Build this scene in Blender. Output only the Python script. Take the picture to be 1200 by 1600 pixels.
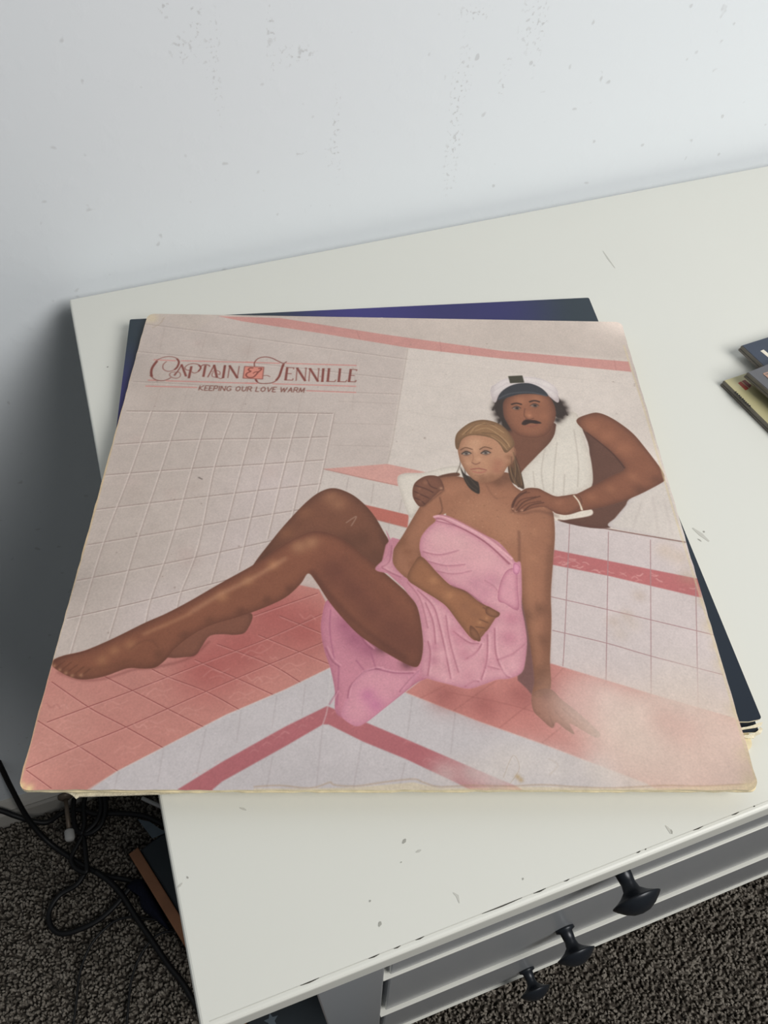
import bpy, bmesh, math, random
import numpy as np
from mathutils import Vector, Matrix
random.seed(7); np.random.seed(7)
for o in list(bpy.data.objects): bpy.data.objects.remove(o)
SC = bpy.context.scene
COL = SC.collection

# ------------------------------------------------------------------ camera, light, exposure
cam_data = bpy.data.cameras.new('camera')
cam = bpy.data.objects.new('camera', cam_data); COL.objects.link(cam)
cam.location = (0.04853, -0.05313, 0.3526)
cam.rotation_euler = (0.664504, -0.014681, -0.339804)
cam_data.sensor_fit = 'VERTICAL'; cam_data.sensor_height = 36.0
cam_data.lens = 1254.55 * 36.0 / 1600.0
cam_data.clip_start = 0.01; cam_data.clip_end = 50
SC.camera = cam
w = bpy.data.worlds.new('world'); SC.world = w; w.use_nodes = True
bg = w.node_tree.nodes['Background']
bg.inputs['Color'].default_value = (0.86, 0.93, 1.0, 1); bg.inputs['Strength'].default_value = 0.10
def area(name, loc, target, sx, sy, power, color):
    l = bpy.data.lights.new(name, 'AREA'); l.shape = 'RECTANGLE'; l.size = sx; l.size_y = sy
    l.energy = power; l.color = color
    o = bpy.data.objects.new(name, l); COL.objects.link(o); o.location = loc
    o.rotation_euler = (Vector(target) - Vector(loc)).to_track_quat('-Z', 'Y').to_euler()
    return o
area('window_light', (1.0, -0.88, 1.15), (0.25, 0.2, 0.0), 1.0, 0.9, 30.5, (1.0, 0.985, 0.96))
SC.view_settings.view_transform = 'Standard'; SC.view_settings.look = 'None'
SC.view_settings.exposure = 0.0; SC.view_settings.gamma = 1.0; SC.view_settings.use_curve_mapping = False

# ------------------------------------------------------------------ helpers
def lin(c):
    return tuple(((v/255.0)/12.92 if v/255.0 <= .04045 else ((v/255.0+.055)/1.055)**2.4) for v in c)
def mat(name, rgb, rough=.5, spec=.5, metal=0.0, noise=None, bump=None, coat=0.0):
    """noise = (scale, amount, detail); bump = (scale, strength, distance)"""
    m = bpy.data.materials.new(name); m.use_nodes = True
    nt = m.node_tree; b = nt.nodes['Principled BSDF']
    c = lin(rgb)
    b.inputs['Base Color'].default_value = (*c, 1); b.inputs['Roughness'].default_value = rough
    b.inputs['Specular IOR Level'].default_value = spec; b.inputs['Metallic'].default_value = metal
    b.inputs['Coat Weight'].default_value = coat
    tc = nt.nodes.new('ShaderNodeTexCoord')
    if noise:
        n = nt.nodes.new('ShaderNodeTexNoise'); n.inputs['Scale'].default_value = noise[0]; n.inputs['Detail'].default_value = noise[2] if len(noise) > 2 else 4
        nt.links.new(tc.outputs['Object'], n.inputs['Vector'])
        r = nt.nodes.new('ShaderNodeValToRGB')
        a = noise[1]
        r.color_ramp.elements[0].position = .3; r.color_ramp.elements[1].position = .7
        r.color_ramp.elements[0].color = (*[v*(1-a) for v in c], 1); r.color_ramp.elements[1].color = (*[min(1, v*(1+a)) for v in c], 1)
        nt.links.new(n.outputs['Fac'], r.inputs['Fac']); nt.links.new(r.outputs['Color'], b.inputs['Base Color'])
    if bump:
        n2 = nt.nodes.new('ShaderNodeTexNoise'); n2.inputs['Scale'].default_value = bump[0]; n2.inputs['Detail'].default_value = 3
        nt.links.new(tc.outputs['Object'], n2.inputs['Vector'])
        bp = nt.nodes.new('ShaderNodeBump'); bp.inputs['Strength'].default_value = bump[1]; bp.inputs['Distance'].default_value = bump[2]
        nt.links.new(n2.outputs['Fac'], bp.inputs['Height']); nt.links.new(bp.outputs['Normal'], b.inputs['Normal'])
    return m
def link(name, me, m=None, parent=None):
    o = bpy.data.objects.new(name, me); COL.objects.link(o)
    if m is not None:
        for mm in (m if isinstance(m, (list, tuple)) else [m]): me.materials.append(mm)
    if parent is not None:
        o.parent = parent; o.matrix_parent_inverse = Matrix.Translation(parent.location).inverted() if parent.parent is None else Matrix.Identity(4)
    return o
def thing(name, label, cat, loc, group=None):
    o = bpy.data.objects.new(name, None); COL.objects.link(o); o.location = loc; o.empty_display_size = .02
    o['label'] = label; o['category'] = cat
    if group: o['group'] = group
    return o
def tag(o, label, cat, group=None):
    o['label'] = label; o['category'] = cat
    if group: o['group'] = group
    return o
def struct(o):
    o['kind'] = 'structure'; return o
def bm_mesh(bm, name, smooth=False):
    bmesh.ops.recalc_face_normals(bm, faces=bm.faces)
    me = bpy.data.meshes.new(name); bm.to_mesh(me); bm.free()
    if smooth:
        for p in me.polygons: p.use_smooth = True
    return me
def box(name, lo, hi, m, parent=None, bevel=0.0, seg=2):
    bm = bmesh.new()
    bmesh.ops.create_cube(bm, size=1)
    for v in bm.verts:
        v.co = Vector([(lo[i]+hi[i])/2 + v.co[i]*(hi[i]-lo[i]) for i in range(3)])
    if bevel > 0:
        bmesh.ops.bevel(bm, geom=bm.edges[:], offset=bevel, segments=seg, affect='EDGES', profile=.5)
    return link(name, bm_mesh(bm, name), m, parent)
def prism(name, pts, z0, z1, m, parent=None, bevel=0.0):
    """flat polygon extruded upward"""
    bm = bmesh.new()
    a = [bm.verts.new((x, y, z0)) for x, y in pts]; b = [bm.verts.new((x, y, z1)) for x, y in pts]
    bm.faces.new(a); top = bm.faces.new(b)
    n = len(pts)
    for i in range(n): bm.faces.new((a[i], a[(i+1) % n], b[(i+1) % n], b[i]))
    if bevel > 0:
        bmesh.ops.bevel(bm, geom=list(top.edges), offset=bevel, segments=2, affect='EDGES', profile=.5)
    return link(name, bm_mesh(bm, name), m, parent)
def catmull(pts, n=8):
    P = [Vector(p) for p in pts]; out = []
    for i in range(len(P)-1):
        p0 = P[max(i-1, 0)]; p1 = P[i]; p2 = P[i+1]; p3 = P[min(i+2, len(P)-1)]
        for k in range(n):
            t = k/n
            out.append(.5*((2*p1)+(-p0+p2)*t+(2*p0-5*p1+4*p2-p3)*t*t+(-p0+3*p1-3*p2+p3)*t*t*t))
    out.append(P[-1]); return out
def tube_mesh(name, pts, r, sides=8, n=8):
    path = catmull(pts, n); bm = bmesh.new(); rings = []
    up = Vector((0, 0, 1))
    for i, p in enumerate(path):
        d = (path[min(i+1, len(path)-1)] - path[max(i-1, 0)]).normalized()
        s = d.cross(up)
        if s.length < 1e-4: s = Vector((1, 0, 0))
        s.normalize(); u = s.cross(d)
        rings.append([bm.verts.new(p + r*(math.cos(2*math.pi*k/sides)*s + math.sin(2*math.pi*k/sides)*u)) for k in range(sides)])
    for a, b in zip(rings, rings[1:]):
        for k in range(sides): bm.faces.new((a[k], a[(k+1) % sides], b[(k+1) % sides], b[k]))
    bm.faces.new(rings[0]); bm.faces.new(rings[-1])
    return bm_mesh(bm, name, True)
def lathe(name, prof, axis='-y', n=28):
    bm = bmesh.new(); rings = []
    for l, r in prof:
        ring = []
        for k in range(n):
            a = 2*math.pi*k/n; c, s = math.cos(a)*max(r, 1e-5), math.sin(a)*max(r, 1e-5)
            ring.append(bm.verts.new((c, -l, s) if axis == '-y' else (c, s, l)))
        rings.append(ring)
    for a, b in zip(rings, rings[1:]):
        for k in range(n): bm.faces.new((a[k], a[(k+1) % n], b[(k+1) % n], b[k]))
    bm.faces.new(rings[0]); bm.faces.new(rings[-1])
    return bm_mesh(bm, name, True)

# ------------------------------------------------------------------ the printed cover (flat print), painted into an image
SZ = 1500
def blur1(a, r, ax):
    r = int(r)
    if r < 1: return a
    pad = [(0, 0)]*a.ndim; pad[ax] = (r+1, r)
    c = np.cumsum(np.pad(a, pad, mode='edge'), axis=ax, dtype=np.float64)
    n = a.shape[ax]
    hi = np.take(c, np.arange(2*r+1, 2*r+1+n), axis=ax); lo = np.take(c, np.arange(0, n), axis=ax)
    return ((hi-lo)/(2*r+1)).astype(np.float32)
def blur(a, s):
    if s < .4: return a
    r = max(1, int(round(s*.9)))
    for _ in range(2 if s < 2 else 3):
        a = blur1(blur1(a, r, 0), r, 1)
    return a
def cr2(P, closed, n=6):
    P = np.asarray(P, float); N = len(P)
    if N < 3: return P
    out = []
    for i in range(N if closed else N-1):
        g = (lambda k: P[k % N]) if closed else (lambda k: P[min(max(k, 0), N-1)])
        p0, p1, p2, p3 = g(i-1), g(i), g(i+1), g(i+2)
        for k in range(n):
            t = k/n
            out.append(.5*(2*p1+(p2-p0)*t+(2*p0-5*p1+4*p2-p3)*t*t+(3*p1-p0-3*p2+p3)*t**3))
    if not closed: out.append(P[-1])
    return np.array(out)
def fillmask(polys, pad):
    """anti-aliased coverage of closed polygons (pixel coords); returns mask, y0, x0"""
    allp = np.concatenate(polys)
    x0 = max(0, int(allp[:, 0].min())-pad); x1 = min(SZ, int(allp[:, 0].max())+pad+2)
    y0 = max(0, int(allp[:, 1].min())-pad); y1 = min(SZ, int(allp[:, 1].max())+pad+2)
    if x1 <= x0 or y1 <= y0: return None
    W, Hh = x1-x0, y1-y0; out = np.zeros((Hh, W), np.float32); SS = 3
    for P in polys:
        acc = np.zeros((Hh*SS, W+2), np.float64)
        Q = np.roll(P, -1, axis=0)
        for (ax, ay), (bx, by) in zip(P, Q):
            if ay == by: continue
            sgn = 1
            if ay > by: ax, ay, bx, by = bx, by, ax, ay; sgn = -1
            r0 = max(0, math.ceil((ay-y0)*SS-.5)); r1 = min(Hh*SS-1, math.ceil((by-y0)*SS-.5)-1)
            if r1 < r0: continue
            rr = np.arange(r0, r1+1); yy = (rr+.5)/SS+y0
            xx = np.clip(ax+(bx-ax)*(yy-ay)/(by-ay)-x0, 0, W)
            xi = xx.astype(int); f = xx-xi
            np.add.at(acc, (rr, xi), sgn*(1-f)); np.add.at(acc, (rr, xi+1), sgn*f)
        cov = np.minimum(1, np.abs(np.cumsum(acc, axis=1)[:, :W])).reshape(Hh, SS, W).mean(1)
        out = np.maximum(out, cov)
    return out.astype(np.float32), y0, x0
def paint_cover(ops):
    img = np.full((SZ, SZ, 3), .7, np.float32); k = SZ/1000.0
    clipmask = np.ones((SZ, SZ), np.float32)
    def comp(m, y0, x0, col, alpha):
        h, w_ = m.shape; reg = img[y0:y0+h, x0:x0+w_]
        a = (m*alpha)[..., None]; reg += (np.array(col, np.float32)/255.0-reg)*a
    for op in ops:
        if op[0] == 'P':
            _, pts, col, soft, alpha, sm, shade = op
            P = np.array(pts, float)*k
            if sm: P = cr2(P, True)
            soft *= k; pad = int(soft*3)+4
            r = fillmask([P], pad)
            if r is None: continue
            m, y0, x0 = r; m = blur(m, soft*.6); comp(m, y0, x0, col, alpha)
            clipmask[:] = 0; clipmask[y0:y0+m.shape[0], x0:x0+m.shape[1]] = m
            if shade:
                sc, sr, sa = shade; sr *= k*1.2
                mm, y0, x0 = fillmask([P], int(sr*3)+4)
                inn = np.clip((1-blur(mm, sr))*2, 0, 1)**1.3
                comp(inn*mm, y0, x0, sc, sa)
        elif op[0] == 'S':
            _, pts, wd, col, alpha, soft, clip, sm = op
            P = np.array(pts, float)*k
            if sm: P = cr2(P, False)
            hw = max(wd*k*.5, .55)
            polys = []
            for i in range(len(P)-1):
                d = P[i+1]-P[i]; ln = max(math.hypot(*d), 1e-6); d = d/ln
                nn = np.array([-d[1], d[0]])*hw; e_ = d*hw*.35
                polys.append(np.array([P[i]-e_+nn, P[i+1]+e_+nn, P[i+1]+e_-nn, P[i]-e_-nn]))
            soft *= k; pad = int(soft*3)+4
            r = fillmask(polys, pad)
            if r is None: continue
            m, y0, x0 = r; m = blur(m, soft*.6)
            if clip: m = m*clipmask[y0:y0+m.shape[0], x0:x0+m.shape[1]]
            comp(m, y0, x0, col, alpha)
        else:
            _, pts, rad, col, alpha, clip = op
            rad *= k; R = int(rad*2.2)+2
            xs = [p[0]*k for p in pts]; ys = [p[1]*k for p in pts]
            x0 = max(0, int(min(xs))-R); x1 = min(SZ, int(max(xs))+R); y0 = max(0, int(min(ys))-R); y1 = min(SZ, int(max(ys))+R)
            if x1 <= x0 or y1 <= y0: continue
            yy, xx = np.mgrid[y0:y1, x0:x1].astype(np.float32)
            m = np.zeros_like(xx)
            for i in range(len(xs)):
                m = 1-(1-m)*(1-np.exp(-((xx-xs[i])**2+(yy-ys[i])**2)/(rad*rad)))
            if clip: m = m*clipmask[y0:y1, x0:x1]
            comp(m, y0, x0, col, alpha)
    rng = np.random.default_rng(3)
    g = rng.normal(0, 1, (SZ, SZ)).astype(np.float32)
    grain = blur(g, 1.0); grain /= grain.std()
    mid = blur(rng.normal(0, 1, (SZ, SZ)).astype(np.float32), 9); mid /= mid.std()
    big = blur(rng.normal(0, 1, (SZ, SZ)).astype(np.float32), 60); big /= big.std()
    img *= (1+.012*grain+.006*mid+.012*big)[..., None]
    rough = img.copy()
    # sRGB 0..1, row 0 is the top of the cover
    return np.clip(img, 0, 1)
ART = [
['P', [[-282.6, -13.3], [1037.1, -51.1], [1007.3, 1013.9], [-2.2, 1013.5]], [190, 176, 168], 1.16, 1, 0, None],
['P', [[546.6, 78.2], [990.2, 116.9], [1006.3, 611.4], [995.6, 899.1], [737.8, 813.4], [490.6, 523.2], [500.7, 410.1]], [203, 191, 182], 2.48, 1, 0, None],
['P', [[-18.3, -20.8], [1011.7, -28.4], [992.3, 126.6], [740.0, 99.3], [494.2, 53.2], [279.6, 7.0], [148.4, 4.3], [100.1, 59.5]], [192, 178, 167], 2.49, 0.6, 0, None],
['B', [[53.7, 249.2], [47.1, 472.5], [31.6, 659.1]], 138.68, [178, 164, 154], 0.45, 0],
['B', [[289.9, 468.9], [257.9, 593.6], [143.9, 729.0]], 69.65, [200, 184, 182], 0.5, 0],
['P', [[148.4, 4.3], [279.6, 7.0], [494.2, 53.2], [740.0, 99.3], [992.3, 126.6], [991.4, 157.4], [737.6, 122.9], [546.2, 94.2], [361.9, 52.6], [200.6, 19.7]], [192, 140, 132], 1.3, 1, 0, None],
['S', [[441.1, 44.4], [448.0, 70.7]], 1.31, [170, 118, 112], 0.7, 0.98, 0, 1],
['S', [[612.8, 72.5], [613.7, 104.4]], 1.3, [170, 118, 112], 0.7, 0.97, 0, 1],
['S', [[846.2, 112.5], [846.8, 135.8]], 1.28, [170, 118, 112], 0.7, 0.96, 0, 1],
['S', [[671.4, 85.1], [672.1, 110.9]], 1.29, [170, 118, 112], 0.7, 0.97, 0, 1],
['S', [[963.0, 121.4], [961.2, 152.3]], 1.27, [170, 118, 112], 0.7, 0.95, 0, 1],
['B', [[25.9, 138.6]], 16.71, [200, 186, 178], 0.16802004883664112, 0],
['B', [[132.9, 653.4]], 9.17, [176, 160, 150], 0.2573360016349627, 0],
['B', [[51.8, 187.5]], 12.98, [176, 160, 150], 0.3385918720475966, 0],
['B', [[56.0, 254.8]], 13.17, [176, 160, 150], 0.27539512048262604, 0],
['B', [[284.8, 586.4]], 8.08, [200, 186, 178], 0.2711703767439759, 0],
['B', [[244.2, 397.7]], 11.29, [176, 160, 150], 0.20599951906404823, 0],
['B', [[362.4, 567.0]], 17.22, [182, 160, 152], 0.15144226686488133, 0],
['B', [[110.8, 511.3]], 17.83, [200, 186, 178], 0.2516744750665503, 0],
['B', [[148.9, 452.8]], 13.47, [200, 186, 178], 0.19664503828452762, 0],
['B', [[106.7, 559.6]], 7.7, [176, 160, 150], 0.27527014910798064, 0],
['B', [[91.0, 417.0]], 17.03, [200, 186, 178], 0.17901255189966986, 0],
['B', [[216.8, 106.9]], 19.58, [176, 160, 150], 0.23823039125845552, 0],
['B', [[42.5, 359.3]], 12.49, [182, 160, 152], 0.2617057967166784, 0],
['B', [[322.2, 129.8]], 20.53, [176, 160, 150], 0.2054957580047283, 0],
['B', [[230.1, 590.8]], 10.9, [176, 160, 150], 0.18550793869931137, 0],
['B', [[118.3, 91.7]], 10.89, [182, 160, 152], 0.34289494150092836, 0],
['B', [[105.9, 495.5]], 7.69, [200, 186, 178], 0.20779929358016863, 0],
['B', [[369.4, 545.0]], 17.74, [200, 186, 178], 0.32390130701737174, 0],
['B', [[220.4, 115.2]], 12.49, [182, 160, 152], 0.23882844789623517, 0],
['B', [[355.5, 287.7]], 13.79, [176, 160, 150], 0.24095706666941497, 0],
['B', [[146.3, 562.7]], 13.94, [200, 186, 178], 0.2378653540935347, 0],
['B', [[97.7, 618.9]], 7.53, [176, 160, 150], 0.16105412503648014, 0],
['B', [[61.5, 497.0]], 14.97, [176, 160, 150], 0.2592460088292772, 0],
['B', [[195.8, 284.5]], 10.31, [176, 160, 150], 0.25584831728474405, 0],
['B', [[280.4, 338.6]], 14.92, [176, 160, 150], 0.19837243324341503, 0],
['B', [[95.9, 87.8]], 16.67, [200, 186, 178], 0.27948713137105163, 0],
['B', [[121.4, 215.7]], 9.38, [176, 160, 150], 0.20087873228399064, 0],
['B', [[41.2, 212.2]], 15.1, [176, 160, 150], 0.20233744851008317, 0],
['B', [[138.2, 606.0]], 13.45, [200, 186, 178], 0.3481141426707938, 0],
['B', [[167.1, 610.6]], 16.95, [182, 160, 152], 0.29347049406875114, 0],
['B', [[178.9, 624.5]], 17.12, [182, 160, 152], 0.3349154743037456, 0],
['B', [[123.7, 485.3]], 11.47, [182, 160, 152], 0.23399783153537493, 0],
['B', [[90.6, 561.9]], 11.16, [200, 186, 178], 0.2284363716189251, 0],
['B', [[198.4, 589.4]], 18.28, [200, 186, 178], 0.2836703765262031, 0],
['B', [[37.5, 611.0]], 15.67, [176, 160, 150], 0.20388831148622916, 0],
['B', [[331.2, 593.6]], 14.48, [182, 160, 152], 0.2638411871674407, 0],
['B', [[293.2, 622.1]], 16.04, [176, 160, 150], 0.19223905045146045, 0],
['B', [[50.2, 460.5]], 9.1, [200, 186, 178], 0.3119744684841772, 0],
['B', [[304.5, 597.7]], 7.63, [182, 160, 152], 0.34019174456845136, 0],
['B', [[52.1, 459.5]], 17.47, [182, 160, 152], 0.24430202382092897, 0],
['B', [[147.1, 78.5]], 20.84, [176, 160, 150], 0.1725832946432102, 0],
['B', [[181.7, 242.3]], 9.39, [176, 160, 150], 0.165937983643382, 0],
['B', [[340.7, 610.7]], 16.66, [200, 186, 178], 0.31551229517867363, 0],
['B', [[150.9, 554.0]], 11.84, [200, 186, 178], 0.3017423338989198, 0],
['B', [[313.7, 332.2]], 9.94, [176, 160, 150], 0.274192346332004, 0],
['B', [[330.1, 400.1]], 13.55, [200, 186, 178], 0.29224690016595456, 0],
['B', [[162.9, 469.1]], 15.69, [176, 160, 150], 0.3359499452061086, 0],
['B', [[134.3, 146.8]], 11.87, [182, 160, 152], 0.32485743040266724, 0],
['B', [[160.3, 296.3]], 22.28, [182, 160, 152], 0.1509758170105691, 0],
['B', [[58.7, 481.4]], 14.36, [176, 160, 150], 0.2473013382944766, 0],
['B', [[260.6, 384.6]], 15.06, [176, 160, 150], 0.23223537332947564, 0],
['B', [[65.4, 226.1]], 23.36, [176, 160, 150], 0.275340111556191, 0],
['B', [[252.0, 457.2]], 14.67, [200, 186, 178], 0.3318303264186222, 0],
['B', [[291.4, 433.2]], 18.08, [182, 160, 152], 0.27259990217903163, 0],
['B', [[371.6, 183.7]], 2.16, [140, 120, 110], 0.4448718219575165, 0],
['B', [[619.4, 171.5]], 1.34, [140, 120, 110], 0.3575753083091601, 0],
['B', [[782.2, 207.3]], 2.31, [140, 120, 110], 0.44879526256766056, 0],
['B', [[518.6, 354.9]], 1.79, [140, 120, 110], 0.337386885515038, 0],
['B', [[359.0, 738.1]], 1.0, [140, 120, 110], 0.561701036607902, 0],
['B', [[255.2, 320.6]], 1.14, [140, 120, 110], 0.3080399975893939, 0],
['B', [[855.2, 673.8]], 1.63, [140, 120, 110], 0.6229000533011427, 0],
['B', [[948.9, 186.6]], 1.96, [140, 120, 110], 0.49809643525185465, 0],
['B', [[509.6, 737.9]], 1.5, [140, 120, 110], 0.6873893588375386, 0],
['B', [[80.6, 572.9]], 1.58, [140, 120, 110], 0.5980806714957119, 0],
['B', [[550.7, 677.4]], 1.16, [140, 120, 110], 0.6711287131540755, 0],
['B', [[350.9, 535.5]], 1.85, [140, 120, 110], 0.5814357942972168, 0],
['B', [[231.8, 263.9]], 1.54, [140, 120, 110], 0.5507186905436539, 0],
['B', [[890.7, 713.4]], 1.23, [140, 120, 110], 0.4602640151068953, 0],
['B', [[780.6, 297.0]], 1.63, [140, 120, 110], 0.305273325000058, 0],
['B', [[132.2, 499.0]], 1.68, [140, 120, 110], 0.5459039623320144, 0],
['B', [[326.2, 746.4]], 1.36, [140, 120, 110], 0.362421016428788, 0],
['B', [[72.3, 760.3]], 1.64, [140, 120, 110], 0.6679856519323707, 0],
['B', [[548.7, 324.3]], 1.23, [140, 120, 110], 0.40316098476485585, 0],
['B', [[201.2, 734.9]], 1.6, [140, 120, 110], 0.6111675741263849, 0],
['B', [[60.7, 274.0]], 1.49, [140, 120, 110], 0.6791713268962041, 0],
['B', [[137.6, 657.3]], 1.5, [140, 120, 110], 0.5188541016371115, 0],
['B', [[938.9, 276.3]], 1.79, [140, 120, 110], 0.3630077473858242, 0],
['B', [[230.3, 170.1]], 1.3, [140, 120, 110], 0.6970182288984595, 0],
['B', [[257.3, 713.5]], 1.46, [140, 120, 110], 0.5925305609381111, 0],
['B', [[581.0, 745.5]], 1.59, [140, 120, 110], 0.5877733799258105, 0],
['B', [[499.0, 594.8]], 1.62, [140, 120, 110], 0.5209415589445275, 0],
['B', [[439.5, 194.2]], 2.24, [140, 120, 110], 0.49367670568106586, 0],
['B', [[846.5, 272.9]], 1.63, [140, 120, 110], 0.5728562811102262, 0],
['B', [[823.5, 332.1]], 1.57, [140, 120, 110], 0.4692345052375043, 0],
['B', [[27.0, 707.7]], 0.87, [140, 120, 110], 0.6840377682133439, 0],
['B', [[53.4, 205.0]], 2.21, [140, 120, 110], 0.6293590367298616, 0],
['B', [[180.1, 507.3]], 1.46, [140, 120, 110], 0.5874171630508862, 0],
['B', [[160.3, 677.5]], 1.75, [140, 120, 110], 0.5825832661079173, 0],
['B', [[818.7, 735.3]], 1.19, [140, 120, 110], 0.6390029942172001, 0],
['B', [[768.6, 522.2]], 1.11, [140, 120, 110], 0.5476987746449704, 0],
['B', [[880.6, 312.4]], 1.89, [140, 120, 110], 0.6588649374646279, 0],
['B', [[551.8, 83.9]], 2.12, [140, 120, 110], 0.4022676216929399, 0],
['B', [[785.5, 571.2]], 1.26, [140, 120, 110], 0.65825812064851, 0],
['B', [[570.5, 345.2]], 2.04, [140, 120, 110], 0.6566486097456063, 0],
['B', [[798.4, 705.2]], 1.46, [140, 120, 110], 0.5794919879384073, 0],
['B', [[544.7, 484.1]], 2.02, [140, 120, 110], 0.4412237582454241, 0],
['B', [[55.2, 611.9]], 1.37, [140, 120, 110], 0.5182575220678997, 0],
['B', [[543.8, 273.8]], 1.39, [140, 120, 110], 0.32853776912805915, 0],
['B', [[695.5, 720.2]], 1.47, [140, 120, 110], 0.34671234937773576, 0],
['B', [[882.6, 671.7]], 1.37, [140, 120, 110], 0.3003605785116329, 0],
['B', [[775.3, 546.2]], 1.6, [140, 120, 110], 0.30730629530731257, 0],
['B', [[708.3, 77.1]], 1.93, [140, 120, 110], 0.3579452848826119, 0],
['B', [[319.7, 712.9]], 1.5, [140, 120, 110], 0.6263668149190011, 0],
['B', [[232.1, 388.9]], 1.72, [140, 120, 110], 0.31361674121876076, 0],
['B', [[368.6, 758.9]], 1.46, [140, 120, 110], 0.645094282951738, 0],
['B', [[253.8, 595.6]], 1.67, [140, 120, 110], 0.5818256548147722, 0],
['B', [[367.7, 213.9]], 1.22, [140, 120, 110], 0.6548027021801925, 0],
['B', [[906.6, 288.1]], 2.04, [140, 120, 110], 0.46284506902070033, 0],
['B', [[559.2, 683.5]], 1.17, [140, 120, 110], 0.5480464852159181, 0],
['B', [[199.8, 478.0]], 1.04, [140, 120, 110], 0.4054283249643499, 0],
['B', [[257.0, 726.9]], 0.96, [140, 120, 110], 0.6033115306877409, 0],
['B', [[89.9, 766.9]], 0.96, [140, 120, 110], 0.3368519327074928, 0],
['B', [[192.4, 737.6]], 1.4, [140, 120, 110], 0.6562214483086022, 0],
['B', [[435.2, 158.4]], 1.66, [140, 120, 110], 0.4822502481045599, 0],
['B', [[989.9, 192.8]], 1.54, [140, 120, 110], 0.6372988852719228, 0],
['B', [[111.6, 758.8]], 1.07, [140, 120, 110], 0.5269004749713089, 0],
['B', [[587.2, 720.3]], 0.93, [140, 120, 110], 0.6387158959912047, 0],
['B', [[145.4, 613.9]], 0.94, [140, 120, 110], 0.6066666269339136, 0],
['B', [[91.0, 246.5]], 1.21, [140, 120, 110], 0.4297669399719637, 0],
['B', [[296.2, 763.7]], 1.33, [140, 120, 110], 0.44571321602549985, 0],
['B', [[988.7, 197.7]], 1.49, [140, 120, 110], 0.6824355603857334, 0],
['B', [[873.6, 584.5]], 1.9, [140, 120, 110], 0.3229948332107212, 0],
['P', [[386.4, 424.2], [500.7, 410.1], [537.3, 420.3], [610.8, 441.8], [603.1, 476.0], [519.2, 462.6]], [199, 150, 140], 1.05, 1, 0, None],
['P', [[386.5, 427.2], [519.2, 462.6], [558.3, 472.3], [554.0, 590.2], [490.3, 571.1], [377.4, 482.2]], [196, 184, 176], 1.0, 1, 0, None],
['S', [[386.4, 424.2], [519.3, 461.1]], 1.3, [160, 110, 100], 0.8, 0.65, 0, 0],
['P', [[457.7, 504.0], [536.6, 526.8], [533.7, 554.4], [446.9, 528.0]], [176, 104, 92], 0.99, 1, 0, None],
['S', [[432.3, 443.1], [428.4, 472.7]], 1.29, [165, 150, 143], 0.8, 0.77, 0, 1],
['S', [[476.5, 457.3], [472.0, 502.3]], 1.27, [165, 150, 143], 0.8, 0.76, 0, 1],
['S', [[525.3, 491.6], [520.3, 520.0]], 1.25, [165, 150, 143], 0.8, 0.75, 0, 1],
['S', [[474.2, 534.6], [533.6, 555.7]], 1.22, [150, 120, 110], 0.6, 0.73, 0, 1],
['S', [[503.6, 539.7], [498.8, 577.6]], 0.97, [165, 150, 143], 0.7, 0.72, 0, 1],
['S', [[-0.3, 36.6], [200.4, 70.0], [545.1, 132.4]], 2.42, [216, 202, 194], 0.36000000000000004, 0.81, 0, 1],
['S', [[-0.8, 33.5], [200.1, 67.0], [545.2, 129.5]], 2.26, [150, 130, 122], 0.45, 0.65, 0, 1],
['S', [[0.7, 122.5], [222.5, 149.7], [392.1, 172.1], [533.4, 191.1]], 2.31, [216, 202, 194], 0.36000000000000004, 0.77, 0, 1],
['S', [[0.2, 119.6], [222.2, 146.8], [392.0, 169.3], [533.5, 188.4]], 2.16, [150, 130, 122], 0.45, 0.62, 0, 1],
['S', [[7.9, 210.1], [90.7, 213.7], [245.5, 222.9], [527.5, 233.0]], 2.23, [216, 202, 194], 0.36000000000000004, 0.74, 0, 1],
['S', [[7.4, 207.4], [90.3, 211.0], [245.3, 220.2], [527.6, 230.3]], 2.08, [150, 130, 122], 0.45, 0.59, 0, 1],
['S', [[10.7, 290.5], [164.1, 289.2], [400.6, 287.9]], 2.13, [216, 202, 194], 0.7200000000000001, 0.71, 0, 1],
['S', [[10.3, 288.0], [163.8, 286.6], [400.5, 285.3]], 2.0, [150, 130, 122], 0.9, 0.57, 0, 1],
['S', [[6.1, 375.6], [155.7, 360.2], [294.8, 354.5], [394.1, 347.9]], 2.04, [216, 202, 194], 0.7200000000000001, 0.68, 0, 1],
['S', [[5.6, 373.2], [155.3, 357.8], [294.6, 352.1], [394.0, 345.4]], 1.91, [150, 130, 122], 0.9, 0.55, 0, 1],
['S', [[3.9, 449.0], [152.6, 430.2], [291.4, 415.8], [386.8, 405.0]], 1.96, [216, 202, 194], 0.7200000000000001, 0.65, 0, 1],
['S', [[3.4, 446.7], [152.3, 427.9], [291.2, 413.5], [386.7, 402.7]], 1.83, [150, 130, 122], 0.9, 0.52, 0, 1],
['S', [[3.5, 526.2], [128.9, 503.5], [275.2, 478.6], [383.3, 460.9]], 1.88, [216, 202, 194], 0.7200000000000001, 0.63, 0, 1],
['S', [[3.1, 524.1], [128.6, 501.4], [275.0, 476.4], [383.2, 458.7]], 1.75, [150, 130, 122], 0.9, 0.5, 0, 1],
['S', [[5.6, 599.7], [138.8, 567.9], [221.2, 548.1], [366.8, 515.8]], 1.79, [216, 202, 194], 0.7200000000000001, 0.6, 0, 1],
['S', [[5.1, 597.7], [138.5, 565.9], [221.0, 546.0], [366.7, 513.7]], 1.68, [150, 130, 122], 0.9, 0.48, 0, 1],
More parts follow.
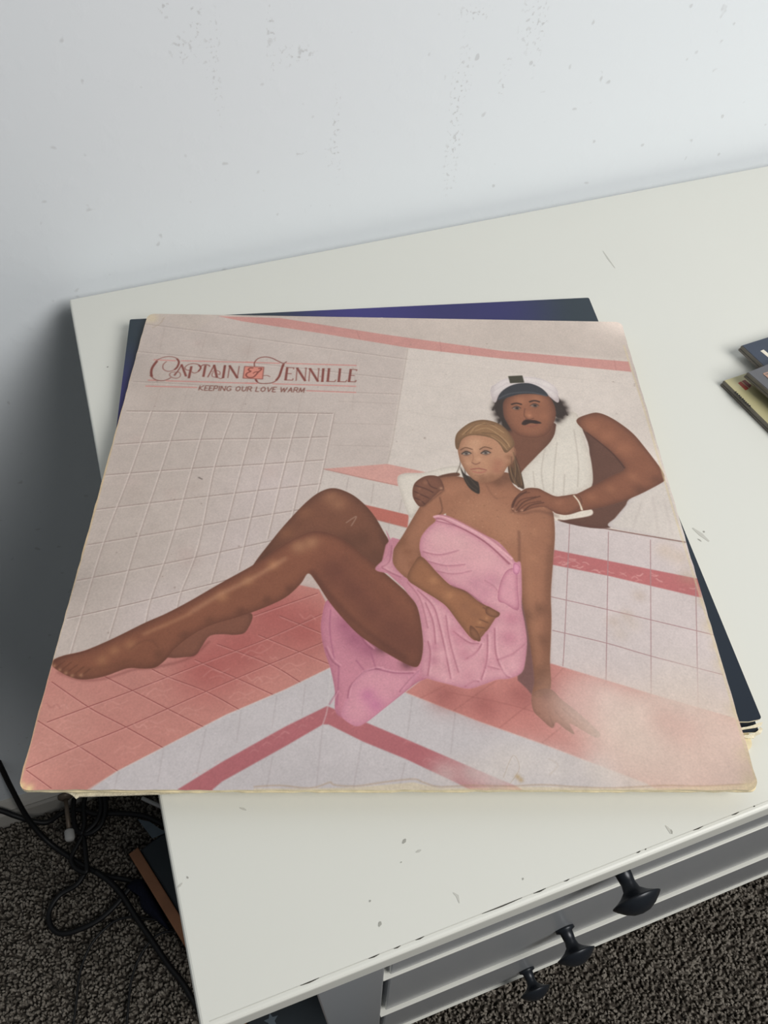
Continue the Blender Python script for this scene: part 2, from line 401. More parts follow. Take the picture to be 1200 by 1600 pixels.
['S', [[3.7, 669.6], [80.2, 649.4], [178.2, 623.4], [320.2, 581.7]], 1.7, [216, 202, 194], 0.7200000000000001, 0.57, 0, 1],
['S', [[3.3, 667.8], [79.8, 647.5], [177.9, 621.5], [320.0, 579.7]], 1.59, [150, 130, 122], 0.9, 0.45, 0, 1],
['S', [[4.8, 738.5], [92.0, 712.7], [186.4, 682.4], [284.0, 649.9]], 1.62, [216, 202, 194], 0.7200000000000001, 0.54, 0, 1],
['S', [[4.4, 736.9], [91.7, 711.0], [186.1, 680.6], [283.8, 648.0]], 1.52, [150, 130, 122], 0.9, 0.43, 0, 1],
['S', [[56.5, 287.1], [45.0, 443.1], [30.2, 588.3], [24.6, 732.2], [22.4, 798.1]], 1.98, [216, 202, 194], 0.85, 0.47, 0, 1],
['S', [[58.4, 287.0], [46.7, 443.1], [31.8, 588.3], [26.2, 732.2], [23.9, 798.1]], 1.4, [150, 130, 122], 0.75, 0.47, 0, 1],
['S', [[110.2, 287.7], [97.6, 437.8], [83.6, 595.5], [77.6, 714.5], [74.2, 770.9]], 2.0, [216, 202, 194], 0.85, 0.47, 0, 1],
['S', [[112.1, 287.6], [99.4, 437.8], [85.3, 595.5], [79.2, 714.5], [75.7, 770.9]], 1.41, [150, 130, 122], 0.75, 0.47, 0, 1],
['S', [[163.0, 290.0], [152.3, 427.9], [139.8, 594.9], [126.1, 699.0], [125.1, 745.0]], 2.02, [216, 202, 194], 0.85, 0.48, 0, 1],
['S', [[165.0, 290.0], [154.1, 427.9], [141.5, 594.9], [127.7, 699.0], [126.7, 745.0]], 1.43, [150, 130, 122], 0.75, 0.48, 0, 1],
['S', [[209.6, 289.1], [192.0, 421.2], [186.7, 594.4], [171.6, 684.3], [169.4, 716.1]], 2.04, [216, 202, 194], 0.85, 0.48, 0, 1],
['S', [[211.5, 289.1], [193.8, 421.2], [188.4, 594.4], [173.2, 684.3], [170.9, 716.1]], 1.44, [150, 130, 122], 0.75, 0.48, 0, 1],
['S', [[253.8, 288.2], [240.5, 418.9], [224.4, 594.0], [216.8, 668.3]], 2.11, [216, 202, 194], 0.85, 0.5, 0, 1],
['S', [[255.7, 288.2], [242.3, 418.9], [226.1, 593.9], [218.4, 668.3]], 1.49, [150, 130, 122], 0.75, 0.5, 0, 1],
['S', [[294.6, 287.4], [279.0, 418.3], [260.9, 602.6], [257.8, 643.3]], 2.12, [216, 202, 194], 0.85, 0.5, 0, 1],
['S', [[296.5, 287.4], [280.9, 418.3], [262.6, 602.6], [259.4, 643.3]], 1.5, [150, 130, 122], 0.75, 0.5, 0, 1],
['S', [[333.0, 286.7], [316.5, 417.7], [298.9, 580.0]], 2.22, [216, 202, 194], 0.85, 0.52, 0, 1],
['S', [[334.9, 286.6], [318.4, 417.7], [300.6, 580.0]], 1.56, [150, 130, 122], 0.75, 0.52, 0, 1],
['S', [[369.1, 285.9], [350.5, 414.1], [334.4, 555.5]], 2.23, [216, 202, 194], 0.85, 0.53, 0, 1],
['S', [[371.0, 285.9], [352.4, 414.0], [336.1, 555.4]], 1.58, [150, 130, 122], 0.75, 0.53, 0, 1],
['S', [[400.5, 285.3], [385.2, 422.7], [377.4, 480.7]], 2.27, [216, 202, 194], 0.85, 0.53, 0, 1],
['S', [[402.4, 285.3], [387.0, 422.7], [379.1, 480.7]], 1.6, [150, 130, 122], 0.75, 0.53, 0, 1],
['S', [[131.0, 56.7], [128.9, 120.3]], 1.44, [170, 152, 143], 0.45, 0.96, 0, 1],
['S', [[42.7, 42.7], [44.2, 116.5]], 1.44, [170, 152, 143], 0.45, 0.96, 0, 1],
['S', [[225.8, 76.4], [222.4, 135.4]], 1.43, [170, 152, 143], 0.45, 0.95, 0, 1],
['S', [[63.6, 220.6], [59.5, 283.6]], 1.3, [170, 152, 143], 0.45, 0.87, 0, 1],
['S', [[118.0, 215.8], [111.8, 282.5]], 1.31, [170, 152, 143], 0.45, 0.87, 0, 1],
['S', [[178.6, 228.8], [167.2, 284.9]], 1.31, [170, 152, 143], 0.45, 0.87, 0, 1],
['S', [[234.0, 231.2], [224.6, 283.7]], 1.31, [170, 152, 143], 0.45, 0.87, 0, 1],
['S', [[390.2, 111.9], [381.7, 165.8]], 1.41, [170, 152, 143], 0.45, 0.94, 0, 1],
['S', [[283.0, 230.2], [275.0, 282.7]], 1.31, [170, 152, 143], 0.45, 0.87, 0, 1],
['S', [[338.5, 232.5], [332.8, 283.3]], 1.31, [170, 152, 143], 0.45, 0.87, 0, 1],
['S', [[442.1, 130.1], [435.4, 276.1]], 1.36, [170, 152, 143], 0.45, 0.9, 0, 1],
['S', [[409.3, 252.3], [522.1, 256.9]], 1.32, [165, 148, 140], 0.6, 0.88, 0, 1],
['S', [[398.8, 310.7], [513.8, 311.9]], 1.27, [165, 148, 140], 0.6, 0.85, 0, 1],
['S', [[397.0, 366.3], [505.9, 367.6]], 1.23, [165, 148, 140], 0.6, 0.82, 0, 1],
['S', [[546.1, 96.2], [510.7, 357.9], [500.7, 410.1]], 2.0, [176, 160, 150], 0.8, 1.15, 0, 0],
['S', [[529.1, 274.2], [613.5, 293.1], [709.7, 304.8]], 1.3, [186, 172, 162], 0.4, 0.86, 0, 1],
['S', [[508.4, 358.0], [585.5, 372.6], [643.4, 384.3]], 1.23, [186, 172, 162], 0.4, 0.82, 0, 1],
['S', [[545.2, 127.6], [749.2, 161.0], [981.7, 193.2]], 1.4, [186, 172, 162], 0.4, 0.94, 0, 1],
['S', [[562.1, 202.4], [692.6, 221.4]], 1.36, [186, 172, 162], 0.4, 0.91, 0, 1],
['P', [[780.1, 534.8], [873.9, 554.3], [1002.5, 582.5], [1004.9, 899.1], [738.4, 809.2]], [196, 183, 180], 0.89, 1, 0, None],
['P', [[775.6, 598.3], [858.8, 619.4], [1000.8, 654.8], [998.8, 691.6], [856.5, 649.9], [767.2, 628.1]], [176, 104, 104], 0.92, 1, 0, None],
['S', [[875.2, 648.2], [880.8, 646.5], [886.8, 642.8]], 1.05, [216, 166, 160], 0.4811640722221775, 0.81, 0, 1],
['S', [[831.0, 640.2], [836.6, 638.2], [841.8, 639.2]], 1.75, [216, 166, 160], 0.5814623800552003, 0.81, 0, 1],
['S', [[804.9, 619.9], [809.7, 623.4], [814.3, 627.5]], 1.13, [216, 166, 160], 0.6365870447447282, 0.82, 0, 1],
['S', [[788.2, 622.8], [793.3, 624.4], [798.8, 623.3]], 2.13, [216, 166, 160], 0.35651150510920093, 0.82, 0, 1],
['S', [[784.2, 628.4], [789.5, 628.3], [795.5, 624.0]], 2.31, [216, 166, 160], 0.6813495565601446, 0.81, 0, 1],
['S', [[797.7, 617.4], [802.5, 621.1], [808.1, 619.1]], 1.85, [216, 166, 160], 0.4072334449116434, 0.82, 0, 1],
['S', [[926.8, 643.5], [931.4, 646.8], [936.0, 649.9]], 1.55, [216, 166, 160], 0.49659407424816576, 0.81, 0, 1],
['S', [[902.8, 648.5], [907.8, 649.6], [914.1, 644.9]], 1.96, [216, 166, 160], 0.6886106090035531, 0.81, 0, 1],
['S', [[983.5, 673.1], [988.4, 674.5], [994.0, 673.1]], 1.88, [216, 166, 160], 0.5858204875772142, 0.79, 0, 1],
['S', [[798.2, 616.0], [803.4, 617.3], [808.7, 617.4]], 2.1, [216, 166, 160], 0.525004243200965, 0.82, 0, 1],
['S', [[777.4, 623.8], [782.6, 624.5], [787.9, 624.6]], 1.33, [216, 166, 160], 0.4995350689829827, 0.82, 0, 1],
['S', [[857.1, 639.9], [861.7, 643.9], [866.8, 644.4]], 1.26, [216, 166, 160], 0.5935634389208662, 0.81, 0, 1],
['S', [[781.1, 612.2], [786.2, 613.8], [791.3, 615.1]], 1.12, [216, 166, 160], 0.5107417134859185, 0.82, 0, 1],
['S', [[818.9, 623.6], [824.2, 623.7], [828.7, 628.4]], 1.67, [216, 166, 160], 0.6845621570645641, 0.82, 0, 1],
['S', [[807.9, 633.2], [813.0, 634.5], [818.8, 631.3]], 2.0, [216, 166, 160], 0.6692146622569839, 0.81, 0, 1],
['S', [[773.8, 614.7], [779.5, 611.8], [785.1, 610.1]], 1.37, [216, 166, 160], 0.3530204491726482, 0.82, 0, 1],
['S', [[779.8, 626.0], [785.9, 621.0], [790.4, 626.1]], 1.69, [216, 166, 160], 0.35836834888627733, 0.82, 0, 1],
['S', [[841.4, 643.9], [847.3, 640.5], [852.3, 641.9]], 1.33, [216, 166, 160], 0.5345329767150477, 0.81, 0, 1],
['S', [[876.7, 643.7], [881.6, 646.0], [886.0, 650.4]], 2.17, [216, 166, 160], 0.4067516755840105, 0.81, 0, 1],
['S', [[835.3, 638.3], [840.2, 640.5], [844.7, 644.9]], 1.69, [216, 166, 160], 0.5935899883939658, 0.81, 0, 1],
['S', [[927.6, 648.4], [932.4, 650.5], [938.2, 648.0]], 1.9, [216, 166, 160], 0.5929366533424022, 0.81, 0, 1],
['S', [[800.1, 631.0], [805.2, 631.7], [810.9, 629.0]], 1.6, [216, 166, 160], 0.6928171416414963, 0.81, 0, 1],
['S', [[893.3, 654.8], [899.4, 650.6], [903.8, 655.2]], 1.99, [216, 166, 160], 0.4961795322664933, 0.8, 0, 1],
['S', [[898.6, 660.6], [904.5, 657.7], [909.5, 658.5]], 1.46, [216, 166, 160], 0.47896453755588975, 0.8, 0, 1],
['S', [[933.4, 654.4], [937.6, 659.2], [942.4, 661.2]], 2.17, [216, 166, 160], 0.6292059482133072, 0.8, 0, 1],
['S', [[965.2, 675.4], [970.5, 675.0], [975.0, 677.8]], 1.49, [216, 166, 160], 0.3844028305157967, 0.79, 0, 1],
['S', [[756.6, 690.1], [844.8, 714.3], [1004.4, 760.4]], 1.64, [158, 124, 124], 0.9, 0.44, 0, 1],
['S', [[752.1, 751.9], [831.0, 773.8], [896.5, 796.5], [996.4, 827.0]], 1.56, [158, 124, 124], 0.9, 0.42, 0, 1],
['S', [[809.8, 542.7], [770.6, 755.2], [759.1, 813.3]], 1.53, [158, 126, 126], 0.85, 0.44, 0, 1],
['S', [[872.9, 559.8], [819.8, 836.2]], 1.54, [158, 126, 126], 0.85, 0.44, 0, 1],
['S', [[940.6, 576.5], [882.1, 858.5]], 1.52, [158, 126, 126], 0.85, 0.43, 0, 1],
['S', [[996.1, 661.1], [942.8, 893.4]], 1.46, [158, 126, 126], 0.85, 0.42, 0, 1],
['P', [[-4.5, 1005.1], [-5.7, 809.9], [-0.6, 807.8], [194.1, 737.7], [357.9, 670.6], [389.8, 678.8], [450.3, 804.3], [414.3, 816.1], [348.6, 852.6], [266.9, 892.4], [128.1, 974.8], [91.5, 1003.4]], [186, 126, 116], 0.78, 1, 0, None],
['B', [[320.6, 727.7], [276.9, 783.8], [233.1, 816.0], [371.2, 750.0]], 49.45, [160, 84, 80], 0.75, 0],
['B', [[15.7, 952.7], [30.5, 906.5]], 53.87, [196, 140, 128], 0.6, 0],
['S', [[7.4, 844.3], [69.7, 882.8], [128.4, 912.3], [187.6, 943.7]], 1.2, [212, 158, 150], 0.6, 0.46, 0, 1],
['S', [[7.0, 842.9], [69.4, 881.4], [128.1, 911.0], [187.4, 942.5]], 1.3, [140, 76, 72], 0.85, 0.37, 0, 1],
['S', [[82.4, 834.8], [128.1, 856.9], [181.8, 884.3], [240.8, 913.9]], 1.23, [212, 158, 150], 0.6, 0.47, 0, 1],
['S', [[82.2, 833.3], [127.8, 855.5], [181.6, 883.0], [240.6, 912.6]], 1.33, [140, 76, 72], 0.85, 0.38, 0, 1],
['S', [[149.7, 822.1], [174.9, 834.3], [233.6, 857.4], [285.3, 886.0]], 1.25, [212, 158, 150], 0.6, 0.48, 0, 1],
['S', [[149.5, 820.6], [174.7, 832.9], [233.4, 856.0], [285.1, 884.6]], 1.35, [140, 76, 72], 0.85, 0.39, 0, 1],
['S', [[210.1, 806.0], [275.6, 835.9], [330.8, 862.1]], 1.27, [212, 158, 150], 0.6, 0.49, 0, 1],
['S', [[209.9, 804.5], [275.4, 834.5], [330.6, 860.7]], 1.37, [140, 76, 72], 0.85, 0.39, 0, 1],
['S', [[240.0, 779.0], [322.3, 812.8], [371.3, 843.7]], 1.3, [212, 158, 150], 0.6, 0.5, 0, 1],
['S', [[239.8, 777.5], [322.2, 811.3], [371.2, 842.3]], 1.4, [140, 76, 72], 0.85, 0.4, 0, 1],
['S', [[301.0, 763.2], [344.0, 782.7], [410.4, 812.4]], 1.33, [212, 158, 150], 0.6, 0.51, 0, 1],
['S', [[300.9, 761.7], [343.9, 781.2], [410.4, 810.9]], 1.43, [140, 76, 72], 0.85, 0.41, 0, 1],
['S', [[2.5, 904.1], [68.2, 940.3], [130.1, 976.1]], 1.16, [212, 158, 150], 0.6, 0.45, 0, 1],
['S', [[2.1, 902.8], [67.9, 939.0], [129.8, 974.8]], 1.25, [140, 76, 72], 0.85, 0.36, 0, 1],
['S', [[5.0, 974.4], [45.2, 999.5]], 1.11, [212, 158, 150], 0.6, 0.43, 0, 1],
['S', [[4.7, 973.2], [44.9, 998.3]], 1.2, [140, 76, 72], 0.85, 0.34, 0, 1],
['S', [[330.6, 729.2], [402.9, 762.5]], 1.37, [212, 158, 150], 0.6, 0.53, 0, 1],
['S', [[330.5, 727.6], [402.9, 761.0]], 1.47, [140, 76, 72], 0.85, 0.42, 0, 1],
['S', [[16.2, 906.0], [69.5, 881.8], [127.9, 855.9], [224.0, 811.2], [312.3, 770.9], [401.5, 722.9]], 1.28, [212, 158, 150], 0.6, 0.49, 0, 1],
['S', [[15.9, 904.6], [69.2, 880.4], [127.6, 854.5], [223.8, 809.7], [312.2, 769.3], [401.5, 721.3]], 1.38, [140, 76, 72], 0.85, 0.39, 0, 1],
['S', [[4.5, 972.6], [68.2, 940.3], [128.4, 912.3], [233.6, 857.4], [322.3, 812.8], [403.3, 773.6]], 1.22, [212, 158, 150], 0.6, 0.47, 0, 1],
['S', [[4.2, 971.4], [67.9, 939.0], [128.1, 911.0], [233.4, 856.0], [322.2, 811.3], [403.3, 772.1]], 1.32, [140, 76, 72], 0.85, 0.38, 0, 1],
['S', [[291.2, 729.5], [388.2, 687.7]], 1.4, [212, 158, 150], 0.6, 0.54, 0, 1],
['S', [[291.0, 727.9], [388.1, 686.0]], 1.51, [140, 76, 72], 0.85, 0.43, 0, 1],
['S', [[166.3, 829.9], [171.8, 834.7], [176.0, 831.3], [180.7, 835.8]], 1.11, [206, 146, 138], 0.47457449250798456, 0.98, 0, 1],
['S', [[17.7, 875.6], [26.7, 882.9], [32.8, 877.8], [40.6, 884.5]], 1.43, [214, 158, 148], 0.4258700980734368, 0.94, 0, 1],
['S', [[176.0, 918.1], [181.3, 922.6], [185.4, 919.5], [190.0, 923.6]], 0.78, [214, 158, 148], 0.37656726291724557, 0.91, 0, 1],
['S', [[289.0, 830.3], [298.1, 838.8], [305.9, 832.9], [313.6, 840.7]], 1.68, [214, 158, 148], 0.4185590003138428, 0.98, 0, 1],
['S', [[276.2, 846.3], [280.2, 841.8], [284.9, 844.9], [288.3, 840.8]], 1.66, [206, 146, 138], 0.3202961037711422, 0.97, 0, 1],
['S', [[298.7, 789.1], [307.2, 779.2], [317.1, 786.0], [324.5, 776.8]], 0.87, [206, 146, 138], 0.4614516170541043, 1.02, 0, 1],
['S', [[361.2, 724.0], [370.6, 733.6], [379.2, 726.9], [387.2, 735.7]], 1.8, [214, 158, 148], 0.33255417460250214, 1.06, 0, 1],
['S', [[331.3, 761.1], [341.7, 771.3], [350.9, 764.2], [359.7, 773.5]], 1.42, [160, 98, 92], 0.4802315797622789, 1.03, 0, 1],
['S', [[145.5, 835.1], [154.4, 842.9], [161.1, 837.4], [168.8, 844.6]], 1.46, [214, 158, 148], 0.29313879821396516, 0.97, 0, 1],
['S', [[7.3, 875.8], [16.3, 883.1], [22.3, 878.0], [30.0, 884.7]], 1.44, [160, 98, 92], 0.49872097666427806, 0.93, 0, 1],
['S', [[378.2, 758.1], [387.0, 766.9], [395.1, 760.7], [402.6, 768.9]], 1.0, [160, 98, 92], 0.26075768607854044, 1.04, 0, 1],
['S', [[136.5, 904.8], [144.8, 911.7], [151.0, 906.9], [158.2, 913.3]], 1.53, [214, 158, 148], 0.46600901499708836, 0.92, 0, 1],
['S', [[216.3, 849.2], [223.4, 855.5], [229.0, 851.1], [235.1, 856.9]], 1.14, [160, 98, 92], 0.3321780376147757, 0.96, 0, 1],
['S', [[157.6, 821.4], [161.3, 816.8], [166.2, 820.0], [169.4, 815.7]], 0.89, [214, 158, 148], 0.25634777244437823, 0.99, 0, 1],
['S', [[192.3, 914.1], [198.2, 919.1], [202.8, 915.6], [207.9, 920.2]], 1.12, [214, 158, 148], 0.2739437519834838, 0.91, 0, 1],
['S', [[285.7, 871.2], [294.2, 861.7], [304.2, 868.2], [311.5, 859.5]], 0.9, [206, 146, 138], 0.2927649387952789, 0.96, 0, 1],
['S', [[320.8, 798.7], [325.5, 803.1], [329.5, 800.0], [333.5, 804.1]], 1.07, [214, 158, 148], 0.4965415245299456, 1.01, 0, 1],
['S', [[141.1, 897.0], [148.7, 887.7], [159.1, 894.1], [165.6, 885.6]], 1.01, [206, 146, 138], 0.39048303715461247, 0.93, 0, 1],
['S', [[216.9, 915.0], [220.4, 910.9], [224.9, 913.7], [227.9, 910.0]], 0.87, [160, 98, 92], 0.4410425625646306, 0.92, 0, 1],
['S', [[61.8, 921.8], [68.0, 913.9], [77.2, 919.3], [82.5, 912.0]], 1.04, [214, 158, 148], 0.319212832541834, 0.91, 0, 1],
['S', [[48.5, 934.1], [58.5, 942.0], [65.4, 936.5], [74.1, 943.8]], 1.41, [214, 158, 148], 0.46477731692234836, 0.89, 0, 1],
['S', [[63.4, 861.9], [69.0, 854.5], [77.3, 859.6], [82.1, 852.8]], 0.84, [160, 98, 92], 0.3705154146867462, 0.95, 0, 1],
['S', [[350.3, 740.9], [359.9, 729.8], [370.7, 737.4], [379.0, 727.1]], 1.43, [160, 98, 92], 0.38174779068142917, 1.06, 0, 1],
['S', [[363.3, 743.3], [369.1, 749.1], [374.4, 745.0], [379.4, 750.4]], 0.95, [160, 98, 92], 0.372916708613805, 1.05, 0, 1],
['S', [[28.4, 955.3], [37.8, 962.6], [44.1, 957.5], [52.2, 964.2]], 1.03, [206, 146, 138], 0.30777632141714995, 0.88, 0, 1],
['S', [[4.3, 892.9], [9.7, 885.7], [18.2, 890.6], [22.7, 883.9]], 1.12, [214, 158, 148], 0.27018437197262435, 0.93, 0, 1],
['S', [[15.9, 925.2], [21.1, 929.2], [24.5, 926.4], [29.0, 930.2]], 1.04, [206, 146, 138], 0.3867542567394099, 0.9, 0, 1],
['S', [[184.7, 913.1], [189.4, 917.2], [193.2, 914.3], [197.3, 918.1]], 1.45, [214, 158, 148], 0.3659623338916143, 0.91, 0, 1],
['S', [[140.5, 861.5], [144.3, 856.8], [149.5, 860.1], [152.7, 855.7]], 1.41, [206, 146, 138], 0.4449961448635825, 0.96, 0, 1],
['S', [[53.6, 966.9], [63.3, 957.1], [76.2, 960.7], [87.1, 955.3]], 1.14, [216, 160, 150], 0.4, 0.88, 0, 1],
['S', [[62.7, 969.6], [75.5, 965.1], [83.1, 968.7]], 0.96, [216, 160, 150], 0.35, 0.87, 0, 1],
['S', [[118.7, 948.9], [129.0, 938.9], [141.9, 942.5], [153.2, 937.0]], 1.16, [216, 160, 150], 0.4, 0.89, 0, 1],
['S', [[127.9, 951.6], [141.0, 947.1], [148.6, 950.7]], 0.98, [216, 160, 150], 0.35, 0.89, 0, 1],
['S', [[147.0, 911.9], [157.6, 901.4], [170.8, 905.2], [182.4, 899.4]], 1.2, [216, 160, 150], 0.4, 0.92, 0, 1],
['S', [[156.3, 914.7], [169.8, 909.9], [177.5, 913.7]], 1.01, [216, 160, 150], 0.35, 0.92, 0, 1],
['S', [[197.5, 892.6], [208.6, 881.9], [221.8, 885.8], [233.7, 879.9]], 1.22, [216, 160, 150], 0.4, 0.94, 0, 1],
['S', [[206.9, 895.5], [220.7, 890.6], [228.4, 894.5]], 1.03, [216, 160, 150], 0.35, 0.93, 0, 1],
['S', [[31.9, 912.2], [41.8, 901.7], [55.1, 905.5], [66.3, 899.7]], 1.19, [216, 160, 150], 0.4, 0.92, 0, 1],
['S', [[41.3, 915.0], [54.4, 910.2], [62.3, 914.0]], 1.0, [216, 160, 150], 0.35, 0.91, 0, 1],
['S', [[87.8, 883.3], [98.3, 872.5], [111.7, 876.4], [123.3, 870.4]], 1.22, [216, 160, 150], 0.4, 0.94, 0, 1],
['S', [[97.4, 886.2], [110.8, 881.3], [118.8, 885.1]], 1.03, [216, 160, 150], 0.35, 0.94, 0, 1],
['S', [[147.5, 863.4], [158.4, 852.3], [171.9, 856.3], [183.8, 850.2]], 1.25, [216, 160, 150], 0.4, 0.96, 0, 1],
['S', [[157.1, 866.3], [170.9, 861.3], [178.8, 865.3]], 1.05, [216, 160, 150], 0.35, 0.95, 0, 1],
['S', [[267.0, 867.9], [278.7, 856.9], [292.0, 860.8], [304.3, 854.8]], 1.25, [216, 160, 150], 0.4, 0.96, 0, 1],
['S', [[276.4, 870.8], [290.6, 865.8], [298.3, 869.8]], 1.05, [216, 160, 150], 0.35, 0.95, 0, 1],
['S', [[225.8, 832.7], [237.5, 821.2], [251.1, 825.3], [263.5, 819.0]], 1.28, [216, 160, 150], 0.4, 0.99, 0, 1],
['S', [[235.5, 835.7], [249.8, 830.5], [257.7, 834.6]], 1.08, [216, 160, 150], 0.35, 0.98, 0, 1],
['S', [[301.4, 842.6], [313.4, 831.2], [326.9, 835.3], [339.5, 829.0]], 1.28, [216, 160, 150], 0.4, 0.98, 0, 1],
['S', [[310.9, 845.6], [325.4, 840.4], [333.1, 844.5]], 1.07, [216, 160, 150], 0.35, 0.97, 0, 1],
['S', [[278.6, 801.0], [290.8, 789.1], [304.6, 793.3], [317.4, 786.8]], 1.32, [216, 160, 150], 0.4, 1.01, 0, 1],
['S', [[288.4, 804.1], [303.1, 798.7], [311.1, 802.9]], 1.11, [216, 160, 150], 0.35, 1.01, 0, 1],
['S', [[337.1, 821.8], [349.6, 810.1], [363.1, 814.3], [376.0, 807.9]], 1.3, [216, 160, 150], 0.4, 1.0, 0, 1],
['S', [[346.7, 824.8], [361.5, 819.5], [369.3, 823.7]], 1.09, [216, 160, 150], 0.35, 0.99, 0, 1],
['S', [[5.0, 944.6], [14.5, 934.5], [27.6, 938.2], [38.5, 932.6]], 1.16, [216, 160, 150], 0.4, 0.89, 0, 1],
['S', [[14.3, 947.3], [27.0, 942.7], [34.9, 946.3]], 0.98, [216, 160, 150], 0.35, 0.89, 0, 1],
['P', [[91.5, 1003.4], [128.1, 974.8], [266.9, 892.4], [348.6, 852.6], [414.3, 816.1], [451.1, 876.2], [522.6, 856.9], [624.8, 901.1], [712.2, 935.1], [847.4, 991.2], [876.8, 1009.6], [88.6, 1009.3]], [186, 178, 178], 0.73, 1, 0, None],
['P', [[210.3, 1001.7], [268.5, 961.4], [352.3, 909.5], [409.8, 878.3], [472.3, 906.3], [525.3, 929.8], [597.6, 962.8], [671.1, 995.6], [685.7, 1005.2], [616.3, 1005.2], [588.8, 990.4], [520.1, 956.6], [461.6, 931.8], [412.6, 906.4], [404.5, 906.5], [354.2, 938.5], [271.6, 988.8], [256.3, 1003.4]], [166, 98, 102], 0.8, 1, 0, None],
['S', [[258.7, 964.9], [263.4, 960.4], [269.8, 963.1]], 1.06, [206, 150, 148], 0.4, 0.71, 0, 1],
['S', [[565.6, 971.0], [571.1, 966.5], [577.2, 969.2]], 1.07, [206, 150, 148], 0.4, 0.71, 0, 1],
['S', [[346.9, 922.5], [351.9, 917.8], [358.4, 920.6]], 1.1, [206, 150, 148], 0.4, 0.73, 0, 1],
['S', [[379.7, 899.8], [384.9, 894.9], [391.4, 897.8]], 1.12, [206, 150, 148], 0.4, 0.75, 0, 1],
['S', [[345.8, 921.5], [350.8, 916.8], [357.3, 919.6]], 1.1, [206, 150, 148], 0.4, 0.73, 0, 1],
['S', [[300.2, 942.5], [305.1, 937.9], [311.5, 940.6]], 1.08, [206, 150, 148], 0.4, 0.72, 0, 1],
['S', [[415.9, 891.4], [421.2, 886.5], [427.7, 889.4]], 1.13, [206, 150, 148], 0.4, 0.75, 0, 1],
['S', [[370.2, 912.0], [375.3, 907.3], [381.8, 910.1]], 1.11, [206, 150, 148], 0.4, 0.74, 0, 1],
['S', [[230.3, 981.4], [234.9, 977.0], [241.2, 979.6]], 1.04, [206, 150, 148], 0.4, 0.7, 0, 1],
['S', [[517.9, 935.7], [523.4, 931.1], [529.6, 933.8]], 1.1, [206, 150, 148], 0.4, 0.73, 0, 1],
['S', [[306.0, 948.2], [310.9, 943.7], [317.3, 946.4]], 1.08, [206, 150, 148], 0.4, 0.72, 0, 1],
['S', [[448.0, 906.4], [453.3, 901.6], [459.7, 904.4]], 1.12, [206, 150, 148], 0.4, 0.75, 0, 1],
['S', [[242.2, 977.0], [246.8, 972.5], [253.2, 975.2]], 1.05, [206, 150, 148], 0.4, 0.7, 0, 1],
['S', [[322.4, 937.9], [327.3, 933.2], [333.7, 936.0]], 1.09, [206, 150, 148], 0.4, 0.72, 0, 1],
['S', [[578.6, 974.1], [584.1, 969.6], [590.1, 972.3]], 1.06, [206, 150, 148], 0.4, 0.71, 0, 1],
['S', [[553.1, 964.7], [558.6, 960.1], [564.7, 962.8]], 1.07, [206, 150, 148], 0.4, 0.71, 0, 1],
['S', [[544.4, 960.6], [549.9, 956.0], [556.0, 958.7]], 1.07, [206, 150, 148], 0.4, 0.72, 0, 1],
['S', [[576.4, 962.9], [582.0, 958.4], [588.0, 961.1]], 1.07, [206, 150, 148], 0.4, 0.72, 0, 1],
['S', [[327.6, 926.1], [332.6, 921.4], [339.1, 924.2]], 1.1, [206, 150, 148], 0.4, 0.73, 0, 1],
['S', [[447.6, 910.3], [453.0, 905.5], [459.4, 908.4]], 1.12, [206, 150, 148], 0.4, 0.74, 0, 1],
['S', [[338.3, 929.1], [343.3, 924.4], [349.7, 927.2]], 1.09, [206, 150, 148], 0.4, 0.73, 0, 1],
['S', [[355.6, 909.1], [360.7, 904.3], [367.2, 907.1]], 1.11, [206, 150, 148], 0.4, 0.74, 0, 1],
['S', [[240.6, 912.6], [235.9, 977.4]], 0.89, [156, 144, 144], 0.7, 0.54, 0, 1],
['S', [[287.0, 884.6], [285.7, 934.0]], 0.92, [156, 144, 144], 0.7, 0.55, 0, 1],
['S', [[336.3, 861.7], [332.8, 913.3]], 0.94, [156, 144, 144], 0.7, 0.56, 0, 1],
['S', [[185.6, 942.5], [185.4, 989.7]], 0.88, [156, 144, 144], 0.7, 0.53, 0, 1],
['S', [[129.8, 974.8], [128.9, 1000.9]], 0.86, [156, 144, 144], 0.7, 0.52, 0, 1],
['S', [[376.9, 843.3], [373.9, 893.1]], 0.96, [156, 144, 144], 0.7, 0.57, 0, 1],
['S', [[404.5, 906.5], [399.3, 998.3]], 0.89, [156, 144, 144], 0.7, 0.54, 0, 1],
['S', [[459.8, 931.8], [449.2, 998.3]], 0.89, [156, 144, 144], 0.7, 0.53, 0, 1],
['S', [[532.7, 862.9], [523.5, 928.0]], 0.94, [156, 144, 144], 0.7, 0.57, 0, 1],
['S', [[593.6, 887.5], [583.3, 951.0]], 0.93, [156, 144, 144], 0.7, 0.56, 0, 1],
['S', [[520.0, 961.1], [511.2, 998.3]], 0.88, [156, 144, 144], 0.7, 0.53, 0, 1],
['S', [[337.6, 952.3], [332.5, 998.3]], 0.88, [156, 144, 144], 0.7, 0.53, 0, 1],
['S', [[412.5, 817.2], [410.7, 878.3], [404.5, 906.5]], 1.15, [200, 192, 190], 0.8, 0.58, 0, 1],
['S', [[91.2, 1001.7], [128.1, 974.8], [266.9, 892.4], [348.6, 852.6], [414.3, 816.1]], 1.2, [205, 190, 184], 0.8, 0.46, 0, 0],
['P', [[522.6, 856.9], [554.6, 830.1], [708.9, 813.6], [742.3, 809.1], [819.8, 836.2], [883.1, 858.5], [1004.9, 899.1], [999.8, 1009.6], [876.8, 1009.6], [847.4, 991.2], [712.2, 935.1], [624.8, 901.1]], [186, 122, 114], 0.85, 1, 0, None],
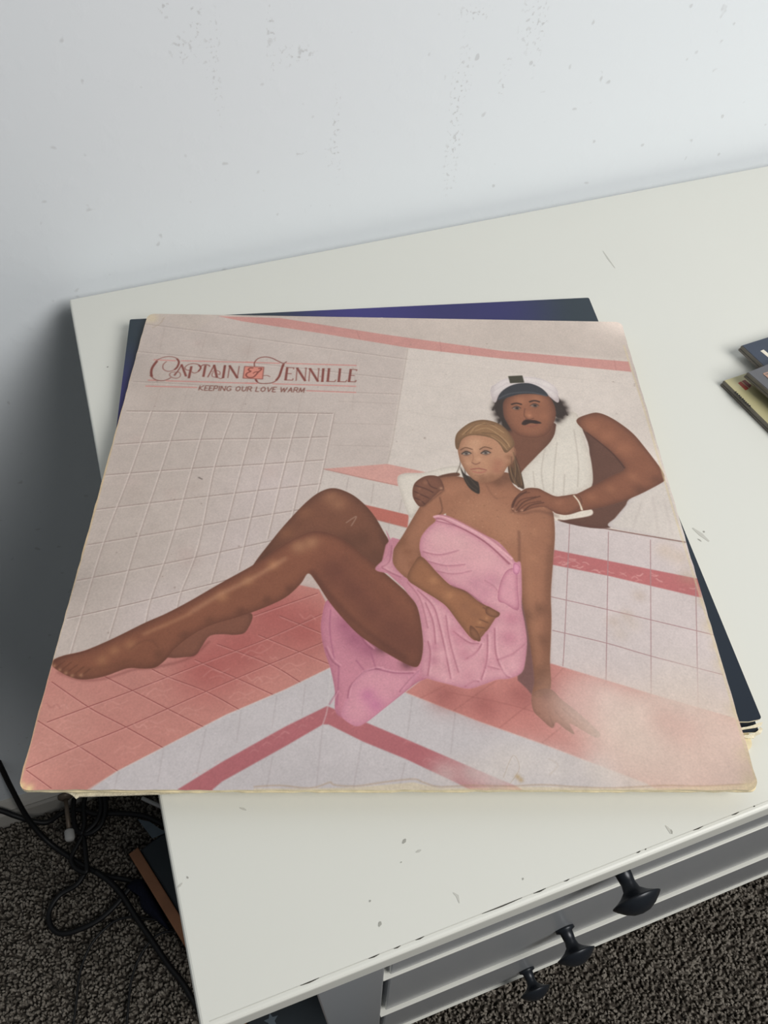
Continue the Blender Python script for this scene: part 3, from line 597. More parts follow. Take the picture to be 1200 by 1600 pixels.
['S', [[591.0, 885.6], [657.6, 836.9]], 0.97, [140, 84, 78], 0.7, 0.58, 0, 1],
['S', [[654.1, 911.6], [713.9, 865.3]], 0.95, [140, 84, 78], 0.7, 0.57, 0, 1],
['S', [[581.6, 855.7], [664.3, 873.5], [718.1, 890.1]], 0.96, [140, 84, 78], 0.7, 0.58, 0, 1],
['S', [[543.8, 865.9], [582.2, 845.5]], 0.97, [140, 84, 78], 0.7, 0.58, 0, 1],
['S', [[758.5, 817.6], [736.2, 839.6]], 1.0, [140, 84, 78], 0.7, 0.6, 0, 1],
['S', [[819.4, 838.2], [791.9, 871.0]], 0.98, [140, 84, 78], 0.7, 0.59, 0, 1],
['S', [[881.9, 859.6], [822.4, 933.0]], 0.95, [140, 84, 78], 0.7, 0.57, 0, 1],
['S', [[945.8, 885.4], [895.2, 957.0]], 0.94, [140, 84, 78], 0.7, 0.56, 0, 1],
['S', [[712.5, 933.2], [763.8, 894.9]], 0.94, [140, 84, 78], 0.7, 0.56, 0, 1],
['S', [[522.6, 856.9], [624.8, 901.1], [712.2, 935.1], [847.4, 991.2]], 1.11, [205, 186, 180], 0.7, 0.46, 0, 0],
['B', [[581.3, 860.7], [636.2, 875.5], [693.8, 860.3], [724.1, 844.9]], 25.32, [146, 84, 80], 0.65, 0],
['P', [[864.4, 288.2], [915.9, 342.5], [944.6, 421.4], [928.8, 488.8], [875.5, 551.5], [784.7, 533.3], [802.1, 504.9], [847.3, 468.1], [872.0, 367.7]], [96, 66, 55], 1.32, 1, 1, [[70, 48, 42], 6.59, 0.4]],
['P', [[734.0, 304.3], [816.9, 302.7], [802.8, 352.7], [755.9, 424.4], [730.9, 462.4], [723.7, 401.8], [716.8, 354.3]], [112, 74, 58], 1.37, 1, 1, [[70, 46, 38], 8.25, 0.5]],
['P', [[518.4, 446.3], [531.3, 432.5], [565.6, 430.5], [606.5, 416.1], [635.4, 415.6], [633.3, 446.0], [581.2, 464.6], [554.8, 508.3], [539.7, 533.7], [526.5, 491.6]], [208, 198, 186], 1.29, 1, 1, [[170, 158, 148], 5.17, 0.5]],
['P', [[585.7, 442.2], [605.6, 432.9], [626.4, 429.5], [628.2, 437.0], [605.0, 443.4], [590.8, 452.6]], [96, 64, 50], 1.05, 1, 1, None],
['P', [[828.0, 285.5], [862.6, 276.2], [867.5, 351.6], [870.0, 401.0], [861.7, 457.5], [835.2, 472.7], [808.2, 486.2], [772.7, 473.6], [734.3, 462.3], [737.7, 432.3], [772.0, 388.5], [809.2, 341.2]], [208, 199, 187], 1.35, 1, 1, [[186, 174, 162], 8.1, 0.6]],
['S', [[789.9, 369.1], [776.8, 424.1], [775.5, 469.1]], 2.13, [170, 158, 146], 0.55, 1.6, 1, 1],
['S', [[814.8, 352.5], [801.1, 416.0], [790.8, 473.3]], 2.14, [170, 158, 146], 0.55, 1.61, 1, 1],
['S', [[817.5, 431.1], [807.5, 483.3]], 2.09, [170, 158, 146], 0.55, 1.57, 1, 1],
['S', [[851.0, 318.9], [846.7, 399.8], [835.9, 460.8]], 2.18, [170, 158, 146], 0.55, 1.63, 1, 1],
['S', [[761.7, 424.3], [760.5, 461.9]], 2.1, [170, 158, 146], 0.55, 1.58, 1, 1],
['P', [[786.9, 517.9], [810.5, 523.2], [848.3, 510.0], [850.4, 524.1], [814.6, 533.0], [786.5, 536.1]], [212, 200, 186], 1.0, 1, 1, None],
['P', [[927.4, 484.5], [991.6, 446.6], [996.5, 480.6], [997.7, 533.4], [996.7, 583.9], [932.2, 564.5], [876.0, 548.8], [890.7, 529.2], [912.3, 503.5]], [198, 188, 180], 1.26, 1, 1, [[170, 158, 160], 5.03, 0.4]],
['S', [[942.1, 495.9], [916.0, 552.4]], 2.51, [176, 164, 158], 0.5, 2.51, 1, 1],
['S', [[964.5, 481.0], [957.2, 565.5]], 2.51, [176, 164, 158], 0.5, 2.51, 1, 1],
['S', [[983.4, 488.1], [980.5, 569.3]], 2.5, [176, 164, 158], 0.5, 2.5, 1, 1],
['S', [[791.1, 534.7], [873.9, 554.3], [998.5, 581.2]], 1.96, [96, 60, 52], 0.9, 0.73, 0, 1],
['P', [[859.6, 295.1], [887.1, 277.4], [907.2, 275.3], [931.3, 292.0], [958.0, 325.3], [974.4, 362.7], [993.4, 417.6], [994.4, 439.0], [987.4, 449.6], [933.7, 481.5], [886.9, 500.9], [851.4, 511.4], [828.4, 516.0], [807.2, 523.3], [785.9, 516.5], [799.4, 484.8], [825.0, 480.1], [860.0, 460.5], [898.8, 435.9], [928.3, 415.5], [910.0, 375.0], [874.0, 326.8]], [128, 82, 62], 1.34, 1, 1, [[84, 54, 44], 8.04, 0.55]],
['B', [[885.3, 309.9], [911.4, 334.4], [935.4, 366.6]], 18.35, [158, 104, 78], 0.6, 1],
['B', [[939.2, 436.8], [893.6, 464.4], [856.0, 484.0]], 10.44, [156, 104, 78], 0.5, 1],
['B', [[979.0, 440.7], [944.7, 466.6]], 11.83, [90, 58, 46], 0.5, 1],
['S', [[874.0, 326.8], [910.0, 375.0], [928.3, 415.5]], 2.76, [66, 42, 36], 0.7, 1.66, 0, 1],
['P', [[741.7, 466.7], [764.7, 464.8], [778.3, 473.5], [797.3, 483.4], [834.3, 478.5], [835.8, 504.5], [807.2, 523.3], [785.9, 516.5], [770.5, 506.8], [751.2, 509.9], [733.6, 517.2], [719.0, 518.8], [713.3, 510.4], [719.9, 490.3]], [132, 86, 66], 1.14, 1, 1, [[84, 54, 44], 5.08, 0.5]],
['S', [[721.5, 506.0], [734.5, 490.1], [760.0, 483.9]], 1.65, [74, 46, 38], 0.75, 0.89, 1, 1],
['S', [[724.9, 515.9], [742.3, 500.1], [767.7, 494.0]], 1.64, [74, 46, 38], 0.75, 0.88, 1, 1],
['S', [[716.3, 503.3], [728.9, 480.0], [750.0, 473.9]], 1.66, [74, 46, 38], 0.75, 0.89, 1, 1],
['B', [[797.5, 497.9]], 8.89, [156, 104, 80], 0.5, 1],
['B', [[715.5, 510.4]], 2.76, [186, 138, 112], 0.8, 1],
['B', [[720.4, 516.0]], 2.75, [186, 138, 112], 0.8, 1],
['B', [[731.7, 514.4]], 2.76, [186, 138, 112], 0.8, 1],
['S', [[826.1, 480.1], [832.9, 494.5], [835.5, 513.0]], 2.55, [222, 210, 190], 1, 0.76, 0, 1],
['P', [[716.6, 296.2], [708.1, 270.6], [713.5, 238.9], [731.1, 213.3], [783.8, 193.9], [825.4, 214.9], [839.2, 250.4], [842.8, 276.6], [827.5, 288.9], [812.0, 285.8], [733.1, 312.7], [720.5, 318.0]], [58, 48, 44], 1.76, 1, 1, None],
['B', [[713.8, 249.5]], 8.14, [54, 44, 40], 0.95, 0],
['B', [[708.6, 265.4]], 8.06, [54, 44, 40], 0.95, 0],
['B', [[710.8, 280.9]], 7.99, [54, 44, 40], 0.95, 0],
['B', [[714.2, 296.2]], 7.92, [54, 44, 40], 0.95, 0],
['B', [[721.5, 307.9]], 7.86, [54, 44, 40], 0.95, 0],
['B', [[729.0, 317.8]], 7.82, [54, 44, 40], 0.95, 0],
['B', [[837.2, 246.9]], 8.18, [54, 44, 40], 0.95, 0],
['B', [[841.4, 260.9]], 8.12, [54, 44, 40], 0.95, 0],
['B', [[840.6, 274.9]], 8.05, [54, 44, 40], 0.95, 0],
['B', [[831.7, 285.4]], 8.0, [54, 44, 40], 0.95, 0],
['B', [[823.0, 294.1]], 7.95, [54, 44, 40], 0.95, 0],
['S', [[715.5, 244.1], [703.1, 270.7]], 3.68, [58, 48, 44], 0.9, 1.18, 0, 1],
['S', [[718.7, 287.6], [709.4, 308.2]], 3.59, [58, 48, 44], 0.9, 1.15, 0, 1],
['S', [[835.2, 261.1], [844.5, 281.7]], 3.67, [58, 48, 44], 0.9, 1.17, 0, 1],
['S', [[824.3, 285.5], [834.8, 288.8]], 3.63, [58, 48, 44], 0.9, 1.16, 0, 1],
['S', [[721.8, 304.5], [717.4, 324.7]], 3.56, [58, 48, 44], 0.9, 1.14, 0, 1],
['P', [[729.4, 242.1], [723.2, 278.9], [727.9, 304.4], [738.6, 329.3], [754.1, 340.5], [777.9, 341.8], [798.2, 333.2], [812.3, 309.6], [823.0, 277.0], [820.4, 242.0], [805.7, 220.8], [761.8, 219.9]], [140, 92, 70], 1.45, 1, 1, [[84, 54, 44], 10.15, 0.6]],
['B', [[759.2, 243.2], [791.1, 237.2]], 11.93, [170, 116, 88], 0.5, 1],
['B', [[768.7, 278.0], [799.7, 286.0]], 8.73, [160, 104, 78], 0.5, 1],
['P', [[703.4, 226.6], [709.4, 202.9], [739.7, 191.2], [790.7, 190.0], [826.4, 207.6], [834.8, 229.2], [829.7, 247.1], [806.0, 219.0], [763.5, 205.3], [725.3, 220.7], [710.0, 249.6]], [212, 202, 198], 1.36, 1, 1, [[168, 152, 152], 6.04, 0.6]],
['P', [[715.7, 242.4], [726.9, 217.0], [751.6, 198.3], [781.3, 193.9], [804.9, 208.1], [814.6, 229.6], [792.7, 224.7], [761.2, 225.3], [735.1, 234.8]], [56, 56, 60], 1.36, 1, 1, None],
['S', [[717.3, 238.8], [742.5, 223.9], [780.7, 219.5], [812.1, 229.6]], 2.7, [92, 92, 96], 0.6, 1.05, 0, 1],
['P', [[704.9, 224.7], [714.8, 199.1], [743.4, 179.9], [796.1, 176.9], [829.0, 198.4], [835.3, 225.6], [819.6, 211.4], [790.2, 193.7], [745.6, 194.7], [721.3, 209.9]], [214, 204, 200], 1.53, 0.9, 1, [[176, 162, 162], 4.58, 0.5]],
['P', [[742.7, 174.4], [771.1, 171.8], [772.6, 192.3], [744.4, 194.7]], [66, 62, 50], 1.08, 1, 0, None],
['S', [[740.6, 254.2], [750.9, 250.5], [760.4, 253.8]], 3.55, [48, 34, 30], 0.9, 1.04, 0, 1],
['P', [[741.9, 264.7], [749.9, 259.3], [756.8, 264.4], [749.0, 268.0]], [150, 126, 112], 0.88, 1, 1, None],
['B', [[750.1, 263.7]], 4.11, [40, 30, 28], 1, 0],
['S', [[740.7, 264.7], [750.0, 258.6], [758.0, 264.4]], 1.47, [50, 34, 30], 0.8, 0.74, 0, 1],
['S', [[776.2, 246.4], [786.7, 242.7], [796.2, 246.0]], 3.57, [48, 34, 30], 0.9, 1.04, 0, 1],
['P', [[777.4, 257.0], [785.6, 251.5], [792.4, 256.7], [784.5, 260.3]], [150, 126, 112], 0.89, 1, 1, None],
['B', [[785.6, 255.9]], 4.14, [40, 30, 28], 1, 0],
['S', [[776.2, 257.0], [785.6, 250.8], [793.6, 256.6]], 1.48, [50, 34, 30], 0.8, 0.74, 0, 1],
['S', [[765.4, 264.2], [762.0, 283.3], [766.1, 290.1]], 2.18, [100, 64, 50], 0.7, 1.16, 0, 1],
['B', [[771.8, 283.1]], 4.36, [186, 130, 100], 0.6, 0],
['S', [[763.4, 291.9], [771.8, 293.4], [779.6, 289.8]], 1.88, [80, 48, 40], 0.7, 1.01, 0, 1],
['P', [[754.5, 305.6], [761.8, 295.3], [774.0, 295.1], [783.6, 296.6], [792.5, 303.2], [782.5, 305.1], [771.8, 303.6], [760.2, 308.9]], [54, 38, 34], 1.29, 1, 1, None],
['S', [[762.4, 310.5], [773.2, 312.0], [784.5, 308.4]], 2.86, [136, 82, 70], 0.8, 1.0, 0, 1],
['P', [[544.8, 475.4], [549.9, 454.7], [567.5, 439.5], [585.9, 437.7], [595.7, 446.6], [600.2, 467.3], [592.0, 473.2], [580.2, 486.5], [559.2, 508.2], [547.5, 494.2]], [118, 78, 62], 1.16, 1, 1, [[84, 54, 44], 5.14, 0.45]],
['S', [[549.7, 460.6], [567.5, 467.7], [580.6, 476.3]], 1.93, [66, 42, 36], 0.7, 0.9, 1, 1],
['S', [[547.1, 473.9], [561.3, 482.4], [573.3, 489.5]], 1.91, [66, 42, 36], 0.7, 0.89, 1, 1],
['S', [[547.7, 488.4], [557.5, 494.0], [565.0, 502.5]], 1.89, [66, 42, 36], 0.7, 0.88, 1, 1],
['S', [[570.7, 446.9], [576.8, 461.7], [587.8, 467.4]], 1.94, [66, 42, 36], 0.7, 0.91, 1, 1],
['B', [[568.1, 453.0]], 5.19, [150, 104, 82], 0.5, 1],
['B', [[594.7, 465.9]], 3.22, [180, 136, 110], 0.7, 1],
['P', [[280.8, 636.8], [309.4, 579.8], [338.3, 532.2], [363.7, 496.7], [385.0, 476.3], [407.0, 468.6], [432.9, 478.5], [455.4, 498.3], [476.4, 527.6], [492.5, 561.6], [505.0, 590.8], [504.6, 619.3], [489.7, 642.2], [458.5, 619.8], [431.8, 591.6], [378.1, 572.4], [321.9, 605.8]], [118, 76, 58], 1.2, 1, 1, [[82, 52, 42], 10.83, 0.6]],
['B', [[402.1, 489.0], [415.8, 503.1]], 15.07, [160, 112, 84], 0.6, 1],
['S', [[297.0, 621.5], [330.4, 577.0], [370.5, 524.8]], 10.69, [92, 58, 44], 0.35, 8.31, 1, 1],
['S', [[490.3, 571.1], [498.5, 603.9], [487.8, 629.7]], 8.2, [78, 48, 40], 0.5, 5.86, 1, 1],
['B', [[329.7, 566.3], [359.6, 525.0]], 14.54, [142, 94, 68], 0.5, 1],
['B', [[458.2, 578.1], [479.5, 610.6], [431.7, 585.0]], 18.87, [88, 56, 44], 0.55, 1],
['P', [[166.0, 795.2], [174.6, 801.5], [193.3, 800.4], [209.9, 797.1], [217.4, 782.0], [226.7, 764.4], [245.6, 760.9], [267.0, 761.9], [281.8, 755.1], [285.7, 723.3], [232.3, 730.6], [187.0, 756.9]], [122, 78, 62], 0.93, 1, 1, [[90, 56, 46], 5.14, 0.5]],
['S', [[11.6, 827.5], [51.2, 839.6], [87.2, 835.4], [121.7, 821.8], [158.1, 816.4], [202.9, 801.4], [227.8, 773.2]], 2.96, [110, 58, 54], 0.5, 2.47, 0, 1],
['P', [[405.7, 697.8], [396.7, 727.1], [395.9, 755.5], [402.9, 789.5], [412.5, 818.2], [420.2, 854.3], [422.0, 887.1], [437.8, 899.7], [451.5, 909.2], [466.9, 902.5], [492.6, 881.0], [519.8, 857.9], [541.0, 840.5], [556.4, 833.2], [574.1, 819.5], [556.1, 793.0], [488.8, 771.5], [439.3, 721.0]], [190, 126, 140], 1.0, 1, 1, [[156, 90, 110], 6.97, 0.5]],
['B', [[434.8, 743.9], [449.8, 766.2], [469.3, 782.6]], 17.69, [150, 86, 108], 0.75, 1],
['B', [[488.7, 782.5], [526.7, 809.2]], 10.18, [96, 58, 62], 0.85, 1],
['P', [[450.6, 835.8], [464.7, 820.1], [486.5, 817.9], [526.2, 827.1], [547.4, 819.7], [525.6, 850.8], [487.9, 883.9], [466.9, 901.5], [451.5, 908.3], [431.3, 893.9], [437.1, 866.3]], [200, 140, 152], 1.45, 1, 1, [[176, 110, 132], 6.79, 0.4]],
['B', [[467.7, 861.2], [478.8, 876.1]], 11.53, [178, 104, 138], 0.6, 1],
['S', [[409.3, 715.4], [409.5, 755.4], [417.8, 804.5]], 1.88, [150, 84, 110], 0.6, 1.25, 0, 1],
['S', [[424.7, 815.0], [424.7, 851.2], [423.5, 876.3]], 1.75, [150, 84, 110], 0.6, 1.17, 0, 1],
['S', [[472.2, 791.3], [478.9, 814.7]], 1.82, [150, 84, 110], 0.6, 1.21, 0, 1],
['S', [[450.3, 804.3], [461.8, 820.1]], 1.81, [150, 84, 110], 0.6, 1.2, 0, 1],
['S', [[439.0, 866.3], [443.3, 846.1], [464.7, 823.2], [488.4, 817.9]], 2.16, [140, 78, 98], 0.6, 1.38, 0, 1],
['S', [[441.7, 864.3], [446.1, 844.0], [467.5, 821.1], [491.3, 815.7]], 1.97, [216, 160, 170], 0.5, 1.58, 0, 1],
['S', [[403.7, 783.0], [414.0, 804.5], [425.7, 815.0]], 2.22, [140, 78, 98], 0.6, 1.41, 0, 1],
['S', [[406.5, 780.8], [416.8, 802.3], [428.5, 812.9]], 2.02, [216, 160, 170], 0.5, 1.62, 0, 1],
['S', [[478.9, 817.9], [507.3, 825.1], [535.8, 825.0]], 2.19, [140, 78, 98], 0.6, 1.4, 0, 1],
['S', [[481.8, 815.8], [510.2, 823.0], [538.7, 822.9]], 2.0, [216, 160, 170], 0.5, 1.6, 0, 1],
['S', [[514.3, 855.9], [530.7, 835.4], [547.4, 819.7]], 2.17, [140, 78, 98], 0.6, 1.38, 0, 1],
['S', [[517.1, 853.9], [533.6, 833.3], [550.3, 817.5]], 1.98, [216, 160, 170], 0.5, 1.58, 0, 1],
['S', [[412.5, 876.3], [423.0, 856.3]], 2.11, [140, 78, 98], 0.6, 1.34, 0, 1],
['S', [[415.2, 874.3], [425.7, 854.3]], 1.92, [216, 160, 170], 0.5, 1.54, 0, 1],
['S', [[449.5, 743.8], [461.5, 771.7], [475.1, 786.9]], 2.28, [140, 78, 98], 0.6, 1.45, 0, 1],
['S', [[452.5, 741.5], [464.4, 769.5], [478.0, 784.7]], 2.08, [216, 160, 170], 0.5, 1.66, 0, 1],
['P', [[1.7, 817.2], [1.2, 807.8], [14.4, 800.3], [40.9, 792.7], [66.5, 779.6], [92.0, 764.2], [124.8, 742.8], [155.1, 725.5], [189.1, 702.0], [234.8, 666.9], [282.4, 631.8], [321.2, 596.8], [351.5, 574.0], [377.6, 563.0], [404.6, 568.1], [431.7, 585.0], [455.3, 608.3], [489.7, 642.2], [530.1, 684.8], [544.6, 708.5], [550.3, 743.1], [551.7, 782.1], [545.9, 808.0], [534.2, 814.5], [496.3, 792.2], [456.6, 762.9], [429.6, 732.6], [405.8, 700.2], [385.2, 665.5], [371.1, 648.4], [359.8, 668.2], [338.1, 693.6], [306.6, 712.7], [266.7, 730.4], [226.3, 745.4], [197.8, 764.6], [177.0, 786.5], [167.3, 803.7], [153.6, 817.5], [135.3, 819.6], [112.0, 819.8], [80.3, 833.3], [51.0, 838.6], [29.6, 833.6], [12.9, 825.4]], [130, 81, 61], 1.06, 1, 1, [[86, 52, 42], 9.51, 0.6]],
['B', [[448.8, 679.5], [479.2, 714.8], [508.5, 754.7], [527.6, 776.8], [417.3, 643.0]], 32.41, [98, 58, 48], 0.7, 1],
['B', [[489.4, 685.2], [458.7, 648.8]], 13.42, [118, 72, 54], 0.5, 1],
['B', [[352.7, 595.1], [373.4, 587.0]], 12.93, [172, 126, 94], 0.6, 1],
['B', [[237.8, 693.3], [275.0, 662.9], [313.3, 631.5]], 10.03, [176, 124, 88], 0.55, 1],
['S', [[192.0, 722.9], [237.2, 687.4], [284.6, 656.6], [333.2, 618.6]], 6.64, [190, 142, 110], 0.55, 4.42, 1, 1],
['S', [[38.1, 822.2], [74.8, 819.9], [118.8, 806.1]], 6.9, [110, 70, 52], 0.45, 4.93, 1, 1],
['S', [[384.2, 592.1], [427.3, 630.3], [469.1, 679.3], [499.1, 726.3]], 15.74, [126, 78, 60], 0.45, 10.12, 1, 1],
['S', [[376.0, 643.4], [408.5, 691.8], [459.4, 749.4], [526.9, 803.9]], 7.5, [84, 50, 42], 0.5, 5.36, 1, 1],
['S', [[125.4, 762.8], [156.3, 745.9], [192.3, 725.2]], 5.22, [190, 140, 104], 0.45, 3.13, 1, 1],
['B', [[87.6, 790.3], [109.2, 779.4], [72.0, 806.3]], 9.05, [168, 118, 84], 0.5, 1],
['B', [[154.7, 795.3], [187.8, 762.4], [223.3, 737.5]], 8.24, [96, 60, 46], 0.5, 1],
['B', [[308.4, 698.6], [270.5, 720.0], [342.2, 678.0]], 7.61, [92, 56, 44], 0.5, 1],
['S', [[111.7, 788.0], [127.3, 773.8], [141.6, 773.7], [152.9, 784.5]], 2.03, [100, 62, 48], 0.5, 2.03, 1, 1],
['S', [[16.4, 824.4], [28.1, 810.8]], 1.28, [84, 50, 38], 0.7, 0.69, 1, 1],
['S', [[24.7, 828.5], [38.3, 814.9]], 1.27, [84, 50, 38], 0.7, 0.69, 1, 1],
['S', [[34.9, 832.5], [48.3, 818.0]], 1.27, [84, 50, 38], 0.7, 0.68, 1, 1],
['S', [[44.8, 835.6], [58.3, 821.1]], 1.27, [84, 50, 38], 0.7, 0.68, 1, 1],
['S', [[8.7, 819.2], [18.3, 808.7]], 1.28, [84, 50, 38], 0.7, 0.69, 1, 1],
['B', [[3.5, 817.2]], 2.95, [184, 136, 104], 0.6, 1],
['B', [[13.4, 823.4]], 2.93, [184, 136, 104], 0.6, 1],
['B', [[23.8, 828.5]], 2.92, [184, 136, 104], 0.6, 1],
['B', [[34.0, 832.5]], 2.92, [184, 136, 104], 0.6, 1],
['B', [[46.7, 831.5]], 2.92, [184, 136, 104], 0.6, 1],
['S', [[0.4, 812.0], [15.2, 803.5], [50.1, 791.6]], 1.49, [90, 50, 42], 0.5, 0.8, 0, 1],
['P', [[489.9, 624.6], [496.5, 590.9], [507.4, 574.9], [554.0, 590.2], [594.1, 634.9], [652.2, 689.8], [690.0, 719.0], [674.7, 770.3], [624.8, 781.7], [555.1, 771.1], [552.4, 739.7], [546.6, 708.5], [531.2, 682.4], [491.8, 639.7]], [186, 124, 136], 1.11, 1, 0, None],
['P', [[703.3, 652.6], [715.7, 689.2], [724.7, 724.6], [720.4, 813.5], [710.1, 865.3], [700.7, 850.1], [688.9, 836.7]], [112, 78, 74], 1.56, 1, 0, None],
['P', [[665.4, 430.4], [718.4, 429.6], [723.4, 458.1], [754.2, 485.5], [776.0, 499.6], [784.4, 519.4], [781.0, 567.6], [769.5, 626.8], [758.3, 685.2], [752.5, 734.8], [741.2, 802.7], [734.3, 853.0], [708.5, 863.3], [713.7, 836.6], [714.7, 797.5], [713.4, 735.1], [710.2, 683.2], [711.7, 633.7], [686.6, 652.8], [585.3, 603.0], [600.5, 521.8], [562.8, 583.5], [555.1, 616.2], [579.9, 647.6], [599.4, 669.6], [622.3, 680.4], [641.2, 699.4], [656.5, 709.9], [671.6, 721.5], [660.5, 733.2], [649.7, 753.7], [635.5, 769.5], [624.2, 762.9], [610.1, 739.3], [591.9, 710.4], [577.4, 696.4], [550.8, 676.2], [530.9, 656.8], [512.5, 648.3], [505.5, 626.9], [509.1, 601.2], [524.6, 572.0], [545.3, 529.5], [561.9, 496.8], [581.5, 457.2], [595.9, 442.1], [628.1, 438.6], [655.7, 451.6]], [152, 104, 80], 1.15, 1, 1, [[98, 64, 48], 8.02, 0.5]],
['B', [[668.0, 506.8], [698.6, 534.4], [644.7, 521.2], [706.7, 561.8]], 27.23, [176, 126, 98], 0.55, 1],
['B', [[609.0, 471.5], [626.4, 463.9]], 12.88, [166, 116, 90], 0.5, 1],
['B', [[532.3, 603.5], [542.1, 629.1], [524.3, 584.0]], 10.53, [120, 78, 56], 0.5, 1],
['B', [[562.2, 647.8], [591.7, 678.2], [620.3, 707.9]], 6.68, [172, 120, 86], 0.55, 1],
['B', [[748.1, 561.3], [739.4, 614.3]], 9.55, [170, 120, 92], 0.45, 1],
['B', [[736.3, 712.8], [733.9, 770.0], [724.9, 824.1], [719.6, 724.6]], 11.61, [104, 70, 54], 0.55, 1],
['S', [[721.2, 558.9], [718.9, 588.4], [714.2, 629.9]], 3.09, [92, 60, 48], 0.6, 2.85, 0, 1],
['S', [[674.6, 457.3], [683.8, 480.7], [691.9, 489.3]], 2.05, [110, 74, 58], 0.5, 1.93, 0, 1],
['S', [[687.5, 489.3], [714.7, 486.0], [742.7, 497.2]], 1.78, [110, 74, 58], 0.35, 1.91, 0, 1],
['S', [[591.4, 486.3], [594.3, 514.8], [584.8, 529.0]], 2.5, [96, 62, 48], 0.6, 1.63, 0, 1],
['B', [[685.2, 440.7], [695.6, 451.0], [708.1, 440.3]], 11.8, [104, 70, 54], 0.6, 1],
['S', [[770.6, 587.8], [751.7, 688.9], [739.8, 769.9], [729.2, 834.5]], 9.75, [108, 72, 56], 0.35, 6.5, 0, 1],
['S', [[734.0, 588.2], [726.0, 689.1], [724.6, 781.1]], 7.77, [168, 118, 90], 0.3, 5.55, 0, 1],
['B', [[675.6, 445.3], [695.9, 448.0], [713.7, 441.8]], 10.48, [112, 76, 58], 0.5, 0],
['B', [[727.0, 370.2], [721.2, 425.0]], 5.41, [120, 80, 60], 0.3, 0],
['B', [[647.4, 527.1]], 1.32, [196, 150, 120], 0.35, 0],
['B', [[678.3, 493.5]], 1.19, [196, 150, 120], 0.35, 0],
['B', [[616.9, 510.3]], 0.9, [120, 80, 60], 0.35, 0],
['B', [[719.3, 549.3]], 0.96, [120, 80, 60], 0.35, 0],
['B', [[658.0, 525.2]], 1.32, [196, 150, 120], 0.35, 0],
['B', [[635.5, 536.7]], 1.11, [120, 80, 60], 0.35, 0],
['B', [[715.2, 521.5]], 1.04, [196, 150, 120], 0.35, 0],
['B', [[726.3, 565.5]], 1.21, [196, 150, 120], 0.35, 0],
['B', [[725.1, 504.8]], 1.29, [120, 80, 60], 0.35, 0],
['B', [[633.9, 587.4]], 1.06, [120, 80, 60], 0.35, 0],
['B', [[628.1, 491.4]], 0.96, [196, 150, 120], 0.35, 0],
['B', [[712.0, 518.4]], 1.54, [120, 80, 60], 0.35, 0],
['B', [[688.3, 514.1]], 1.59, [120, 80, 60], 0.35, 0],
['B', [[655.6, 517.9]], 1.01, [120, 80, 60], 0.35, 0],
['B', [[703.2, 471.3]], 1.43, [120, 80, 60], 0.35, 0],
['B', [[647.2, 534.3]], 1.42, [196, 150, 120], 0.35, 0],
['B', [[751.3, 560.1]], 1.05, [120, 80, 60], 0.35, 0],
['B', [[688.3, 528.6]], 1.61, [120, 80, 60], 0.35, 0],
['B', [[653.9, 560.5]], 1.1, [120, 80, 60], 0.35, 0],
['B', [[688.0, 580.7]], 0.86, [120, 80, 60], 0.35, 0],
['B', [[686.5, 583.2]], 1.38, [196, 150, 120], 0.35, 0],
['B', [[625.2, 497.3]], 1.3, [196, 150, 120], 0.35, 0],
['B', [[639.4, 496.1]], 1.41, [196, 150, 120], 0.35, 0],
['B', [[601.3, 538.7]], 0.9, [196, 150, 120], 0.35, 0],
['B', [[689.6, 477.9]], 1.52, [196, 150, 120], 0.35, 0],
['B', [[752.3, 522.8]], 1.42, [120, 80, 60], 0.35, 0],
['B', [[689.9, 579.4]], 1.53, [120, 80, 60], 0.35, 0],
['B', [[755.7, 501.5]], 1.07, [196, 150, 120], 0.35, 0],
['B', [[770.4, 492.2]], 1.3, [196, 150, 120], 0.35, 0],
['B', [[708.4, 585.7]], 0.96, [120, 80, 60], 0.35, 0],
['B', [[721.0, 540.9]], 1.58, [196, 150, 120], 0.35, 0],
['B', [[651.7, 487.0]], 1.12, [120, 80, 60], 0.35, 0],
['B', [[610.6, 569.5]], 1.02, [196, 150, 120], 0.35, 0],
['B', [[772.0, 474.4]], 1.04, [120, 80, 60], 0.35, 0],
['B', [[747.6, 555.1]], 1.32, [196, 150, 120], 0.35, 0],
['B', [[740.1, 564.2]], 1.52, [120, 80, 60], 0.35, 0],
['B', [[748.7, 473.6]], 1.67, [120, 80, 60], 0.35, 0],
['B', [[648.7, 529.5]], 1.0, [120, 80, 60], 0.35, 0],
['B', [[687.3, 530.9]], 1.06, [196, 150, 120], 0.35, 0],
['B', [[699.0, 582.9]], 1.09, [120, 80, 60], 0.35, 0],
['B', [[766.8, 558.0]], 1.33, [196, 150, 120], 0.35, 0],
['B', [[649.7, 572.4]], 0.99, [120, 80, 60], 0.35, 0],
['B', [[631.8, 557.6]], 1.04, [196, 150, 120], 0.35, 0],
['B', [[641.2, 493.1]], 1.37, [196, 150, 120], 0.35, 0],
['B', [[661.6, 547.7]], 1.09, [120, 80, 60], 0.35, 0],
['B', [[699.9, 473.9]], 1.47, [120, 80, 60], 0.35, 0],
['B', [[617.3, 497.3]], 1.08, [196, 150, 120], 0.35, 0],
['B', [[660.4, 538.3]], 1.38, [120, 80, 60], 0.35, 0],
['B', [[616.6, 521.1]], 1.19, [120, 80, 60], 0.35, 0],
['B', [[609.5, 540.6]], 1.23, [196, 150, 120], 0.35, 0],
['B', [[660.3, 550.5]], 1.51, [196, 150, 120], 0.35, 0],
['B', [[723.1, 532.5]], 1.17, [120, 80, 60], 0.35, 0],
['B', [[769.3, 507.7]], 1.23, [196, 150, 120], 0.35, 0],
['B', [[669.3, 586.5]], 1.14, [120, 80, 60], 0.35, 0],
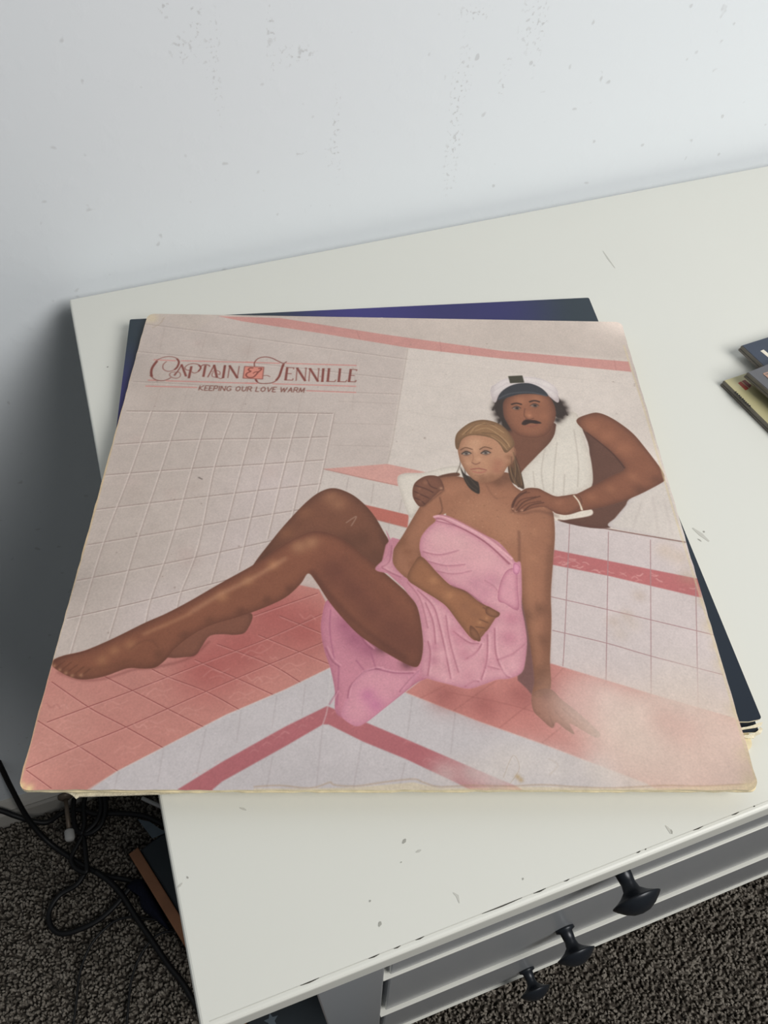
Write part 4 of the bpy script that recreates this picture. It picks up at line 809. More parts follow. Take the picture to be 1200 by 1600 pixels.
['B', [[610.7, 515.3]], 1.42, [120, 80, 60], 0.35, 0],
['B', [[671.7, 515.2]], 1.16, [196, 150, 120], 0.35, 0],
['B', [[684.0, 558.0]], 0.9, [120, 80, 60], 0.35, 0],
['B', [[734.3, 547.5]], 1.17, [120, 80, 60], 0.35, 0],
['B', [[656.7, 480.6]], 1.09, [120, 80, 60], 0.35, 0],
['B', [[759.3, 583.0]], 1.54, [120, 80, 60], 0.35, 0],
['B', [[706.8, 499.9]], 1.42, [120, 80, 60], 0.35, 0],
['B', [[707.2, 470.8]], 1.24, [120, 80, 60], 0.35, 0],
['B', [[667.1, 504.4]], 1.61, [120, 80, 60], 0.35, 0],
['B', [[772.8, 478.4]], 1.3, [196, 150, 120], 0.35, 0],
['B', [[622.5, 560.5]], 1.49, [120, 80, 60], 0.35, 0],
['B', [[654.0, 505.8]], 1.43, [196, 150, 120], 0.35, 0],
['B', [[767.2, 530.8]], 1.51, [120, 80, 60], 0.35, 0],
['B', [[699.0, 546.8]], 1.21, [120, 80, 60], 0.35, 0],
['B', [[611.9, 561.7]], 1.46, [196, 150, 120], 0.35, 0],
['B', [[612.7, 529.5]], 1.3, [120, 80, 60], 0.35, 0],
['P', [[578.2, 529.1], [597.0, 526.0], [618.3, 536.9], [660.7, 566.4], [685.0, 583.4], [701.6, 609.5], [708.6, 623.6], [716.8, 626.0], [713.0, 677.2], [709.1, 710.7], [710.5, 742.0], [710.2, 770.1], [704.3, 802.9], [696.1, 824.2], [677.8, 833.7], [658.6, 835.8], [639.0, 843.2], [614.8, 850.4], [587.0, 843.4], [556.3, 834.2], [545.3, 824.9], [551.7, 782.1], [550.3, 743.1], [544.6, 708.5], [530.1, 684.8], [510.3, 652.0], [479.4, 639.8], [496.3, 614.3], [501.9, 584.2], [496.8, 558.9], [508.2, 593.4], [508.6, 629.5], [530.8, 659.2], [550.7, 678.6], [577.4, 697.6], [591.8, 711.6], [602.9, 727.8], [625.6, 770.7], [637.6, 768.4], [650.8, 752.6], [660.4, 734.3], [672.6, 721.5], [657.7, 708.7], [641.3, 698.2], [622.4, 678.0], [599.5, 667.2], [580.1, 643.8], [555.3, 611.1], [554.4, 579.6], [566.1, 556.7], [582.1, 538.7]], [202, 148, 155], 1.1, 1, 1, [[170, 106, 124], 6.62, 0.55]],
['B', [[596.7, 589.7], [627.8, 602.5], [658.7, 615.1]], 25.89, [210, 160, 162], 0.6, 1],
['S', [[582.1, 538.7], [620.6, 551.9], [661.5, 582.4], [699.7, 627.5]], 2.28, [146, 84, 98], 0.8, 1.44, 1, 1],
['S', [[585.5, 536.6], [624.0, 549.8], [664.9, 580.4], [703.1, 625.5]], 2.88, [222, 172, 178], 0.44000000000000006, 2.16, 1, 1],
['S', [[579.3, 540.8], [617.7, 554.0], [658.6, 584.4], [696.9, 629.4]], 3.59, [178, 112, 128], 0.36000000000000004, 2.99, 1, 1],
['S', [[557.7, 603.3], [585.0, 609.4], [617.4, 600.0]], 2.23, [146, 84, 98], 0.6, 1.41, 1, 1],
['S', [[561.0, 601.3], [588.3, 607.5], [620.7, 598.0]], 2.82, [222, 172, 178], 0.33, 2.12, 1, 1],
['S', [[555.0, 605.2], [582.2, 611.4], [614.6, 602.0]], 3.52, [178, 112, 128], 0.27, 2.93, 1, 1],
['S', [[561.2, 621.3], [594.3, 631.1], [626.0, 628.2]], 2.2, [146, 84, 98], 0.6, 1.39, 1, 1],
['S', [[564.5, 619.3], [597.6, 629.2], [629.3, 626.3]], 2.78, [222, 172, 178], 0.33, 2.08, 1, 1],
['S', [[558.5, 623.2], [591.6, 633.0], [623.2, 630.2]], 3.46, [178, 112, 128], 0.27, 2.88, 1, 1],
['S', [[568.9, 638.9], [603.8, 647.4], [635.5, 640.8]], 2.17, [146, 84, 98], 0.45, 1.37, 1, 1],
['S', [[572.1, 637.0], [607.1, 645.5], [638.8, 638.9]], 2.75, [222, 172, 178], 0.24750000000000003, 2.06, 1, 1],
['S', [[566.2, 640.9], [601.1, 649.3], [632.8, 642.7]], 3.43, [178, 112, 128], 0.2025, 2.85, 1, 1],
['S', [[654.8, 659.3], [669.3, 671.5], [677.8, 689.5]], 2.13, [146, 84, 98], 0.4, 1.35, 1, 1],
['S', [[658.1, 657.4], [672.5, 669.6], [681.0, 687.7]], 2.69, [222, 172, 178], 0.22000000000000003, 2.02, 1, 1],
['S', [[652.1, 661.2], [666.5, 673.3], [675.1, 691.4]], 3.36, [178, 112, 128], 0.18000000000000002, 2.8, 1, 1],
['S', [[545.6, 678.6], [569.8, 708.3], [578.1, 742.9]], 2.07, [146, 84, 98], 0.7, 1.3, 1, 1],
['S', [[548.7, 676.8], [572.9, 706.5], [581.1, 741.2]], 2.61, [222, 172, 178], 0.385, 1.96, 1, 1],
['S', [[543.0, 680.5], [567.2, 710.1], [575.5, 744.6]], 3.26, [178, 112, 128], 0.315, 2.71, 1, 1],
['S', [[557.9, 702.5], [568.4, 737.3], [570.5, 776.5]], 2.02, [146, 84, 98], 0.7, 1.28, 1, 1],
['S', [[561.0, 700.7], [571.5, 735.5], [573.5, 774.8]], 2.56, [222, 172, 178], 0.385, 1.92, 1, 1],
['S', [[555.3, 704.3], [565.9, 739.0], [568.0, 778.2]], 3.19, [178, 112, 128], 0.315, 2.66, 1, 1],
['S', [[589.0, 725.6], [592.3, 770.9], [602.4, 824.6]], 1.97, [146, 84, 98], 0.6, 1.25, 1, 1],
['S', [[592.1, 723.9], [595.3, 769.2], [605.4, 823.1]], 2.49, [222, 172, 178], 0.33, 1.87, 1, 1],
['S', [[586.4, 727.4], [589.7, 772.5], [599.9, 826.2]], 3.11, [178, 112, 128], 0.27, 2.59, 1, 1],
['S', [[578.1, 742.9], [583.8, 781.9], [590.3, 835.1]], 1.95, [146, 84, 98], 0.7, 1.23, 1, 1],
['S', [[581.1, 741.2], [586.9, 780.3], [593.3, 833.6]], 2.47, [222, 172, 178], 0.385, 1.85, 1, 1],
['S', [[575.5, 744.6], [581.3, 783.6], [587.9, 836.7]], 3.08, [178, 112, 128], 0.315, 2.57, 1, 1],
['S', [[599.2, 754.1], [620.5, 772.9], [637.0, 775.0]], 1.98, [146, 84, 98], 0.8, 1.25, 1, 1],
['S', [[602.3, 752.4], [623.6, 771.2], [640.1, 773.3]], 2.51, [222, 172, 178], 0.44000000000000006, 1.88, 1, 1],
['S', [[596.6, 755.8], [618.0, 774.6], [634.4, 776.7]], 3.13, [178, 112, 128], 0.36000000000000004, 2.61, 1, 1],
['S', [[651.1, 759.3], [646.3, 803.2], [634.8, 837.0]], 1.94, [146, 84, 98], 0.7, 1.22, 1, 1],
['S', [[654.3, 757.6], [649.3, 801.6], [637.7, 835.4]], 2.45, [222, 172, 178], 0.385, 1.84, 1, 1],
['S', [[648.5, 761.0], [643.7, 804.8], [632.3, 838.6]], 3.05, [178, 112, 128], 0.315, 2.55, 1, 1],
['S', [[615.6, 801.2], [631.9, 790.4], [640.9, 776.1]], 1.95, [146, 84, 98], 0.8, 1.23, 1, 1],
['S', [[618.6, 799.6], [634.9, 788.7], [643.9, 774.4]], 2.47, [222, 172, 178], 0.44000000000000006, 1.85, 1, 1],
['S', [[613.0, 802.9], [629.3, 792.0], [638.3, 777.7]], 3.08, [178, 112, 128], 0.36000000000000004, 2.57, 1, 1],
['S', [[663.1, 748.0], [660.8, 792.4], [669.3, 824.3], [678.0, 832.6]], 1.94, [146, 84, 98], 0.7, 1.23, 1, 1],
['S', [[666.2, 746.3], [663.9, 790.7], [672.3, 822.7], [681.0, 831.1]], 2.45, [222, 172, 178], 0.385, 1.84, 1, 1],
['S', [[660.4, 749.7], [658.3, 794.0], [666.7, 825.9], [675.4, 834.2]], 3.06, [178, 112, 128], 0.315, 2.55, 1, 1],
['S', [[646.3, 813.9], [665.0, 819.1]], 1.91, [146, 84, 98], 0.6, 1.21, 1, 1],
['S', [[649.3, 812.3], [668.0, 817.5]], 2.42, [222, 172, 178], 0.33, 1.82, 1, 1],
['S', [[643.8, 815.5], [662.5, 820.7]], 3.02, [178, 112, 128], 0.27, 2.52, 1, 1],
['S', [[661.8, 803.1], [687.1, 792.2], [707.6, 775.7]], 1.96, [146, 84, 98], 0.6, 1.23, 1, 1],
['S', [[664.8, 801.5], [690.2, 790.6], [710.7, 774.0]], 2.47, [222, 172, 178], 0.33, 1.85, 1, 1],
['S', [[659.2, 804.8], [684.5, 793.8], [704.9, 777.3]], 3.08, [178, 112, 128], 0.27, 2.57, 1, 1],
['S', [[610.3, 847.4], [625.2, 838.1], [631.7, 839.1]], 1.88, [146, 84, 98], 0.7, 1.18, 1, 1],
['S', [[613.3, 845.8], [628.2, 836.5], [634.7, 837.5]], 2.37, [222, 172, 178], 0.385, 1.78, 1, 1],
['S', [[607.9, 848.9], [622.7, 839.6], [629.3, 840.6]], 2.96, [178, 112, 128], 0.315, 2.46, 1, 1],
['S', [[556.5, 830.1], [561.9, 792.9], [559.0, 771.1]], 1.93, [146, 84, 98], 0.7, 1.22, 1, 1],
['S', [[559.4, 828.5], [564.9, 791.3], [562.0, 769.4]], 2.45, [222, 172, 178], 0.385, 1.83, 1, 1],
['S', [[554.1, 831.7], [559.5, 794.6], [556.5, 772.7]], 3.05, [178, 112, 128], 0.315, 2.54, 1, 1],
['S', [[489.8, 636.0], [504.2, 645.8], [520.6, 654.4]], 2.16, [146, 84, 98], 0.6, 1.36, 1, 1],
['S', [[492.9, 634.0], [507.4, 643.9], [523.8, 652.5]], 2.73, [222, 172, 178], 0.33, 2.05, 1, 1],
['S', [[487.2, 637.9], [501.6, 647.7], [518.0, 656.3]], 3.41, [178, 112, 128], 0.27, 2.84, 1, 1],
['S', [[507.1, 590.8], [502.5, 623.2], [489.8, 634.7]], 2.2, [146, 84, 98], 0.6, 1.39, 1, 1],
['S', [[510.4, 588.7], [505.6, 621.2], [492.9, 632.8]], 2.79, [222, 172, 178], 0.33, 2.09, 1, 1],
['S', [[504.5, 592.8], [499.8, 625.1], [487.2, 636.6]], 3.48, [178, 112, 128], 0.27, 2.9, 1, 1],
['S', [[530.7, 664.2], [550.1, 696.6], [560.0, 748.7]], 2.07, [146, 84, 98], 0.5, 1.31, 1, 1],
['S', [[533.8, 662.3], [553.2, 694.8], [563.0, 747.0]], 2.62, [222, 172, 178], 0.275, 1.97, 1, 1],
['S', [[528.1, 666.0], [547.5, 698.4], [557.4, 750.4]], 3.27, [178, 112, 128], 0.225, 2.73, 1, 1],
['B', [[690.8, 730.6], [683.2, 764.7]], 13.81, [178, 108, 126], 0.5, 1],
['B', [[565.3, 803.7], [568.3, 782.0]], 9.2, [172, 108, 124], 0.5, 1],
['B', [[606.0, 770.8], [599.2, 754.1], [612.3, 792.6]], 10.4, [180, 116, 130], 0.5, 1],
['B', [[646.8, 808.6], [616.3, 829.8]], 12.05, [182, 120, 132], 0.35, 1],
['B', [[638.8, 665.6], [652.7, 683.7], [665.2, 659.2]], 13.48, [182, 122, 138], 0.5, 1],
['B', [[586.8, 573.9], [618.5, 582.9]], 16.74, [210, 164, 164], 0.5, 1],
['B', [[582.8, 835.2], [580.3, 792.8]], 9.06, [214, 162, 168], 0.5, 1],
['B', [[684.8, 813.7], [669.3, 824.3]], 8.05, [214, 162, 168], 0.5, 1],
['S', [[581.2, 534.6], [599.6, 538.5], [659.6, 579.8], [697.6, 627.5]], 2.65, [150, 88, 100], 0.75, 1.2, 0, 1],
['S', [[579.2, 530.4], [600.0, 531.6], [660.2, 571.7], [704.0, 617.2]], 3.87, [218, 166, 170], 0.85, 1.09, 0, 1],
['S', [[589.3, 526.1], [621.6, 536.8], [662.9, 566.3], [701.6, 609.5]], 1.45, [160, 98, 100], 0.6, 0.85, 0, 1],
['P', [[707.3, 635.0], [693.1, 640.2], [681.8, 659.0], [674.3, 683.6], [673.8, 699.1], [683.5, 703.8], [698.5, 715.5], [705.1, 710.7], [706.8, 677.2], [709.2, 646.3]], [204, 146, 156], 1.01, 1, 1, [[160, 94, 114], 4.47, 0.65]],
['P', [[706.3, 624.9], [715.0, 632.4], [710.1, 647.6], [703.2, 643.9]], [214, 150, 170], 0.92, 1, 1, [[160, 90, 116], 2.3, 0.6]],
['P', [[555.2, 613.6], [580.0, 646.4], [599.4, 669.6], [622.3, 680.4], [641.2, 699.4], [656.5, 709.9], [671.6, 721.5], [664.6, 732.0], [650.8, 752.6], [643.6, 754.9], [633.6, 769.5], [624.2, 764.0], [609.9, 741.5], [591.9, 710.4], [577.4, 696.4], [550.8, 676.2], [530.9, 656.8], [542.2, 626.6]], [146, 98, 70], 0.99, 1, 1, [[94, 62, 46], 5.48, 0.5]],
['B', [[572.0, 660.1], [596.2, 687.8]], 7.82, [176, 124, 88], 0.6, 1],
['B', [[634.3, 723.0], [620.3, 707.9]], 8.69, [130, 88, 66], 0.5, 1],
['S', [[652.0, 715.8], [663.2, 725.1]], 1.41, [80, 52, 40], 0.8, 0.76, 1, 1],
['S', [[640.6, 732.2], [654.0, 738.9]], 1.39, [80, 52, 40], 0.8, 0.75, 1, 1],
['S', [[633.5, 745.9], [647.2, 748.1]], 1.38, [80, 52, 40], 0.8, 0.74, 1, 1],
['S', [[628.9, 753.9], [636.2, 761.7]], 1.37, [80, 52, 40], 0.8, 0.74, 1, 1],
['S', [[648.3, 711.2], [659.8, 718.1]], 1.41, [80, 52, 40], 0.8, 0.76, 1, 1],
['B', [[640.1, 737.9]], 3.21, [176, 126, 90], 0.6, 1],
['B', [[651.8, 729.8]], 3.23, [176, 126, 90], 0.6, 1],
['P', [[625.7, 743.7], [634.9, 752.7], [639.7, 766.1], [637.3, 771.7], [631.7, 768.4], [624.5, 759.5]], [134, 90, 66], 0.84, 1, 1, [[90, 58, 44], 3.15, 0.6]],
['P', [[654.6, 708.8], [666.1, 715.7], [673.6, 721.5], [668.9, 728.5], [659.0, 727.4], [651.6, 720.5]], [136, 92, 68], 0.87, 1, 1, [[90, 58, 44], 3.25, 0.6]],
['B', [[635.0, 713.6], [641.3, 722.9], [630.7, 729.9]], 5.4, [160, 112, 80], 0.5, 1],
['S', [[600.4, 669.6], [627.1, 684.0], [650.7, 707.6]], 1.77, [110, 64, 72], 0.6, 1.0, 0, 1],
['S', [[712.7, 516.1], [733.1, 521.4], [756.0, 515.5], [777.6, 520.9], [793.2, 527.7]], 4.37, [84, 54, 44], 0.45, 3.12, 0, 1],
['P', [[741.7, 466.7], [764.7, 464.8], [778.3, 473.5], [797.3, 483.4], [834.3, 478.5], [835.8, 504.5], [807.2, 523.3], [785.9, 516.5], [770.5, 506.8], [751.2, 509.9], [733.6, 517.2], [719.0, 518.8], [713.3, 510.4], [719.9, 490.3]], [132, 86, 66], 1.14, 1, 1, [[84, 54, 44], 5.08, 0.5]],
['S', [[721.5, 506.0], [734.5, 490.1], [760.0, 483.9]], 1.65, [74, 46, 38], 0.75, 0.89, 1, 1],
['S', [[724.9, 515.9], [742.3, 500.1], [767.7, 494.0]], 1.64, [74, 46, 38], 0.75, 0.88, 1, 1],
['S', [[716.3, 503.3], [728.9, 480.0], [750.0, 473.9]], 1.66, [74, 46, 38], 0.75, 0.89, 1, 1],
['B', [[797.5, 497.9]], 8.89, [156, 104, 80], 0.5, 1],
['B', [[715.5, 510.4]], 2.76, [186, 138, 112], 0.8, 1],
['B', [[720.4, 516.0]], 2.75, [186, 138, 112], 0.8, 1],
['B', [[731.7, 514.4]], 2.76, [186, 138, 112], 0.8, 1],
['S', [[826.1, 480.1], [832.9, 494.5], [835.5, 513.0]], 2.55, [222, 210, 190], 1, 0.76, 0, 1],
['S', [[715.6, 509.0], [724.5, 488.8], [744.6, 471.0]], 2.04, [70, 44, 36], 0.8, 1.02, 1, 1],
['S', [[721.5, 516.0], [737.2, 495.8], [767.0, 482.4]], 2.03, [70, 44, 36], 0.8, 1.01, 1, 1],
['S', [[733.6, 517.2], [748.7, 502.8], [771.9, 496.8]], 2.02, [70, 44, 36], 0.8, 1.01, 1, 1],
['P', [[544.8, 475.4], [549.9, 454.7], [567.5, 439.5], [585.9, 437.7], [595.7, 446.6], [600.2, 467.3], [592.0, 473.2], [580.2, 486.5], [559.2, 508.2], [547.5, 494.2]], [118, 78, 62], 1.16, 1, 1, [[84, 54, 44], 5.14, 0.45]],
['S', [[549.7, 460.6], [567.5, 467.7], [580.6, 476.3]], 1.93, [66, 42, 36], 0.75, 0.9, 1, 1],
['S', [[547.1, 473.9], [561.3, 482.4], [573.3, 489.5]], 1.91, [66, 42, 36], 0.75, 0.89, 1, 1],
['S', [[547.7, 488.4], [557.5, 494.0], [565.0, 502.5]], 1.89, [66, 42, 36], 0.75, 0.88, 1, 1],
['S', [[570.7, 446.9], [576.8, 461.7], [587.8, 467.4]], 1.94, [66, 42, 36], 0.75, 0.91, 1, 1],
['B', [[568.1, 453.0]], 5.19, [150, 104, 82], 0.5, 1],
['B', [[594.7, 465.9]], 3.22, [180, 136, 110], 0.7, 1],
['B', [[556.3, 467.9], [554.7, 481.1], [557.5, 495.4]], 2.8, [146, 100, 80], 0.5, 1],
['S', [[561.4, 508.2], [582.3, 487.9], [600.1, 470.2]], 3.17, [84, 54, 44], 0.5, 2.03, 0, 1],
['P', [[709.2, 857.2], [734.6, 851.0], [749.3, 867.1], [769.7, 887.0], [785.3, 904.5], [796.5, 919.8], [790.0, 925.6], [771.8, 914.2], [755.8, 904.6], [759.9, 919.9], [749.8, 914.2], [736.7, 902.7], [730.0, 911.4], [717.0, 898.9], [706.0, 883.2]], [146, 104, 86], 1.33, 0.85, 1, [[104, 72, 60], 4.74, 0.4]],
['S', [[737.4, 885.1], [748.7, 902.7]], 1.33, [110, 76, 64], 0.6, 0.95, 0, 1],
['S', [[747.4, 880.1], [767.2, 902.6]], 1.34, [110, 76, 64], 0.6, 0.95, 0, 1],
['S', [[728.9, 893.0], [732.2, 908.5]], 1.32, [110, 76, 64], 0.6, 0.95, 0, 1],
['B', [[726.8, 860.2], [720.0, 839.7]], 8.86, [96, 66, 56], 0.4, 0],
['P', [[635.9, 441.5], [631.9, 415.7], [639.9, 433.8], [659.6, 445.6], [661.6, 476.6], [650.7, 472.4], [641.5, 459.3]], [56, 46, 40], 1.3, 1, 1, None],
['P', [[718.7, 405.0], [732.0, 389.1], [736.3, 414.0], [739.8, 433.8], [740.8, 465.2], [729.1, 458.0], [719.1, 444.7]], [94, 70, 52], 1.32, 1, 1, [[56, 42, 34], 3.97, 0.5]],
['S', [[632.0, 379.8], [632.6, 406.4], [624.0, 431.1]], 1.61, [70, 54, 44], 0.7, 0.8, 0, 1],
['S', [[637.1, 390.7], [639.8, 418.6], [638.8, 448.9]], 1.73, [50, 42, 38], 0.8, 0.8, 0, 1],
['P', [[631.3, 355.8], [631.3, 390.8], [635.7, 411.0], [643.6, 430.8], [653.9, 445.7], [667.1, 451.5], [686.8, 448.2], [704.0, 435.9], [716.5, 414.3], [726.8, 404.9], [735.4, 379.6], [732.5, 363.7], [718.1, 341.2], [683.7, 325.3], [649.5, 332.6]], [176, 130, 102], 1.22, 1, 1, [[116, 78, 58], 8.11, 0.5]],
['B', [[663.3, 355.2], [656.1, 371.4]], 12.41, [200, 156, 126], 0.6, 1],
['B', [[701.2, 405.3], [696.2, 420.8]], 10.7, [158, 102, 82], 0.6, 1],
['B', [[665.9, 396.5], [647.7, 406.1]], 6.73, [200, 154, 124], 0.5, 1],
['P', [[626.9, 368.7], [627.0, 347.7], [634.3, 327.9], [658.8, 304.1], [686.1, 296.8], [714.2, 308.1], [729.8, 332.8], [735.5, 357.2], [729.6, 368.5], [716.6, 379.9], [709.0, 360.9], [698.5, 346.5], [680.1, 338.6], [655.1, 337.4], [638.8, 349.2], [631.4, 371.8]], [140, 106, 76], 1.26, 1, 1, [[94, 70, 52], 5.59, 0.6]],
['S', [[640.9, 336.0], [662.9, 314.1], [691.3, 306.8], [719.3, 329.7]], 1.84, [186, 150, 112], 0.6, 1.13, 1, 1],
['S', [[665.6, 325.7], [690.3, 318.6], [717.6, 346.1], [726.3, 365.4]], 1.82, [186, 150, 112], 0.6, 1.12, 1, 1],
['S', [[655.5, 332.5], [666.4, 315.7], [685.4, 305.2]], 1.84, [186, 150, 112], 0.6, 1.13, 1, 1],
['S', [[694.5, 338.3], [710.9, 354.4], [720.8, 373.5]], 1.8, [186, 150, 112], 0.6, 1.11, 1, 1],
['S', [[647.1, 332.6], [670.6, 308.9], [703.3, 308.3]], 1.7, [84, 62, 46], 0.6, 1.14, 1, 1],
['S', [[677.2, 330.4], [704.4, 334.9], [722.1, 360.6]], 1.68, [84, 62, 46], 0.6, 1.12, 1, 1],
['S', [[734.1, 370.0], [734.4, 389.1], [725.7, 404.9]], 1.9, [110, 74, 58], 0.6, 1.09, 0, 1],
['B', [[644.9, 379.5]], 8.19, [110, 82, 72], 0.5, 0],
['S', [[634.7, 375.0], [644.6, 368.4], [657.2, 373.0]], 2.06, [92, 64, 48], 0.9, 0.82, 0, 1],
['P', [[637.6, 383.6], [645.0, 378.6], [652.9, 382.6], [644.4, 386.5]], [196, 182, 168], 0.68, 1, 1, None],
['B', [[644.7, 382.7]], 3.95, [60, 50, 46], 1, 0],
['S', [[636.4, 384.4], [645.1, 378.0], [654.1, 382.6]], 2.32, [50, 38, 34], 0.95, 0.68, 0, 1],
['S', [[637.5, 385.2], [644.4, 387.5], [652.8, 384.2]], 1.22, [90, 64, 54], 0.7, 0.68, 0, 1],
['B', [[680.4, 377.4]], 8.21, [110, 82, 72], 0.5, 0],
['S', [[670.2, 372.8], [680.1, 366.2], [692.7, 370.8]], 2.06, [92, 64, 48], 0.9, 0.82, 0, 1],
['P', [[673.0, 381.4], [680.4, 376.4], [688.3, 380.4], [679.7, 384.3]], [196, 182, 168], 0.68, 1, 1, None],
['B', [[680.1, 380.5]], 3.96, [60, 50, 46], 1, 0],
['S', [[671.7, 382.3], [680.5, 375.8], [689.5, 380.4]], 2.32, [50, 38, 34], 0.95, 0.68, 0, 1],
['S', [[672.8, 383.0], [679.7, 385.3], [688.2, 382.0]], 1.23, [90, 64, 54], 0.7, 0.68, 0, 1],
['S', [[656.9, 376.2], [656.6, 395.1], [653.7, 402.9]], 1.76, [140, 96, 76], 0.5, 1.22, 0, 1],
['S', [[653.6, 404.5], [660.2, 409.0], [668.7, 404.3]], 1.88, [112, 72, 60], 0.8, 0.94, 0, 1],
['S', [[650.0, 421.5], [664.0, 419.0], [678.7, 422.6]], 2.13, [140, 78, 70], 0.9, 0.8, 0, 1],
['S', [[653.1, 426.0], [664.4, 428.9], [676.2, 425.7]], 2.65, [168, 100, 88], 0.8, 0.93, 0, 1],
['S', [[655.8, 435.1], [664.9, 436.5], [673.2, 433.3]], 1.84, [130, 88, 70], 0.4, 1.32, 0, 1],
['S', [[729.7, 378.1], [731.3, 417.1], [724.9, 455.1]], 1.74, [150, 118, 88], 0.6, 0.8, 0, 1],
['S', [[731.6, 378.1], [733.2, 417.1], [726.7, 455.0]], 1.2, [50, 38, 32], 0.6, 0.67, 0, 1],
['S', [[725.0, 389.2], [722.4, 424.9], [731.2, 459.4]], 1.73, [150, 118, 88], 0.6, 0.8, 0, 1],
['S', [[726.9, 389.2], [724.2, 424.9], [733.0, 459.4]], 1.2, [50, 38, 32], 0.6, 0.66, 0, 1],
['S', [[732.0, 389.1], [737.4, 424.7], [738.2, 457.8]], 1.73, [150, 118, 88], 0.6, 0.8, 0, 1],
['S', [[733.9, 389.1], [739.3, 424.7], [740.0, 457.8]], 1.2, [50, 38, 32], 0.6, 0.66, 0, 1],
['S', [[720.7, 408.1], [723.0, 440.1], [729.1, 458.0]], 1.72, [150, 118, 88], 0.6, 0.79, 0, 1],
['S', [[722.5, 408.0], [724.9, 440.1], [730.9, 457.9]], 1.19, [50, 38, 32], 0.6, 0.66, 0, 1],
['S', [[637.4, 436.9], [645.0, 457.7], [657.6, 470.8]], 1.3, [100, 84, 70], 0.6, 0.65, 0, 1],
['S', [[644.3, 436.8], [652.3, 451.7], [660.4, 463.4]], 1.3, [100, 84, 70], 0.6, 0.65, 0, 1],
['B', [[670.1, 442.4], [685.3, 439.2]], 9.19, [120, 80, 60], 0.5, 0],
['B', [[721.5, 389.3], [722.8, 409.6]], 6.75, [128, 86, 64], 0.5, 0],
['B', [[610.0, 974.5], [655.5, 961.0], [574.6, 979.0]], 23.09, [196, 184, 178], 0.6, 0],
['B', [[771.5, 875.1], [819.5, 894.7], [859.9, 923.5], [798.4, 854.8]], 40.27, [206, 184, 176], 0.6, 0],
['B', [[931.4, 894.4], [967.8, 932.8], [897.1, 960.7], [843.1, 960.8], [973.2, 978.7], [832.4, 923.6]], 57.09, [208, 188, 176], 0.68, 0],
['B', [[824.1, 869.9], [858.7, 884.7]], 29.03, [212, 194, 184], 0.5, 0],
['B', [[682.1, 960.9], [725.4, 969.9], [644.4, 983.4], [786.9, 974.4]], 30.3, [202, 192, 186], 0.75, 0],
['B', [[946.3, 833.5], [912.6, 854.3]], 39.86, [200, 188, 180], 0.5, 0],
['B', [[882.5, 904.3], [905.8, 923.4]], 24.49, [196, 150, 140], 0.35, 0],
['B', [[910.4, 904.2], [947.0, 942.2], [848.8, 933.0], [988.8, 923.2], [972.0, 983.2], [892.8, 978.8]], 64.39, [205, 186, 172], 0.55, 0],
['B', [[918.5, 909.0], [897.5, 899.4]], 22.79, [196, 158, 148], 0.4, 0],
['S', [[315.2, 995.7], [349.3, 994.0], [383.8, 997.4], [400.9, 995.7], [417.9, 989.6], [423.2, 993.1], [452.6, 994.8], [495.8, 988.7], [530.7, 985.2], [543.6, 989.6], [565.0, 995.7], [608.5, 993.9], [660.8, 994.8], [704.7, 993.0], [748.1, 995.6], [800.4, 997.4], [871.6, 993.9], [924.4, 994.7], [996.4, 991.2]], 1.39, [166, 138, 110], 0.75, 0.7, 0, 1],
['P', [[315.4, 998.3], [383.9, 998.3], [452.6, 996.5], [530.5, 989.6], [564.9, 997.4], [704.3, 995.6], [800.2, 998.3], [924.2, 995.6], [1001.7, 991.2], [1001.1, 1005.2], [316.0, 1005.1]], [206, 188, 150], 1.3, 0.55, 0, None],
['B', [[979.3, 611.7], [986.1, 649.9], [960.7, 598.8]], 16.46, [184, 160, 130], 0.3, 0],
['B', [[998.2, 745.7], [1000.4, 812.1], [999.7, 884.3], [994.5, 951.4], [991.6, 983.2]], 13.61, [196, 178, 150], 0.55, 0],
['B', [[849.1, 735.2], [871.6, 723.5], [899.2, 687.6]], 10.95, [180, 158, 140], 0.35, 0],
['B', [[998.0, 698.8], [997.4, 779.4]], 9.73, [190, 172, 148], 0.5, 0],
['B', [[854.8, 758.0], [878.2, 740.8]], 12.82, [186, 168, 152], 0.3, 0],
['S', [[991.3, 77.1], [995.0, 282.2], [993.8, 502.3], [997.0, 710.8], [997.0, 894.2], [998.9, 994.7]], 3.52, [200, 184, 150], 0.6, 1.76, 0, 1],
['S', [[-1.4, 14.8], [-1.0, 214.8], [1.3, 515.8], [-1.1, 774.6], [0.4, 992.3]], 3.56, [196, 170, 128], 0.7, 1.78, 0, 1],
['B', [[2.8, 8.4], [12.1, 16.5]], 13.3, [206, 190, 160], 0.8, 0],
['B', [[2.8, 994.9], [14.7, 998.3]], 5.94, [214, 190, 140], 0.9, 0],
['B', [[997.1, 994.7], [986.0, 996.5]], 7.96, [214, 196, 160], 0.8, 0],
['S', [[17.0, 45.4], [30.6, 32.7], [36.4, 11.6]], 1.98, [170, 150, 128], 0.7, 0.99, 0, 1],
['S', [[967.2, 1000.0], [984.2, 996.5], [999.8, 985.9]], 1.33, [226, 204, 170], 0.8, 0.71, 0, 1],
['S', [[167.4, 448.7], [174.7, 453.0]], 2.05, [80, 68, 62], 0.8, 0.64, 0, 1],
['S', [[429.8, 544.8], [447.0, 530.8], [438.6, 551.5]], 1.1, [210, 190, 176], 0.6, 0.61, 0, 1],
['S', [[653.2, 983.4], [669.8, 951.8], [676.7, 970.0], [661.0, 992.2]], 0.71, [170, 150, 130], 0.6, 0.44, 0, 1],
['S', [[718.4, 956.3], [730.5, 965.4], [717.1, 978.9]], 0.72, [170, 150, 130], 0.6, 0.45, 0, 1],
